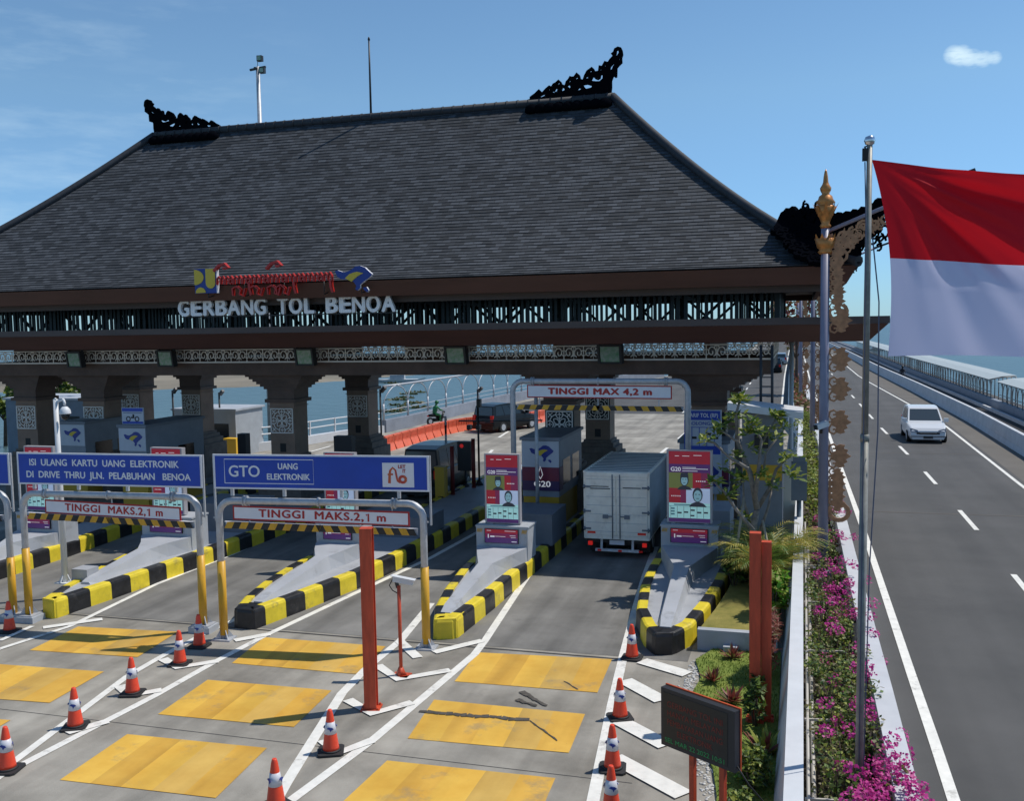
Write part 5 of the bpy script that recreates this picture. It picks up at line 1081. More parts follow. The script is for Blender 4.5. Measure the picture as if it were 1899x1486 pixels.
# dome camera pole on the island tip
p = aty(122, 1092, 18.6); T = thing('dome_camera_pole', 'white pole with dome camera standing on the island tip', 'camera pole', (p.x, 18.6, KH-.05))
mb = MB(); mb.tube([(0, 0, 0), (0, 0, 4.36)], [.075, .055], 12); mb.lathe([(.058, 4.36), (.0, 4.40)], 12); mb.box(-.17, .17, -.17, .17, 0, .025)
for a in range(4): c, s_ = math.cos(a*PI/2), math.sin(a*PI/2); mb.bar((c*.06, s_*.06, .2), (c*.16, s_*.16, .03), .02)
mb.build('pole', WHITE, T)
mb = MB(); mb.bar((.03, 0, 4.30), (.24, -.02, 4.36), .05); mb.tube([(.24, -.02, 4.36), (.27, -.02, 4.28), (.27, -.02, 4.22)], .03, 8); mb.build('arm', WHITE, T)
mb = MB(); mb.lathe([(.0, .18), (.06, .17), (.115, .10), (.13, .02), (.13, 0)], 16, (.27, -.02, 4.02)); mb.build('dome_cover', WHITE, T)
mb = MB(); mb.lathe([(.10, .0), (.10, -.05), (.075, -.11), (.03, -.14)], 14, (.27, -.02, 4.02)); mb.build('lens_dome', GLASS, T)
mb = MB(); mb.box(p.x+.06, p.x+.50, 18.75, 19.15, KH-.05, KH+.24); one(mb, 'camera_footing', DECK, 'grey footing block at the foot of the dome camera pole', 'block', (p.x+.28, 18.95, KH-.05))
# dark display board
zt, zb = 1.72, 1.02; tl, tr = g(1228, 1278, zt), g(1360, 1324, zt); U = (tr-tl); U.z = 0; L = U.length; rz = math.atan2(U.y, U.x)
T = thing('display_board', 'dark display board with red and green lettering on two red posts beside the garden', 'display board', (tl.x, tl.y, 0), rz)
mb = MB(); mb.box(-.02, L+.02, .0, .10, zb-.02, zt+.02); b = mb.build('cabinet', DKSTEEL, T)
mb = MB(); mb.box(-.03, L+.03, .101, .125, zb-.03, zt+.035); mb.build('back_frame', mat('orange_red_frame', (.50, .07, .015), .5, var=.15), T)
mb = MB(); mb.box(.02, L-.08, -.004, -.0005, zb+.02, zt-.03); mb.build('led_panel', mat('led_panel_black', (.016, .017, .016), .5, var=.2, vscale=60), T)
LR, LG = mat('led_red_text', (.11, .014, .010), .5, emit=(.5, .03, .02), emstr=.035), mat('led_green_text', (.01, .11, .04), .5, emit=(.02, .5, .15), emstr=.09)
for i, s in enumerate(('GERBANG TOL INI', 'HANYA MELAYANI', 'PEMBAYARAN UANG', 'ELEKTRONIK')): text('lettering', s, .105, T, (L*.47, -.006, zt-.17-.115*i), X_, Z_, LR, .001, .0, width=L*(.78 if i < 3 else .5))
text('lettering', 'SEL MAR 22 2022 10:51', .085, T, (L*.47, -.006, zb+.065), X_, Z_, LG, .001, .0, width=L*.84)
for x in (L*.40, L*.82): mb = MB(); mb.box(x-.035, x+.035, .03, .09, .0, zb-.02); mb.build('post', REDS, T)
mb = MB(); P = [(L+.02, .05, zb+.05), (L+.15, .1, zb-.15), (L+.25, .3, .6), (L+.35, .6, .2), (L+.3, .9, .05)]; mb.tube(P, .009, 6); mb.build('cable', RUBBER, T)
# ---- water filled barriers
def wbar(T):
    mb = MB(); mb.add([(-.42, -.25, 0), (.42, -.25, 0), (.42, .25, 0), (-.42, .25, 0), (-.46, -.12, .34), (.46, -.12, .34), (.46, .12, .34), (-.46, .12, .34)], [(0, 3, 2, 1), (0, 1, 5, 4), (1, 2, 6, 5), (2, 3, 7, 6), (3, 0, 4, 7), (4, 5, 6, 7)]); mb.build('foot', ORANGEB, T)
    mb = MB(); mb.box(-.46, .46, -.10, .10, .343, .40)
    for x in (-.42, -.26, -.10, .06, .22, .38): mb.box(x, x+.08, -.10, .10, .403, .68)
    mb.box(-.42, .46, -.05, .05, .405, .66, 1); mb.box(-.46, .46, -.09, .09, .684, .76); mb.build('upper_wall', [ORANGEB, ORANGE], T)
line = [g(*q) for q in [(712, 838), (759, 824), (803, 811), (850, 800), (900, 794), (950, 789), (990, 786), (1016, 779)]]
rs = resample([tuple(p) for p in line], 1.0); w0 = None; names = ['nearest to the column', 'second from the column', 'third from the column']
for i, p in enumerate(rs[:-1]):
    d = rs[i+1]-p; rz = math.atan2(d.y, d.x); pos_ = p.lerp(rs[i+1], .5)
    where_ = ('orange water filled barrier of the curved row, among those nearest the stone column' if i < 4 else 'orange water filled barrier in the curved row between column and dark car' if i < len(rs)*.65 else 'orange water filled barrier at the far end of the curved row, past the dark car')
    if i == 0: where_ = 'orange water filled barrier at the near end of the row, beside the stone column'
    if w0 is None: w0 = thing('water_barrier', where_, 'barrier', pos_, rz, 'orange water filled barriers in a curved row'); wbar(w0)
    else: dup(w0, pos_, rz, where_.replace('number group ', ''))
# ---- lane signal and barrier gear on the island behind
def on_deck(x, y, z=KH-.05): return g(x, y, z)
p = on_deck(864, 903); T = thing('lane_signal', 'black lane signal box with red light on a short stand', 'traffic light', p)
mb = MB(); mb.box(-.26, .26, -.12, .12, .60, 1.68); mb.build('signal_box', DKSTEEL, T); mb = MB(); mb.tube([(0, 0, .02), (0, 0, .60)], .04, 8); mb.lathe([(.16, 0), (.05, .14)], 6); mb.build('stand', DKSTEEL, T)
mb = MB(); mb.lathe([(.075, 0), (.06, .02)], 12); lens = mb.build('red_lens', mat('red_lamp', (.5, .02, .02), .3, emit=(1, .03, .03), emstr=.2), T); lens.rotation_euler = (R_(90), 0, 0); lens.location = (-.09, -.121, 1.52)
for px, lab, h, grp in (((840, 918), 'red bollard pole left of the black lane signal', 1.72, 1), ((879, 905), 'red bollard pole right of the black lane signal', 1.80, 1)):
    p = on_deck(*px); mb = MB(); mb.tube([(p.x, p.y, p.z), (p.x, p.y, p.z+h)], .075, 10); mb.lathe([(.09, 0), (.09, .05)], 10, p); one(mb, 'bollard', mat('dull_red_paint', (.16, .018, .016), .5, var=.2), lab, 'bollard', p, 'red bollards beside the lane signal')
p = on_deck(819, 922); mb = MB(); mb.box(p.x-.17, p.x+.17, p.y-.17, p.y+.17, p.z, p.z+1.02); mb.box(p.x-.19, p.x+.19, p.y-.19, p.y+.19, p.z+1.022, p.z+1.07); one(mb, 'barrier_cabinet', BOOTHY, 'ochre barrier machine cabinet beside the dark van', 'cabinet', p)
p = on_deck(829, 905, 0); T = thing('warning_pole', 'red and white banded pole rising behind the dark van', 'pole', p)
mb = MB()
for i in range(8): mb.tube([(0, 0, .35*i), (0, 0, .35*(i+1)-.002)], .045, 8, m=i % 2)
mb.build('banded_pole', [mat('dull_red_paint', (.16, .018, .016)), WHITE], T)
p = on_deck(889, 900); T = thing('camera_gantry_pole', 'dark pole with cross bar carrying two small cameras', 'camera pole', p)
mb = MB(); mb.tube([(0, 0, 0), (0, 0, 3.2)], .04, 8); mb.lathe([(.17, 0), (.05, .2)], 6); mb.build('pole', DKSTEEL, T)
mb = MB(); mb.bar((-.55, 0, 2.02), (.15, 0, 2.02), .03); mb.bar((-.75, 0, 2.38), (2.4, .2, 2.42), .05); mb.build('cross_bar', DKSTEEL, T)
mb = MB(); mb.box(-.42, -.28, -.1, .12, 2.06, 2.24); mb.box(-.06, .08, -.1, .12, 2.06, 2.24); mb.build('camera', DKSTEEL, T); mb = MB(); mb.box(-.02, .12, -.1, .1, 2.9, 3.2); mb.build('lamp_head', DKSTEEL, T)
p = aty(997, 940, 26.6); mb = MB(); mb.tube([(p.x, 26.6, .37), (p.x, 26.6, 4.3)], .055, 10); one(mb, 'grey_pole', STEEL, 'thin grey pole in front of the red purple toll booth', 'pole', (p.x, 26.6, .37))
def topole(label, px, ytop, Y, head=True):
    b_ = aty(px, 800, Y); t_ = aty(px, ytop, Y); T = thing('slim_pole', label, 'pole', (b_.x, Y, 0), 0, 'slim dark poles behind the islands'); mb = MB(); mb.tube([(0, 0, 0), (0, 0, t_.z)], .045, 8); mb.build('pole', DKSTEEL, T)
    if head: mb = MB(); mb.bar((.05, 0, t_.z-.12), (.3, -.1, t_.z+.1), .14); mb.bar((0, 0, t_.z-.1), (.1, 0, t_.z-.12), .04); mb.build('lamp_head', DKSTEEL, T)
topole('slim dark pole with small lamp right of the rear stone column', 707, 722, 40); topole('slim dark pole with small lamp left of the yellow box', 409, 728, 42); topole('slim dark pole with small lamp behind the motorcycle sign', 323, 724, 40)
topole('slim dark pole above the dark car', 887, 722, 50)
p = aty(425, 814, 40.5); mb = MB(); mb.box(p.x-.36, p.x+.36, 40.5, 41, .0, p.z); one(mb, 'yellow_cabinet', mat('bright_yellow_panel', (.80, .46, .03), .45), 'bright yellow cabinet showing above the blue signs', 'cabinet', (p.x, 40.5, .0))
p = aty(449, 845, 30.5); mb = MB(); mb.box(p.x-.17, p.x+.17, 30.5, 30.8, 1.4, 2.52); mb.tube([(p.x, 30.7, .37), (p.x, 30.7, 1.4)], .05, 8); one(mb, 'lane_signal', DKSTEEL, 'black lane signal right of the yellow cabinet', 'traffic light', (p.x, 30.5, .37))
p = aty(636, 845, 30.5); mb = MB(); mb.box(p.x-.34, p.x+.34, 30.5, 30.8, 1.3, 2.5); mb.tube([(p.x, 30.7, .37), (p.x, 30.7, 1.3)], .05, 8); one(mb, 'lane_signal', DKSTEEL, 'black lane signal behind the GTO sign at the column foot', 'traffic light', (p.x, 30.5, .37))
# cabins beyond the left islands
CABW = mat('cabin_wall', (.36, .38, .40), .6, var=.08); CABB = mat('blue_grey_wall', (.16, .20, .25), .6, var=.1)
def cabin(label, x0, x1, ytop, Y, dep, m):
    a = aty(x0, ytop, Y); b = aty(x1, ytop, Y); T = thing('cabin', label, 'cabin', ((a.x+b.x)/2, Y, 0), 0, None, world=True); z = (a.z+b.z)/2
    mb = MB(); mb.box(a.x, b.x, Y, Y+dep, 0, z); mb.build('walls', m, T); mb = MB(); mb.box(a.x-.1, b.x+.1, Y-.1, Y+dep+.1, z+.002, z+.1); mb.build('roof', GREYP, T)
    mb = MB(); mb.box(b.x-1.3, b.x-.4, Y-.012, Y+.1, z*.35, z*.72); mb.build('window', GLASS, T)
cabin('pale grey cabin behind the columns near the water', 322, 436, 762, 41.5, 2.5, CABW); cabin('blue grey cabin wall at the left behind the columns', 10, 158, 742, 40, 3, CABB)
# ---- ornate lamp posts of the median
def bracket(mb, O, s, k=1.0, t=.03):
    O = Vector(O); pl = lambda P: [(x*s, z*s) for x, z in P]
    mb.plate(pl([(.10, -.12), (.28, -.20), (.30, -.40), (.44, -.46), (.62, -.40), (.58, -.30), (.72, -.22), (.66, -.12), (.86, 0), (.68, .12), (.74, .24), (.58, .30), (.62, .44), (.44, .46), (.30, .40), (.28, .20), (.10, .12)]), O, X_, Z_, t)
    for sg in (1, -1): mb.ribbon(pl([(.30, sg*.14), (.12, sg*.10), (.02, sg*.24), (.06, sg*.40), (.20, sg*.46), (.30, sg*.38), (.26, sg*.28), (.17, sg*.29)]), .075*s, O, X_, Z_, t*1.15)
    mb.box(O.x-.02, O.x+.12*s, -.012, .012, O.z-.03*s, O.z+.03*s)
def curls(mb, pts, O, t, seed):
    rnd = random.Random(seed)
    for i, (x, z, r) in enumerate(pts):
        a0 = rnd.uniform(0, 360); sg = rnd.choice((1, -1))
        mb.ribbon([(x+r*(1-.045*j)*math.cos(R_(a0+sg*38*j)), z+r*(1-.045*j)*math.sin(R_(a0+sg*38*j))) for j in range(11)], [r*.40]*5+[r*.38, r*.34, r*.30, r*.26, r*.22, r*.2], O, X_, Z_, t*(1-.02*(i % 12)))
        for q in range(1 + i % 2):
            a = rnd.uniform(0, 6.28); mb.plate([(x+r*.7*math.cos(a-.4), z+r*.7*math.sin(a-.4)), (x+r*1.55*math.cos(a), z+r*1.55*math.sin(a)), (x+r*.7*math.cos(a+.4), z+r*.7*math.sin(a+.4))], O, X_, Z_, t*(.7-.015*(i % 10)-.1*q))
lab0 = 'ornate lamp post with golden finial and bronze scroll brackets, nearest the camera'
LB = Vector((.50, 24.3, -.25)); T = thing('ornate_lamp_post', lab0, 'lamp post', LB, 0, 'ornate lamp posts along the median'); dz = .25
mb = MB(); mb.tube([(0, 0, 0), (0, 0, 8.45+dz)], [.125, .095], 14); mb.box(-.22, .22, -.22, .22, 0, .5); mb.build('pole', PURPOLE, T)
mb = MB(); Fp = [(.10, 0), (.13, .06), (.09, .12), (.12, .2), (.20, .36), (.24, .50), (.20, .52), (.17, .56), (.22, .60), (.17, .68), (.15, .75), (.08, .80), (.12, .88), (.13, .94), (.08, 1.02), (.06, 1.08), (.05, 1.2), (.03, 1.32), (.004, 1.38)]
mb.lathe(Fp, 14, (0, 0, 8.42+dz))
for a in range(8): c, s_ = math.cos(a*PI/4), math.sin(a*PI/4); mb.add([(c*.16-s_*.07, s_*.16+c*.07, 8.42+.28+dz), (c*.16+s_*.07, s_*.16-c*.07, 8.42+.28+dz), (c*.30, s_*.30, 8.42+.60+dz), (c*.14, s_*.14, 8.42+.34+dz)], [(0, 1, 2), (1, 3, 2), (3, 0, 2)])
mb.build('finial', GOLD, T)
mb = MB(); mb.lathe([(.13, 0), (.17, .05), (.13, .10), (.19, .16), (.24, .36), (.20, .36), (.12, .20)], 14, (0, 0, 7.82+dz))
for a in range(10): c, s_ = math.cos(a*PI/5), math.sin(a*PI/5); mb.add([(c*.22-s_*.06, s_*.22+c*.06, 8.14+dz), (c*.22+s_*.06, s_*.22-c*.06, 8.14+dz), (c*.27, s_*.27, 8.30+dz)], [(0, 1, 2)])
mb.build('basket', GOLD, T)
mb = MB(); mb.tube([(.05, 0, 8.35+dz), (2.95, 0, 9.50+dz)], .045, 8); mb.build('arm', PURPOLE, T)
mb = MB(); mb.bar((2.55, 0, 9.36+dz), (3.2, 0, 9.58+dz), .18, .08); mb.build('lamp_head', DKSTEEL, T)
mb = MB(); P = []
for i in range(16): f = i/15; P.append((.16+1.75*f, 8.22+dz+.66*f-.10-.05*(i % 2), .15-.05*f))
for i in range(9): f = i/8; P.append((.22+.85*f, 7.95+dz+.50*f, .17-.05*f))
for i in range(6): P.append((.24+.12*i, 7.62+dz+.16*i, .16))
curls(mb, P, (0, 0, 0), .05, 4); mb.build('arm_scrollwork', BRONZE, T)
mb = MB(); P = [(.20+.12*(i % 2), 6.62+dz+.10*i, .15-.03*abs(i-6)/6) for i in range(13)]; 
for i in range(6): bracket(mb, (.10+.02*(i % 2), 0, 6.70+dz+.22*i), .44-.015*i, t=.03+.004*(i % 3))
mb.ribbon([(.30+.20*math.cos(R_(a)), 6.45+dz+.20*math.sin(R_(a))) for a in range(-200, 61, 26)], .09, (0, 0, 0), X_, Z_, .045); mb.build('hanging_scrollwork', BRONZE, T)
for y in (595, 667, 722, 783, 846):
    zc = aty(1545, y, 24.3).z; mb = MB(); bracket(mb, (.10, 0, zc+dz), .62); mb.build('bracket', BRONZE, T)
mb = MB(); z0, z1 = aty(1550, 962, 24.3).z+dz, aty(1550, 872, 24.3).z+dz; P = [(.22+.20*(i % 2), z0+.2+(z1-z0-.3)*i/11, .13) for i in range(12)]; 
for i in range(5): bracket(mb, (.12, 0, z0+.38+(z1-z0-.55)*i/4), .46, t=.03+.004*(i % 3))
mb.ribbon([(.36+.22*math.cos(R_(a)), z0+.16+.20*math.sin(R_(a))) for a in range(-220, 81, 25)], .10, (0, 0, 0), X_, Z_, .045); mb.build('long_scroll_panel', BRONZE, T)
LP0 = T
for k, (Y, x, l) in enumerate(((46, .45, 'second ornate lamp post along the median, seen left of the nearest one'), (70, .30, 'third ornate lamp post along the median'), (95, .2, 'fourth ornate lamp post along the median, mostly behind the brown canopy'), (122, 0, 'farthest ornate lamp post along the median'))):
    dup(LP0, (x if Y < 60 else fL(Y)-1.3, Y, -.25), 0, l)
p = aty(1524, 792, 24.1); T = thing('bullet_camera', 'white bullet camera fixed to the nearest ornate lamp post', 'camera', (p.x, 24.12, p.z)); mb = MB(); mb.bar((-.13, -.12, .0), (.12, .06, .08), .14, .13); mb.build('housing', WHITE, T); mb = MB(); mb.bar((-.02, .05, -.14), (-.02, -.03, -.05), .07); mb.bar((-.155, -.135, -.008), (-.13, -.12, 0), .12, .11); mb.build('mount', DKSTEEL, T)
# other poles of the median
p = aty(1467, 870, 30.5); mb = MB(); mb.tube([(p.x, 30.5, -.2), (p.x, 30.5, 5.85)], .062, 10); mb.box(p.x-.13, p.x+.13, 30.38, 30.62, .3, 1.6); one(mb, 'utility_pole', mat('pale_pole_paint', (.42, .47, .50), .5), 'pale utility pole between the gate and the highway', 'pole', (p.x, 30.5, -.2))
p = aty(1482, 880, 26.5); mb = MB(); mb.box(p.x-.2, p.x+.2, 26.5, 26.85, 1.5, 2.5); mb.box(p.x-.16, p.x+.16, 26.52, 26.83, 2.502, 2.65); mb.tube([(p.x, 26.7, -.2), (p.x, 26.7, 1.5)], .06, 8); one(mb, 'electric_cabinet', mat('cabinet_grey', (.16, .20, .22), .5, var=.1), 'grey electric cabinet on a post beside the nearest ornate lamp post', 'cabinet', (p.x, 26.5, -.2))
# utility hut with ladder frame
T = thing('utility_hut', 'dark utility hut with white roof slab behind the frangipani tree', 'hut', (-1.0, 24.0, 0), world=True)
a, b = aty(1376, 768, 24.0), aty(1452, 768, 24.0); mb = MB(); mb.box(a.x, b.x, 24.0, 25.0, 2.2, a.z); mb.box(a.x, b.x, 24.02, 24.98, .05, 2.198, 0); mb.build('walls', [GREYD, BOOTHY], T); mb = MB(); mb.box(a.x+.02, b.x-.02, 23.985, 23.999, 2.42, 2.80); mb.build('yellow_band', BOOTHY, T)
a2, b2 = aty(1350, 752, 23.9), aty(1490, 764, 23.9); mb = MB(); mb.add([(a2.x, 23.7, a2.z-.10), (b2.x, 23.7, b2.z-.16), (b2.x, 23.7, b2.z), (a2.x, 23.7, a2.z+.08), (a2.x, 25.2, a2.z-.10), (b2.x, 25.2, b2.z-.16), (b2.x, 25.2, b2.z), (a2.x, 25.2, a2.z+.08)], [(0, 1, 2, 3), (7, 6, 5, 4), (0, 4, 5, 1), (1, 5, 6, 2), (2, 6, 7, 3), (3, 7, 4, 0)]); mb.build('roof', WHITE, T)
mb = MB(); mb.box(a.x+.30, a.x+.62, 23.8, 23.995, a.z-.8, a.z-.50); mb.build('vent', RUBBER, T)
T = thing('ladder_frame', 'slim steel ladder frame standing on the utility hut', 'ladder', (-1, 25.3, 3), world=True); mb = MB()
for x in (1411, 1432): q = aty(x, 640, 25.3); q2 = aty(x, 762, 25.3); mb.tube([(q2.x, 25.3, q2.z-.5), (q.x, 25.3, q.z)], .035, 8)
for y in (700, 717, 735): a, b = aty(1411, y, 25.3), aty(1432, y, 25.3); mb.bar(a, b, .03)
mb.build('frame', DKSTEEL, T)
p = aty(1461, 825, 28.5); mb = MB(); mb.box(p.x-.22, p.x+.22, 28.4, 28.9, .05, 2.55); one(mb, 'cream_cabinet', mat('cream_paint', (.55, .52, .42), .6), 'narrow cream cabinet beside the utility hut', 'cabinet', (p.x, 28.4, .05))
# pipes lying in the gap of the median
T = thing('pipe_run', 'thin pale pipes running beside the white parapet wall', 'pipes', (.14, 14, .3), world=True); mb = MB()
mb.tube([(.10, 6, .62), (.10, 28, .62)], .022, 6); mb.tube([(.17, 6, .36), (.17, 28, .36)], .03, 6)
for y in (9, 11.6, 14, 17, 20, 23): mb.bar((.06, y, .62), (.75, y+.1, .62), .03)
mb.build('pipes', mat('pale_pipe', (.48, .45, .40), .5), T)
# ---- flagpole and flag
b_, t_ = aty(1592, 1486, 12), aty(1613, 262, 12); dirv = (t_-b_).normalized(); base = b_-dirv*.75
T = thing('flagpole', 'tall steel flagpole carrying the red and white flag', 'flagpole', base, world=True)
mb = MB(); mb.tube([base, base+(t_-base)*.60], .047, 14); mb.tube([base+(t_-base)*.60, t_], [.040, .031], 14); mb.tube([base+(t_-base)*.597, base+(t_-base)*.607], .052, 14); mb.build('pole', mat('flagpole_steel', (.24, .235, .21), .5, .25, var=.2, vscale=9), T)
mb = MB(); mb.lathe([(.0, -.06), (.05, -.03), (.062, .01), (.05, .05), (0, .07)], 12, t_); mb.build('ball_finial', CHROME, T)
mb = MB(); q = aty(1606, 285, 12); mb.box(q.x-.04, q.x+.02, 11.97, 12.03, q.z-.08, q.z+.06); mb.tube([q, aty(1604, 272, 12), aty(1612, 270, 12)], .012, 6); mb.build('pulley', RUBBER, T)
mb = MB(); mb.tube([aty(1604, 300, 11.95), aty(1606, 420, 11.95), aty(1600, 900, 11.95), aty(1592, 1480, 11.95)], .007, 5); mb.tube([aty(1618, 440, 11.9), aty(1630, 560, 11.9), aty(1628, 800, 11.9), aty(1612, 1060, 11.9), aty(1600, 1480, 11.9)], .008, 5); mb.build('rope', mat('rope_fibre', (.10, .11, .16), .8), T)
FW_, FH_ = 3.5, 2.34; NU, NV = 110, 80
tl = aty(1616, 296, 12); bl = aty(1647, 661, 12)
def cloth(u, v):                                        # u along the fly, v down the hoist
    x = tl.x+(bl.x-tl.x)*(v**.75)+.09*math.sin(PI*v)*(1-u)+u*FW_*.93
    top = tl.z-.34*u**1.1-.13*math.sin(2.2*u); bot = bl.z+.02*math.sin(6*u)-.06*u; z = top+(bot-top)*v
    th = math.atan2(v*FH_+.02, u*FW_+.06); r = math.hypot(v*FH_, u*FW_); k = min(1, r*.9); e = min(1, u*4)
    y = 12+.20*math.sin(5.0*u+1.3*v+.3)*u**.7+.07*math.sin(11*u-4.0*v+.6)*u**.7*(1 if v < .5 else max(.25, 1-1.6*(v-.5)))
    k *= 1 if v < .5 else 1-.75*min(1, (v-.5)/.15)
    y += k*e*(.075*math.sin(12.0*th-1.0*r+.4)+.035*math.sin(25*th+1.7*r)*max(0, 1-v)+.012*math.sin(47*th-2.0*r+2*u))
    y += .020*math.sin(19*u+7*v)*e*v+.012*math.sin(31*u-13*v+1)*e
    return (x, y, z)
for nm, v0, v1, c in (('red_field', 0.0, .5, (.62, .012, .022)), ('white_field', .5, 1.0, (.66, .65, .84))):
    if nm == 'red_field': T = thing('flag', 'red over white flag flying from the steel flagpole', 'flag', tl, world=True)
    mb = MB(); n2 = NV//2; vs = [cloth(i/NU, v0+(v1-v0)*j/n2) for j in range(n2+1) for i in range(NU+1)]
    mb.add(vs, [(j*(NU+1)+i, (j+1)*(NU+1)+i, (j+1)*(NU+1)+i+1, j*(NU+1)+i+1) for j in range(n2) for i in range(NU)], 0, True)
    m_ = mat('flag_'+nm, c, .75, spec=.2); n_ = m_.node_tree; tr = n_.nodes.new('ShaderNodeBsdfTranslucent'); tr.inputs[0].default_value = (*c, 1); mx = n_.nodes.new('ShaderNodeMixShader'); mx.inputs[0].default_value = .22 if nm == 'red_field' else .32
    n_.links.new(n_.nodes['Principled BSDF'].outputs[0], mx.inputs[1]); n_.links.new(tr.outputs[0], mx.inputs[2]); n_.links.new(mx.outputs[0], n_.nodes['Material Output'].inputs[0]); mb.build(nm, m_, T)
# ---- arched railing on the left sea wall
T = thing('arched_railing', 'curved steel railing with pointed arches on the concrete sea wall by the water', 'railing', (-23.3, 66, 0), world=True)
ysr = [52.6+3.0*i for i in range(20)]; fo = off(fleft, .35)
mb = MB(); wall(mb, off(fleft, .1), off(fleft, .5), 0, .75, [y for y in ysr]+[ysr[-1]+.5]); mb.build('sea_wall', mat('shaded_sea_wall_concrete', (.24, .26, .30), .8, var=.15, vscale=1), T)  # separate darker blue-grey, shade on the near face put into the colour
mb = MB(); tt = [(fo(y), y, 2.75) for y in ysr]; mb.tube(tt, .06, 8); mb.build('top_rail', STEEL, T)
mb = MB()
for z in (1.0, 1.3): mb.tube([(fo(y), y, z) for y in ysr], .025, 6)
mb.build('lower_rail', STEEL, T)
for i, y in enumerate(ysr):
    mb = MB(); x = fo(y); mb.tube([(x, y, .75), (x, y, 1.7)], .07, 8)
    for s in (1, -1):
        yy = y+1.5*s
        if 52 < yy < ysr[-1]: mb.tube([(x, y, 1.6)]+[(fo(y+1.5*s*(1-math.cos(a))), y+1.5*s*(1-math.cos(a)), 1.6+1.12*math.sin(a)) for a in (.3, .6, .9, 1.2, 1.5)], .035, 6)
    mb.build('arched_post', STEEL, T)
T = thing('low_railing', 'white railing on a low kerb wall left of the orange barriers', 'railing', (-25.6, 47, 0), world=True); yl = [38.5, 41, 43, 45, 47, 49, 51, 52.4]
mb = MB(); wall(mb, off(fleft, .1), off(fleft, .55), 0, .45, yl); mb.build('kerb_wall', WHITE, T); mb = MB()
for z in (.85, 1.2): mb.tube([(fo(y), y, z) for y in yl], .04, 6)
mb.build('rails', WHITE, T); mb = MB()
for y in yl: mb.box(fo(y)-.04, fo(y)+.04, y-.04, y+.04, .45, 1.25)
mb.build('posts', WHITE, T)
# ---- covered motorcycle lane on the right
T = thing('covered_lane', 'long covered motorcycle lane with curved ribs and pale roof beside the sea', 'shelter', (fJ(80)+3.2, 80, 0), world=True)
fO = off(fJ, 3.15); yc = [y for y in YS if 40 <= y <= 280]
mb = MB(); wall(mb, fO, off(fO, .3), 0, .62, yc); mb.build('low_wall', mat('blue_grey_wall2', (.22, .25, .30), .7, var=.1), T)
mb = MB(); wall(mb, off(fO, -.55), off(fO, -.40), 0, .22, yc); mb.build('kerb', BARW, T)
RIBM = mat('rib_steel', (.33, .31, .29), .5, .4)
segs = [(40, 71.0), (73.5, 200)]
n_ = 0
for s0, s1 in segs:
    mb = MB(); ys_ = [s0]+[y for y in YS if s0 < y < s1]+[s1]
    for a, b in zip(ys_[:-1], ys_[1:]):
        q = [(fO(a)-.05, a, 1.92), (fO(a)+.8, a, 2.12), (fO(a)+1.7, a, 2.18), (fO(b)-.05, b, 1.92), (fO(b)+.8, b, 2.12), (fO(b)+1.7, b, 2.18)]
        mb.add(q, [(0, 1, 4, 3), (1, 2, 5, 4)]); mb.add([(x, y, z-.05) for x, y, z in q], [(3, 4, 1, 0), (4, 5, 2, 1), (0, 1, 1, 0)][:2])
    mb.build('roof_sheet', mat('pale_roof_sheet', (.42, .46, .45), .5, var=.06), T)
    mb = MB()
    for z in (.85, 1.05, 1.9): mb.tube([(fO(y)+.1, y, z) for y in ys_], .028, 5)
    mb.build('rail', RIBM, T)
    y = s0
    while y < s1 and n_ < 92:
        x = fO(y)+.1; mb = MB(); mb.tube([(x, y, .62), (x-.02, y, 1.3), (x-.05, y, 1.86), (x+.3, y, 1.97), (x+.8, y, 2.05), (x+1.5, y, 2.10)], .035, 6)
        mb.tube([(x+1.55, y, .0), (x+1.55, y, 2.10)], .04, 6)
        for s_ in (.5, -.5): mb.tube([(x, y, 1.25), (x-.01, y+.35*s_, 1.55), (x-.03, y+1.2*s_, 1.86)], .025, 5)
        mb.build('rib', RIBM, T); n_ += 1; y += 1.35 if y < 130 else 2.4
# ================================================================== PLANTS
BARK = mat('frangipani_bark', (.20, .175, .15), .85, var=.3, vscale=9, bump=.4, bscale=30)
LEAFA, LEAFB, LEAFC = leafmat('leaf_green', (.07, .14, .016), (.15, .22, .035)), leafmat('leaf_dark', (.025, .055, .014), (.06, .10, .026)), leafmat('leaf_yellow_green', (.22, .28, .035), (.36, .38, .07))
LEAFR, LEAFM, LEAFO = leafmat('leaf_dark_red', (.20, .035, .035), (.34, .11, .07)), leafmat('bougainvillea_magenta', (.46, .014, .20), (.64, .06, .33)), leafmat('leaf_olive', (.10, .095, .025), (.18, .15, .05))
LEAFP, WOOD = leafmat('palm_frond', (.26, .27, .04), (.52, .40, .09)), mat('twig_wood', (.085, .06, .045), .9, var=.3, vscale=6)
LEAFG = leafmat('fresh_green', (.10, .30, .018), (.20, .44, .04))
def pt(x, y, Y): return aty(x, y, Y)
T = thing('frangipani_tree', 'young frangipani tree with bare forked branches and small leaf tufts, behind the red posts', 'tree', pt(1402, 1110, 22.6), world=True)
ORG[T.name] = Vector(T.location)
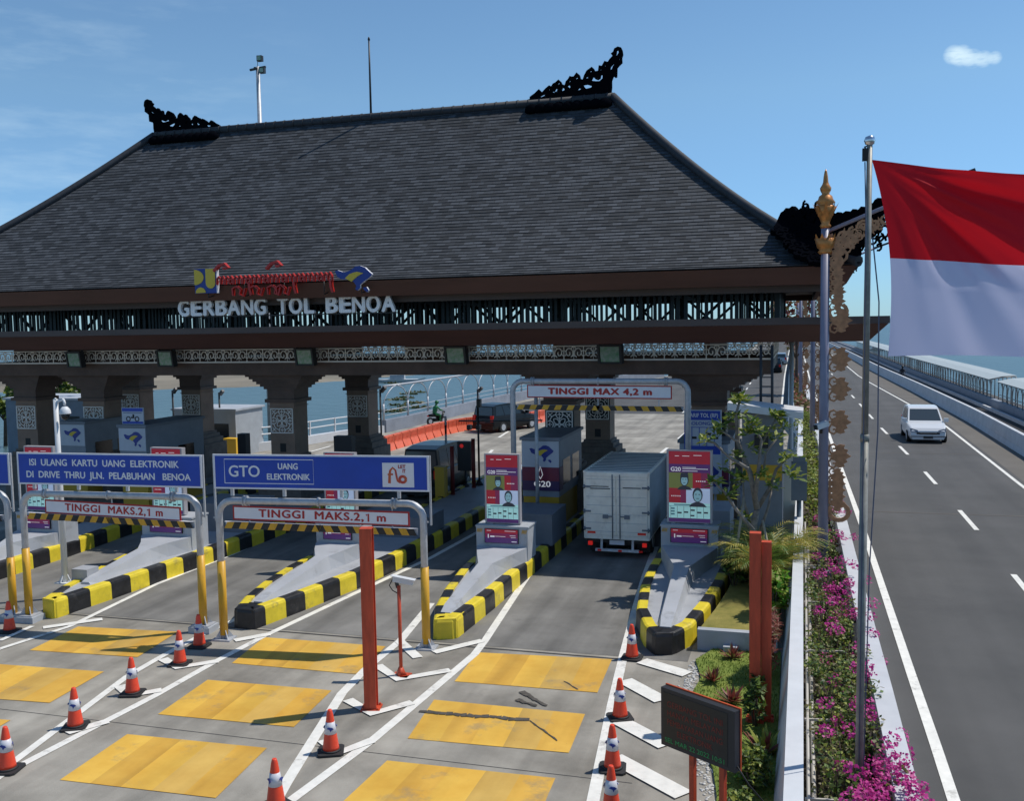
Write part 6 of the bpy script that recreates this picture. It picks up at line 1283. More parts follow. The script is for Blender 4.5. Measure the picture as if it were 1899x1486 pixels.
br = [([(1402, 1115), (1400, 1040), (1396, 985), (1404, 945)], 22.6, .10, .075), ([(1404, 945), (1392, 880), (1368, 820), (1365, 770), (1372, 742)], 22.5, .07, .025), ([(1388, 870), (1355, 850), (1325, 822), (1310, 818)], 22.1, .045, .02),
      ([(1404, 945), (1428, 905), (1440, 870), (1460, 850)], 22.9, .055, .022), ([(1400, 925), (1408, 860), (1412, 815), (1395, 790)], 22.4, .05, .02), ([(1410, 830), (1425, 800), (1440, 775)], 22.8, .03, .015), ([(1398, 985), (1365, 945), (1345, 915), (1325, 895)], 22.0, .05, .02),
      ([(1396, 985), (1380, 930), (1378, 890)], 22.9, .04, .018), ([(1416, 880), (1420, 840), (1440, 815)], 23.1, .03, .014), ([(1405, 1000), (1425, 940), (1432, 905)], 22.8, .04, .02), ([(1368, 820), (1340, 800), (1328, 795)], 22.3, .03, .014)]
mb = MB()
for P, Y, r0, r1 in br:
    n = len(P); mb.tube([pt(x, y, Y+.08*((i*7) % 3-1)) for i, (x, y) in enumerate(P)], [r0+(r1-r0)*i/(n-1) for i in range(n)], 8)
mb.build('trunk', BARK, T)
def tuft(mb, c, r, n, s):
    """whorl of long leaves at a branch end"""
    for _ in range(n):
        a = random.uniform(0, 6.28); e = random.uniform(-.3, 1.0); d = Vector((math.cos(a)*math.cos(e), math.sin(a)*math.cos(e), math.sin(e))); l = s*random.uniform(.6, 1.2)
        o_ = Vector(c)+Vector((random.gauss(0, r), random.gauss(0, r), random.gauss(0, r*.7))); sd = d.cross(Z_+Vector((random.gauss(0, .4), random.gauss(0, .4), 0))).normalized()*l*.17
        mb.add([o_, o_+d*l*.5+sd, o_+d*l-Z_*l*.12, o_+d*l*.5-sd], [(0, 1, 2, 3)], random.randint(0, 1))
mb = MB()
for x, y, Y, n in ((1372, 742, 22.5, 44), (1362, 775, 22.5, 26), (1390, 800, 22.4, 48), (1398, 785, 22.3, 30), (1440, 772, 22.8, 44), (1452, 790, 22.9, 26), (1312, 816, 22.1, 30), (1330, 797, 22.3, 24), (1425, 805, 22.8, 26), (1346, 790, 22.5, 20), (1358, 842, 22.4, 18), (1395, 835, 22.5, 16), (1412, 880, 22.4, 30), (1460, 848, 22.9, 32), (1440, 812, 23.1, 20), (1326, 893, 22.0, 26), (1376, 888, 22.9, 34), (1434, 902, 22.8, 22), (1465, 878, 22.9, 20), (1350, 918, 22.1, 24), (1385, 960, 22.7, 20), (1345, 870, 22.4, 12), (1475, 885, 22.9, 16)):
    tuft(mb, pt(x, y, Y), .07, n, .27)
mb.build('crown', [LEAFA, LEAFC], T)
mb = MB(); mb.tube([pt(1362, 1050, 22.0), pt(1380, 920, 22.4)], .03, 7); mb.tube([pt(1440, 1090, 22.4), pt(1414, 965, 22.6)], .028, 7); one(mb, 'tree_stakes', mat('stake_wood', (.32, .27, .20), .8, var=.3), 'two pale wooden stakes propping the young frangipani tree', 'stakes', pt(1400, 1070, 22.4))
def frond(mb, base, az, l, lift, m=0, n=22):
    """arching rib with many narrow leaflets"""
    d = Vector((math.cos(az), math.sin(az), 0)); prev = None
    for i in range(n+1):
        f = i/n; p = Vector(base)+d*l*(f*.35+f*f*.35)+Z_*(lift*l*(f*.95-.50*f*f*f))
        if prev is not None:
            t = (p-prev).normalized(); sd = t.cross(Z_).normalized(); w_ = l*.26*math.sin(PI*min(1, f*.85+.12))*random.uniform(.8, 1.15); h = (p-prev)*.5
            if f > .18:
                for sg in (1, -1):
                    q = p+sd*sg*w_*.8+t*w_*.75-Z_*w_*random.uniform(.05, .45); mb.add([prev, prev+h, q], [(0, 1, 2)], m)
            mb.add([prev-sd*.008, prev+sd*.008, p+sd*.006, p-sd*.006], [(0, 1, 2, 3)], m)
        prev = p
def palm(label, c, l, n, group=None, ms=(0, 1)):
    T = thing('palm', label, 'plant', c, 0, group)
    mb = MB()
    for i in range(n): frond(mb, (random.gauss(0, .06), random.gauss(0, .06), .15), random.uniform(0, 6.28), l*random.uniform(.6, 1.1), random.uniform(.7, 1.25), random.choice(ms))
    mb.build('fronds', [LEAFP, LEAFA], T); mb = MB()
    for i in range(5): a = i*1.26; mb.tube([(.05*math.cos(a), .05*math.sin(a), 0), (.12*math.cos(a), .12*math.sin(a), .45)], .03, 6)
    mb.build('stems', WOOD, T); return T
gz = KH-.06
mb = MB(); P4 = [g(1288, 1198), g(1390, 1203), g(1448, 1203), g(1450, 1120), g(1452, 1040), g(1455, 985)]
mb.prism([(-1.9, 18.6), (-.42, 18.75), (-.42, 25.5), (-1.52, 25.5), (-1.50, 23), (-1.56, 21.6), (-1.70, 20.1)], 0, .33, 1); mb.box(-1.9, -.42, 18.42, 18.595, 0, .40, 0); one(mb, 'planter_bed', [GREYP, LAWN2], 'raised grey planter bed with grass beside the black and yellow island nose', 'planter', (-1.2, 20, 0))
palm('yellowing palm clump beside the white parapet wall', (-.80, 21.6, .33), 1.65, 52); palm('smaller yellow palm at the foot of the frangipani tree', (-1.25, 22.4, .33), 1.25, 34, ms=(0, 0, 1)); palm('yellow palm leaning over the parapet wall behind the red posts', (-.52, 22.6, .33), 1.7, 40, ms=(0, 0, 1)); palm('low palm behind the frangipani tree', (-.85, 23.3, .33), 1.6, 30)
def shrub(label, c, rad, n, size, mats, ms=None, group=None, stems=6, aspect=.45, name='shrub', cat='shrub'):
    T = thing(name, label, cat, c, 0, group); rx, ry, rz = rad; mb = MB()
    for _ in range(max(4, int(n/45))):
        a = random.uniform(0, 6.28); q = random.random()**.5; leaves(mb, (rx*.7*q*math.cos(a), ry*.7*q*math.sin(a), rz*random.uniform(.45, 1.5)), (rx*.42, ry*.42, rz*.42), 45, size, ms=ms or list(range(len(mats))), aspect=aspect)
    mb.build('foliage', mats, T); mb = MB()
    for i in range(stems): a = random.uniform(0, 6.28); mb.tube([(rx*.15*math.cos(a), ry*.15*math.sin(a), 0), (rx*.5*math.cos(a), ry*.5*math.sin(a), rz*1.1)], .012, 5)
    mb.build('stems', WOOD, T); return T
shrub('fresh bright green shrub in the planter behind the red posts', (-.56, 19.9, .33), (.34, .55, .50), 1000, .17, [LEAFG, LEAFC]); shrub('dark green shrub at the corner of the island pedestal', (-1.45, 22.0, .33), (.3, .4, .35), 420, .15, [LEAFB, LEAFA])
shrub('reddish feathery shrub beside the red posts and parapet wall', (-.55, 17.3, .05), (.24, .60, .66), 1100, .22, [LEAFR, LEAFO, LEAFR], aspect=.10); shrub('dark green creeper around the feet of the red posts', (-.66, 15.0, .05), (.22, .4, .45), 420, .11, [LEAFB, LEAFA])
def rosette(label, c, s, mats):
    T = thing('rosette_plant', label, 'plant', c, 0, 'dark red rosettes on the lawn'); mb = MB()
    for i in range(46):
        a = random.uniform(0, 6.28); e = random.uniform(.25, 1.3); d = Vector((math.cos(a)*math.cos(e), math.sin(a)*math.cos(e), math.sin(e))); l = s*random.uniform(.6, 1.1); sd = d.cross(Z_).normalized()*l*.10
        mb.add([(0, 0, 0), d*l*.5+sd, d*l, d*l*.5-sd], [(0, 1, 2, 3)], random.randint(0, len(mats)-1))
    mb.build('leaves', mats, T); return T
for (x, y), l, s in (((1358, 1222), 'dark red rosette nearest the planter wall', .28), ((1322, 1266), 'dark red rosette in the middle of the lawn near the pebbles', .30), ((1356, 1304), 'dark red rosette on the lawn left of the red post feet', .34)):
    p = g(x, y, .05); rosette(l, p, s, [LEAFR, LEAFR, LEAFO])
p = g(1418, 1400, .05); rosette('yellow green croton with pink tips below the red posts', p, .42, [LEAFC, LEAFC, LEAFR])['group'] = 'garden plants'
shrub('bright green low shrub below the yellow green croton', (-.72, 13.1, .05), (.18, .34, .20), 420, .10, [LEAFG, LEAFA, LEAFC])
p = g(1402, 1430, .05); shrub('dark green shrub right of the dark display board', (p.x, p.y-.5, .05), (.26, .42, .26), 700, .10, [LEAFB, LEAFA, LEAFC]); shrub('low shrub at the bottom edge beside the parapet wall', (-.75, 12.0, .05), (.22, .5, .22), 650, .09, [LEAFB, LEAFA, LEAFC])
shrub('small dark red shrub behind the right edge of the display board', (-.95, 13.9, .05), (.2, .25, .16), 220, .10, [LEAFR, LEAFB])
p = g(1354, 1215, 0); mb = MB(); mb.box(p.x-.13, p.x+.13, p.y-.02, p.y+.22, 0.03, .15); mb.box(p.x-.09, p.x+.09, p.y-.026, p.y-.0205, .06, .13, 1); one(mb, 'garden_spotlight', [GREYP, FGL], 'small grey garden spotlight below the planter wall', 'spotlight', (p.x, p.y, .03))
# bougainvillea hedge along the median
bl = [(9.3, .78, 'bougainvillea bush at the bottom edge, thick with magenta flowers', 520, 1250), (11.0, .80, 'bougainvillea bush with yellow green leaves right of the flagpole foot', 900, 1000), (12.9, .74, 'bougainvillea bush with magenta sprays over the barrier behind the flagpole', 760, 620), (14.9, .66, 'olive leaved bougainvillea bush halfway along the hedge', 900, 260),
      (17.1, .62, 'bougainvillea bush with pale magenta flowers beyond the middle of the hedge', 800, 260), (19.4, .60, 'dense flowering bougainvillea bush in front of the nearest lamp post', 650, 440), (21.8, .62, 'bougainvillea bush at the foot of the nearest lamp post', 560, 340), (25.4, .60, 'bougainvillea bush with reddish flowers behind the nearest lamp post', 480, 300), (28.5, .62, 'small dark magenta bougainvillea bush beyond the nearest lamp post', 350, 300)]
for Y, x, l, nl, nf in bl:
    T = thing('bougainvillea_bush', l, 'bush', (x-.14, Y, -.25), 0, 'bougainvillea bushes along the median'); mb = MB()
    for _ in range(int(nl*2.6/40)): leaves(mb, (random.uniform(-.34, .50), random.uniform(-1.15, 1.15), random.uniform(.25, 1.14)), (.18, .24, .16), 46, .075, ms=[0, 0, 1, 2, 2, 3], aspect=.6)
    mb.build('foliage', [LEAFA, LEAFC, LEAFO, LEAFB], T); mb = MB()
    for _ in range(int(nf*1.45/34)):
        leaves(mb, (random.triangular(-.30, .92, .50), random.uniform(-1.15, 1.15), random.uniform(.80, 1.30)), (.13, .15, .10), 46, .052, m=0, aspect=.8)
    mb.build('blossom', LEAFM, T); mb = MB()
    for _ in range(26):
        a = random.uniform(-.3, .4); b = random.uniform(-1.1, 1.1); mb.tube([(a*.3, b*.6, 0), (a*.7, b*.8, .55), (a+random.uniform(-.1, .1), b, random.uniform(.8, 1.12))], .009, 4)
    mb.build('branches', WOOD, T)
gl = [(33, 'yellow green shrub of the median just past the pale utility pole'), (37, 'yellow green shrub of the median by the second lamp post'), (41, 'yellow green shrub of the median past the second lamp post'), (45.5, 'yellow green shrub in the middle of the far median'), (50.5, 'yellow green shrub of the far median, fourth from its start'), (56, 'yellow green shrub of the far median before the brown bushes')]
for Y, l in gl: shrub(l, (fL(Y)-1.35, Y, -.25), (.55, 2.0, .85), 900, .16, [LEAFA, LEAFC, LEAFC, LEAFO], group='yellow green shrubs of the far median')
for Y, l in ((64, 'brownish bush of the far median, nearest of the brown ones'), (74, 'brownish bush of the far median under the brown canopy'), (86, 'brownish bush of the far median, farther on'), (102, 'farthest brownish bush of the median')): shrub(l, (fL(Y)-1.3, Y, -.25), (.6, 4.5, 1.0), 800, .3, [LEAFO, LEAFR, LEAFO], group='brown bushes of the far median')
def tree(label, c, h, r, mats, n=1200, name='tree', size=.35):
    T = thing(name, label, 'tree', c); mb = MB(); mb.tube([(0, 0, 0), (.1, 0, h*.35), (0, .1, h*.7)], [.16, .12, .05], 8)
    for i in range(5): a = i*1.25; mb.tube([(0, 0, h*.4), (r*.6*math.cos(a), r*.6*math.sin(a), h*(.6+.07*i))], [.07, .02], 6)
    mb.build('trunk', WOOD, T); mb = MB()
    for _ in range(int(n/50)):
        a = random.uniform(0, 6.28); q = random.random()**.5; leaves(mb, (r*.8*q*math.cos(a), r*.8*q*math.sin(a), h*random.uniform(.5, 1.0)), (r*.3, r*.3, h*.10), 50, size, ms=list(range(len(mats))))
    mb.build('crown', mats, T); return T
p = aty(1476, 560, 85); tree('dry brown leaved tree between the two roofs at the far median', (p.x, 85, -.25), 8.2, 2.3, [LEAFO, LEAFR], 900, 'dry_tree', .5)
for (x, y, Y), l, h, r in (((118, 722, 70), 'small green tree on the shore left of the dome camera', 4.5, 2.0), ((5, 735, 64), 'small green tree at the left picture edge behind the cabin', 5, 2.4), ((291, 700, 175), 'green tree on the far sandy shore', 5, 3.4), ((250, 702, 180), 'left neighbour of the green tree on the far shore', 4, 3.0)):
    p = aty(x, y, Y); tree(l, (p.x, Y, -3), p.z+3+h*.25, r, [LEAFA, LEAFB, LEAFC], 900, size=.6)
# weed rafts and boats on the water
mb = MB()
for x, y in ((736, 742), (752, 738), (758, 731), (720, 764), (731, 762), (742, 752), (770, 748), (782, 756), (757, 757), (772, 728), (727, 711)):
    p = g(x, y, -2.98); leaves(mb, p+Z_*.05, (1.6, .5, .12), 40, .6, ms=[0, 1])
stuff(mb, 'weed_rafts', [LEAFB, LEAFO], 'dark floating weed on the water behind the arched railing', 'weed')
p = g(742, 709, -3); T = thing('moored_boat', 'pale boat on the water above the arched railing', 'boat', p, .2); mb = MB(); mb.add([(-4, 0, .5), (-3, -.8, .5), (3, -.8, .5), (4.4, 0, .8), (3, .8, .5), (-3, .8, .5), (-3.4, 0, -.2), (-2.6, -.4, -.2), (2.6, -.4, -.2), (3.6, 0, -.2), (2.6, .4, -.2), (-2.6, .4, -.2)], [(0, 1, 2, 3, 4, 5)[::-1], (0, 6, 7, 1), (1, 7, 8, 2), (2, 8, 9, 3), (3, 9, 10, 4), (4, 10, 11, 5), (5, 11, 6, 0)]); mb.build('hull', WHITE, T); mb = MB(); mb.box(-1.6, .8, -.55, .55, .502, 1.2); mb.build('wheelhouse', CABW, T)
p = g(1632, 650, -3); T = thing('white_boat', 'white boat on the sea left of the flag', 'boat', p, .1); mb = MB(); mb.add([(-5, 0, .5), (-4, -1, .5), (4, -1, .5), (6, 0, 1), (4, 1, .5), (-4, 1, .5), (-4, 0, -.2), (-3, -.5, -.2), (3, -.5, -.2), (4.6, 0, -.2), (3, .5, -.2), (-3, .5, -.2)], [(0, 1, 2, 3, 4, 5)[::-1], (0, 6, 7, 1), (1, 7, 8, 2), (2, 8, 9, 3), (3, 9, 10, 4), (4, 10, 11, 5), (5, 11, 6, 0)]); mb.build('hull', WHITE, T); mb = MB(); mb.box(-2, 1, -.7, .7, .51, 1.5); mb.build('wheelhouse', WHITE, T)
# ================================================================== VEHICLES
def paint(n, c, metal=.0, rough=.3): m = mat('car_paint_'+n, c, rough, metal); m.node_tree.nodes['Principled BSDF'].inputs['Coat Weight'].default_value = .25 if c[0] > .1 else .05; m.node_tree.nodes['Principled BSDF'].inputs['Specular IOR Level'].default_value = .5 if c[0] > .1 else .25; return m
TAILR = mat('tail_lamp', (.35, .01, .01), .2, emit=(1, .03, .02), emstr=.05); HEADL = mat('head_lamp', (.20, .22, .25), .1, .3); PLATEB = mat('number_plate', (.03, .03, .035), .4)
def car(label, p, rz, L, W, H, pm, style='mpv', cat='car', group=None, name='parked_car', wheelc=STEEL):
    T = thing(name, label, cat, p, rz, group); hl, hw = L/2, W/2; gc = .2
    belt = .57*H
    if style == 'mpv': nose = [(hl*.42, belt), (hl*.60, belt*.965), (hl*.80, belt*.89), (hl*.92, belt*.80), (hl*.98, belt*.66), (hl, belt*.45)]; gh = [(-hl*.97, belt), (-hl*.925, H*.93), (-hl*.70, H*.985), (-hl*.25, H), (-hl*.02, H*.965), (hl*.46, belt)]
    elif style == 'van': nose = [(hl*.80, belt), (hl*.90, belt*.95), (hl*.97, belt*.8), (hl, belt*.5)]; gh = [(-hl*.985, belt), (-hl*.95, H*.96), (-hl*.6, H), (0, H), (hl*.50, H*.97), (hl*.84, belt)]
    else: nose = [(hl*.5, belt), (hl*.70, belt*.98), (hl*.92, belt*.9), (hl*.98, belt*.7), (hl, belt*.5)]; gh = [(-hl*.35, belt), (-hl*.28, H*.96), (-hl*.1, H), (hl*.1, H), (hl*.2, H*.97), (hl*.5, belt)]
    st = [(-hl, belt*.62, .93), (-hl*.985, belt*.9, .96), (-hl*.95, belt, .975), (-hl*.6, belt, 1), (0, belt, 1)]+[(y, z, 1-.14*max(0, (y/hl-.5)/.5)**2) for y, z in nose]
    sec = lambda y, z, k: [(-hw*k*.90, y, gc), (-hw*k, y, gc+.16), (-hw*k*1.0, y, gc+(z-gc)*.62), (-hw*k*.965, y, z-.03), (-hw*k*.90, y, z), (hw*k*.90, y, z), (hw*k*.965, y, z-.03), (hw*k*1.0, y, gc+(z-gc)*.62), (hw*k, y, gc+.16), (hw*k*.90, y, gc)]
    mb = MB(); vs = []
    for y, z, k in st: vs += sec(y, z, k)
    n = 10; fs = [tuple(range(n)), tuple(range((len(st)-1)*n, len(st)*n))[::-1]]
    for i in range(len(st)-1):
        for q in range(n): fs.append((i*n+q, (i+1)*n+q, (i+1)*n+(q+1) % n, i*n+(q+1) % n))
    mb.add(vs, fs)
    vs = []; kb, kr = .905, .76                         # greenhouse
    for y, z in gh: k = kb+(kr-kb)*(z-belt)/(H-belt); vs += [(-hw*k, y, z), (hw*k, y, z)]
    m_ = len(gh); fs = [(2*i, 2*i+1, 2*i+3, 2*i+2) for i in range(m_-1)]
    fs += [tuple(2*i for i in range(m_)), tuple(2*i+1 for i in range(m_))[::-1]]; mb.add([(x, y, z-.002 if z == belt else z) for x, y, z in vs], fs)
    body = mb.build('body', pm, T); mod = body.modifiers.new('bevel', 'BEVEL'); mod.width = .045; mod.segments = 2; mod.limit_method = 'ANGLE'; mod.angle_limit = R_(28)
    def wquad(a, b, name, ins=.10, lift=.008):           # window between two greenhouse stations
        (y0, z0), (y1, z1) = gh[a], gh[b]; k0 = kb+(kr-kb)*(z0-belt)/(H-belt); k1 = kb+(kr-kb)*(z1-belt)/(H-belt)
        t0, t1 = .12, .90; ya, za, ka = y0+(y1-y0)*t0, z0+(z1-z0)*t0, k0+(k1-k0)*t0; yb, zb_, kb2 = y0+(y1-y0)*t1, z0+(z1-z0)*t1, k0+(k1-k0)*t1
        nrm = Vector((0, -(z1-z0), (y1-y0))).normalized()
        if nrm.z < 0: nrm = -nrm
        m2 = MB(); c = .91; pts = [Vector((-hw*ka*c, ya, za)), Vector((hw*ka*c, ya, za)), Vector((hw*kb2*c, yb, zb_)), Vector((-hw*kb2*c, yb, zb_))]; out = Vector((0, (ya+yb)/2, 0)); sgn = 1
        pts = [p_+nrm*lift for p_ in pts]; m2.add(pts+[p_-nrm*.02 for p_ in pts], [(0, 1, 2, 3), (0, 4, 5, 1), (1, 5, 6, 2), (2, 6, 7, 3), (3, 7, 4, 0)]); m2.build(name, WSCR, T)
    wquad(0, 1, 'rear_window'); wquad(m_-1, m_-2, 'windscreen')
    rear = gh[1]; front = gh[-2]; fb = gh[-1]; rb = gh[0]
    zl, zh = belt+.05, H*.93; kl = kb+(kr-kb)*(zl-belt)/(H-belt); kh = kb+(kr-kb)*(zh-belt)/(H-belt)
    yr0, yr1 = rb[0]+.12*L*.4, rear[0]+.14*L*.4; yf0, yf1 = fb[0]-.10*L, front[0]-.02*L
    N = 3 if style != 'pickup' else 2
    for i in range(N):
        f0, f1 = i/N+.015, (i+1)/N-.015
        for s in (1, -1):
            a = [Vector((s*(hw*kl+.006), yr0+(yf0-yr0)*f0, zl)), Vector((s*(hw*kl+.006), yr0+(yf0-yr0)*f1, zl)), Vector((s*(hw*kh+.006), yr1+(yf1-yr1)*f1, zh)), Vector((s*(hw*kh+.006), yr1+(yf1-yr1)*f0, zh))]
            m2 = MB(); m2.add(a+[q-Vector((s*.02, 0, 0)) for q in a], [(0, 1, 2, 3), (0, 4, 5, 1), (1, 5, 6, 2), (2, 6, 7, 3), (3, 7, 4, 0)]); m2.build('side_window', WSCR if style != 'mpv' or pm != BLACKC else GLASS, T)
    wr = .30 if style != 'van' else .27
    for y in (-hl*.60, hl*.64):
        for s in (1, -1):
            m2 = MB(); m2.tube([(s*(hw-.20), y, wr), (s*(hw+.012), y, wr)], wr, 18); wh = m2.build('wheel', RUBBER, T); m2 = MB(); m2.tube([(s*(hw-.01), y, wr), (s*(hw+.022), y, wr)], wr*.62, 12)
            m2.build('rim', wheelc, wh)
    yb = hl-.02; zf = belt
    m2 = MB(); m2.prism([(-hw*.62, yb-.30), (hw*.62, yb-.30), (hw*.58, yb+.012), (-hw*.58, yb+.012)], zf*.36, zf*.60); m2.box(-hw*.60, hw*.60, yb-.2, yb+.009, gc+.04, zf*.30); g_ = m2.build('grille', RUBBER, T)
    m2 = MB(); m2.box(-hw*.44, hw*.44, yb+.0125, yb+.03, zf*.56, zf*.59); m2.box(-hw*.44, hw*.44, yb+.0125, yb+.026, zf*.47, zf*.485); m2.build('grille_bar', CHROME, g_)
    for s in (1, -1): m2 = MB(); a, b = sorted((s*hw*.66, s*hw*.84)); m2.box(a, b, hl*.95, hl*.985, zf*.38, zf*.47); m2.build('fog_lamp', RUBBER, T)
    for s in (1, -1):
        m2 = MB(); a, b = sorted((s*hw*.48, s*hw*.90)); m2.add([(a, hl*.93, zf*.66), (b, hl*.93, zf*.66), (b, hl*.93, zf*.84), (a, hl*.93, zf*.84)] if 0 else [(s*hw*.50, hl*1.006, zf*.58), (s*hw*.89, hl*.985, zf*.60), (s*hw*.905, hl*.93, zf*.80), (s*hw*.52, hl*.985, zf*.70), (s*hw*.50, hl*.9, zf*.58), (s*hw*.89, hl*.86, zf*.60), (s*hw*.90, hl*.84, zf*.78), (s*hw*.50, hl*.9, zf*.70)], [(0, 1, 2, 3), (4, 7, 6, 5), (0, 4, 5, 1), (1, 5, 6, 2), (2, 6, 7, 3), (3, 7, 4, 0)]); m2.build('headlight', HEADL, T)
        m2 = MB(); a, b = sorted((s*hw*.68, s*hw*.925)); m2.box(a, b, -hl-.012, -hl*.955, zf*.72, zf*1.0 if style != 'mpv' else zf*1.08); m2.build('tail_light', TAILR, T)
        m2 = MB(); a, b = sorted((s*hw*.95, s*(hw*1.0+.17))); m2.box(a, b, fb[0]-.20, fb[0]-.06, belt+.02, belt+.20); m2.build('mirror', pm, T)
    m2 = MB(); m2.box(-.22, .22, -hl-.014, -hl+.01, zf*.58, zf*.74); m2.box(-.22, .22, hl+.016, hl+.03, zf*.27, zf*.40); m2.build('number_plate', PLATEB, T)
    m2 = MB(); m2.box(-hw*.95, hw*.95, -hl-.05, -hl+.05, gc, zf*.45); m2.build('rear_bumper', pm if style != 'van' else RUBBER, T)
    return T
WHITEC, BLACKC, DBLUE, SILV = paint('white', (.66, .67, .68), 0), paint('black', (.006, .0065, .008)), paint('dark_blue', (.006, .009, .014)), paint('silver', (.38, .42, .45), .6, .3)
p = g(1718, 822); car('white minivan driving towards the camera on the highway', (p.x+.05, p.y+2.0, .0), PI, 4.5, 1.84, 1.66, WHITEC, cat='minivan', name='minivan')
p = g(893, 803); q = g(962, 793); car('black minivan turning past the orange barriers beyond the gate', (p.x+.95, p.y+1.9, 0), R_(-24), 4.2, 1.72, 1.66, BLACKC, cat='minivan', name='minivan')
p = aty(776, 848, 32.2); car('dark blue van waiting in the lane behind the GTO sign', (p.x+.05, 34.0, .004), R_(0), 3.6, 1.55, 1.92, DBLUE, 'van', cat='van', name='van')
p = g(1436, 692); car('dark pickup driving away on the far carriageway', (p.x-.1, p.y+2.2, .004), R_(0), 4.8, 1.85, 1.75, BLACKC, 'pickup', cat='pickup', name='pickup_truck')
p = g(1441, 678); car('silver car in front of the dark pickup on the far carriageway', (p.x+.4, p.y+4, .004), 0, 4.3, 1.75, 1.65, SILV, 'mpv', cat='car', name='car')
# box truck seen from behind
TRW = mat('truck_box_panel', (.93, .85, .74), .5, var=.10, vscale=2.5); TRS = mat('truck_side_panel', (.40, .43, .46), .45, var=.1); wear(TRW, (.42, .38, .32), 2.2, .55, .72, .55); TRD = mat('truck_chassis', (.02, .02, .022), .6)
a, b = aty(1083, 1000, 25.2), aty(1205, 1000, 25.2); TX, TW = (a.x+b.x)/2, b.x-a.x; zt = aty(1120, 876, 25.2).z; zb = .52
T = thing('box_truck', 'white box truck with closed rear doors entering the truck lane', 'truck', (TX, 25.2, .004)); h = TW/2
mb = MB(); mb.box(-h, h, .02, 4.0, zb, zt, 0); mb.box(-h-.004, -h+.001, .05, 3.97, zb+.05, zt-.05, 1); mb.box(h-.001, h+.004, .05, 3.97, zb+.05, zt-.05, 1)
for i in range(12): mb.box(-h+.03, h-.03, .3+.3*i, .34+.3*i, zt+.0005, zt+.012, 2)
for x in (-h, h-.05): mb.box(x-.005, x+.055, .0, 4.01, zt-.03, zt+.02, 0)
mb.build('cargo_box', [TRW, TRS, mat('truck_roof', (.10, .12, .14), .4)], T)
for s in (1, -1):
    mb = MB(); x0, x1 = sorted((s*.012, s*(h-.06))); mb.box(x0, x1, -.012, .019, zb+.10, zt-.12)
    for k in range(7): z = zb+.2+(zt-zb-.4)*k/6; mb.box(x0+.02, x1-.02, -.016, -.0125, z, z+.008, 1)
    d = mb.build('rear_door', [TRW, TRS], T)
    mb = MB(); mb.tube([(s*.10, -.035, zb+.02), (s*.10, -.035, zt-.06)], .014, 6); mb.bar((s*.10, -.04, zb+.62), (s*.34, -.05, zb+.62), .03); mb.box(min(s*.22, s*.36), max(s*.22, s*.36), -.06, -.02, zb+.56, zb+.66); mb.build('lock_bar', GREYD, d)
    mb = MB()
    for z in (zb+.25, zb+.72, zt-.42): mb.box(min(s*(h-.2), s*(h+.01)), max(s*(h-.2), s*(h+.01)), -.03, -.0125, z, z+.045); mb.tube([(s*(h-.03), -.03, z-.03), (s*(h-.03), -.03, z+.075)], .022, 6)
    mb.build('hinges', GREYD, d)
    mb = MB(); x0, x1 = sorted((s*(h-.21), s*(h-.10))); mb.box(x0, x1, .06, .14, .32, .42); mb.build('tail_light', mat('brake_lamp', (.5, .02, .02), .2, emit=(1, .03, .02), emstr=.25), T)
    mb = MB(); x0, x1 = sorted((s*(h-.32), s*(h-.1))); mb.box(x0, x1, -.018, -.0125, zb+.14, zb+.20); mb.build('reflector', TAILR, T)
    for y in (.9, 3.9):
        mb = MB(); mb.tube([(s*(h-.38), y, .33), (s*(h-.05), y, .33)], .33, 16); wv = mb.build('wheel', RUBBER, T); mb = MB(); mb.tube([(s*(h-.07), y, .33), (s*(h-.03), y, .33)], .19, 12); mb.build('rim', STEEL, wv)
mb = MB(); mb.box(-h+.04, h-.04, -.014, .018, zt-.115, zt-.02); mb.build('upper_door_frame', TRW, T); mb = MB(); mb.box(-h+.02, h-.02, -.02, .018, zb+.0, zb+.095); mb.build('door_sill', TRW, T)
mb = MB(); mb.box(-h+.3, h-.3, .03, .10, .17, .24, 0)
for i in range(5): mb.box(-h+.36+.28*i, -h+.46+.28*i, .02, .031, .18, .23, 1+i % 2)
for x in (-.42, .42): mb.bar((x, .07, .2), (x, .12, zb), .06)
mb.build('bumper', [WHITE, TAILR, SIGNW], T)
mb = MB(); mb.box(-.2, .2, .05, .07, .36, .48); mb.build('number_plate', SIGNW, T)
for s in (1, -1): mb = MB(); x0, x1 = sorted((s*(h-.42), s*(h-.06))); mb.box(x0, x1, .5, .515, .08, .48); mb.build('mud_flap', RUBBER, T)
mb = MB()
for z, a, b in ((zt-.40, -.72, -.2), (zt-.46, -.7, -.16), (zt-.42, .18, .66)): mb.box(a, b, -.0185, -.0165, z, z+.022)
mb.build('sticker_lines', TRD, T)
mb = MB(); mb.box(-.35, .35, .3, 5.4, .3, zb-.002); mb.box(-h+.06, h-.06, .12, .2, zb-.12, zb-.002); mb.build('chassis', TRD, T)
mb = MB(); mb.box(-h+.08, h-.08, 4.12, 5.7, .35, 1.85); cb = mb.build('cab', WHITEC, T); md = cb.modifiers.new('bevel', 'BEVEL'); md.width = .08; md.segments = 2
mb = MB(); mb.box(-h+.2, h-.2, 5.69, 5.71, 1.0, 1.7); mb.build('windscreen', GLASS, T)
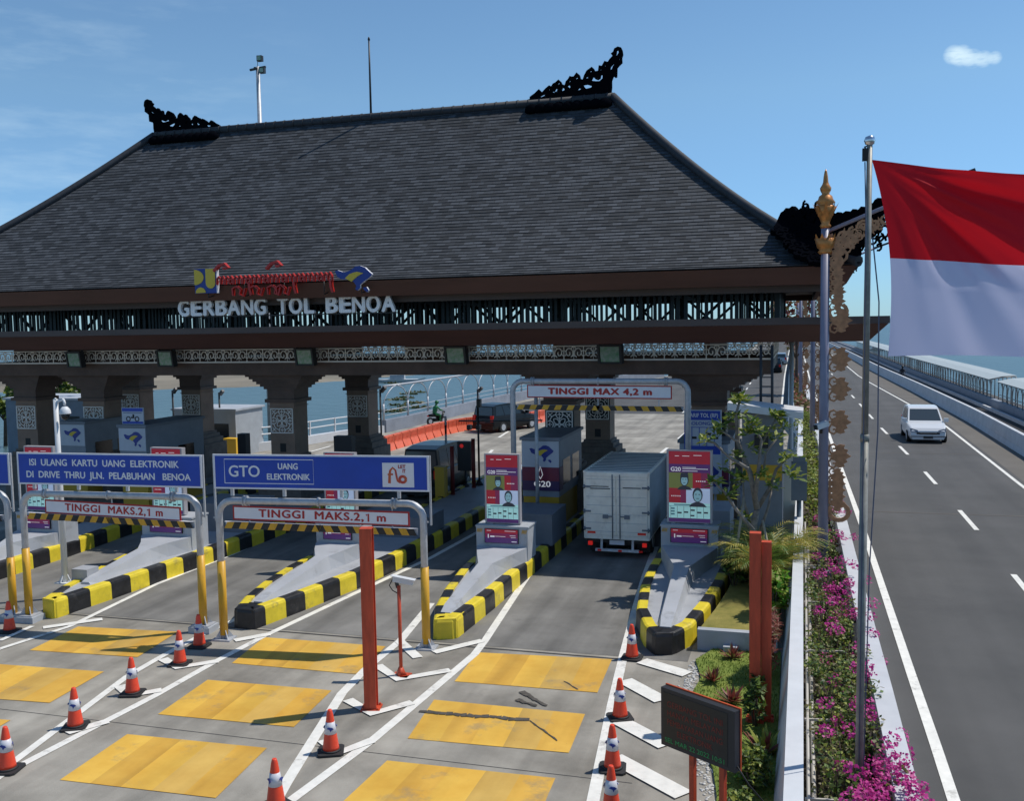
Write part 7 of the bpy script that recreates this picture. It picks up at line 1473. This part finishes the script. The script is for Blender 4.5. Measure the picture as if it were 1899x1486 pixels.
# ---- motorcycles and riders
def rider(label_m, label_p, p, rz, jacket, helmet, bike):
    T = thing('motorcycle', label_m, 'motorcycle', p, rz); mb = MB()
    mb.tube([(0, .05, .55), (0, .55, .62), (0, .72, .95)], [.12, .10, .05], 8); mb.tube([(0, -.75, .72), (0, -.2, .74), (0, .12, .62)], [.09, .14, .12], 8); mb.box(-.10, .10, -.3, .3, .25, .5); mb.build('body', bike, T)
    for y in (-.62, .66):
        mb = MB(); mb.tube([(-.05, y, .29), (.05, y, .29)], .29, 16); wv = mb.build('wheel', RUBBER, T); mb = MB(); mb.tube([(-.055, y, .29), (.055, y, .29)], .16, 12); mb.build('rim', STEEL, wv)
    mb = MB(); mb.tube([(0, .66, .29), (0, .55, .95)], .035, 6); mb.tube([(-.33, .42, 1.0), (0, .55, 1.02), (.33, .42, 1.0)], .018, 6); mb.build('handlebar', DKSTEEL, T)
    mb = MB(); mb.box(-.07, .07, -.86, -.80, .66, .74); mb.build('tail_light', TAILR, T); mb = MB(); mb.box(-.09, .09, .70, .76, .85, .98); mb.build('headlight', HEADL, T)
    Pn = thing('person', label_p, 'person', p, rz)
    V = [(0, -.18, .80), (0, -.16, 1.05), (0, -.08, 1.30), (0, -.04, 1.42), (0, 0, 1.52), (0, .02, 1.60), (-.19, -.06, 1.32), (-.27, .14, 1.12), (-.30, .38, 1.03), (.19, -.06, 1.32), (.27, .14, 1.12), (.30, .38, 1.03), (-.12, -.14, .80), (-.20, .22, .72), (-.18, .14, .36), (-.18, .26, .30), (.12, -.14, .80), (.20, .22, .72), (.18, .14, .36), (.18, .26, .30)]
    E = [(0, 1), (1, 2), (2, 3), (3, 4), (4, 5), (2, 6), (6, 7), (7, 8), (2, 9), (9, 10), (10, 11), (0, 12), (12, 13), (13, 14), (14, 15), (0, 16), (16, 17), (17, 18), (18, 19)]
    Rr = [.15, .16, .17, .10, .065, .07, .08, .06, .045, .08, .06, .045, .11, .085, .06, .05, .11, .085, .06, .05]
    me = bpy.data.meshes.new('body'); me.from_pydata(V, E, []); o = bpy.data.objects.new('body', me); COL.objects.link(o); sk = o.modifiers.new('skin', 'SKIN'); o.modifiers.new('sub', 'SUBSURF').render_levels = 1
    for i, r in enumerate(Rr): me.skin_vertices[0].data[i].radius = (r, r)
    me.skin_vertices[0].data[0].use_root = True
    dg = bpy.context.evaluated_depsgraph_get(); m2 = bpy.data.meshes.new_from_object(o.evaluated_get(dg)); bpy.data.objects.remove(o); m2.name = 'body'; m2.materials.clear(); m2.materials.append(jacket)
    for q in m2.polygons: q.use_smooth = True
    ob = bpy.data.objects.new('body', m2); COL.objects.link(ob); ob.parent = Pn
    mb = MB(); mb.lathe([(.05, -.14), (.125, -.10), (.145, 0), (.12, .09), (.06, .14), (.0, .15)], 14, (0, .03, 1.66)); mb.build('helmet', helmet, Pn)
    mb = MB(); mb.box(-.09, .09, .15, .175, 1.60, 1.72); mb.build('visor', GLASS, Pn); T.scale = Pn.scale = (.86, .86, .86); return T
GRJ, BLJ = mat('green_jacket', (.015, .17, .05), .6, var=.15, vscale=8), mat('dark_clothes', (.02, .022, .03), .8, var=.2, vscale=8)
p = g(810, 788); rider('dark motorcycle ridden by a person in green beyond the orange barriers', 'person in a green jacket and green helmet riding beyond the orange barriers', p, R_(-30), GRJ, mat('green_helmet', (.015, .14, .04), .4), BLACKC)
p = g(1680, 707); rider('motorcycle on the lane beside the covered ribs', 'person in dark clothes riding in the motorcycle lane at right', (fJ(p.y)+1.0, p.y, 0), PI, BLJ, mat('black_helmet', (.015, .015, .018), .25), BLACKC)
p = g(1429, 666); rider('motorcycle far away on the left carriageway', 'person in dark clothes riding far away on the left carriageway', (p.x, p.y, .004), 0, BLJ, mat('black_helmet', (.015, .015, .018), .25), BLACKC)
print('objects', len(bpy.data.objects))
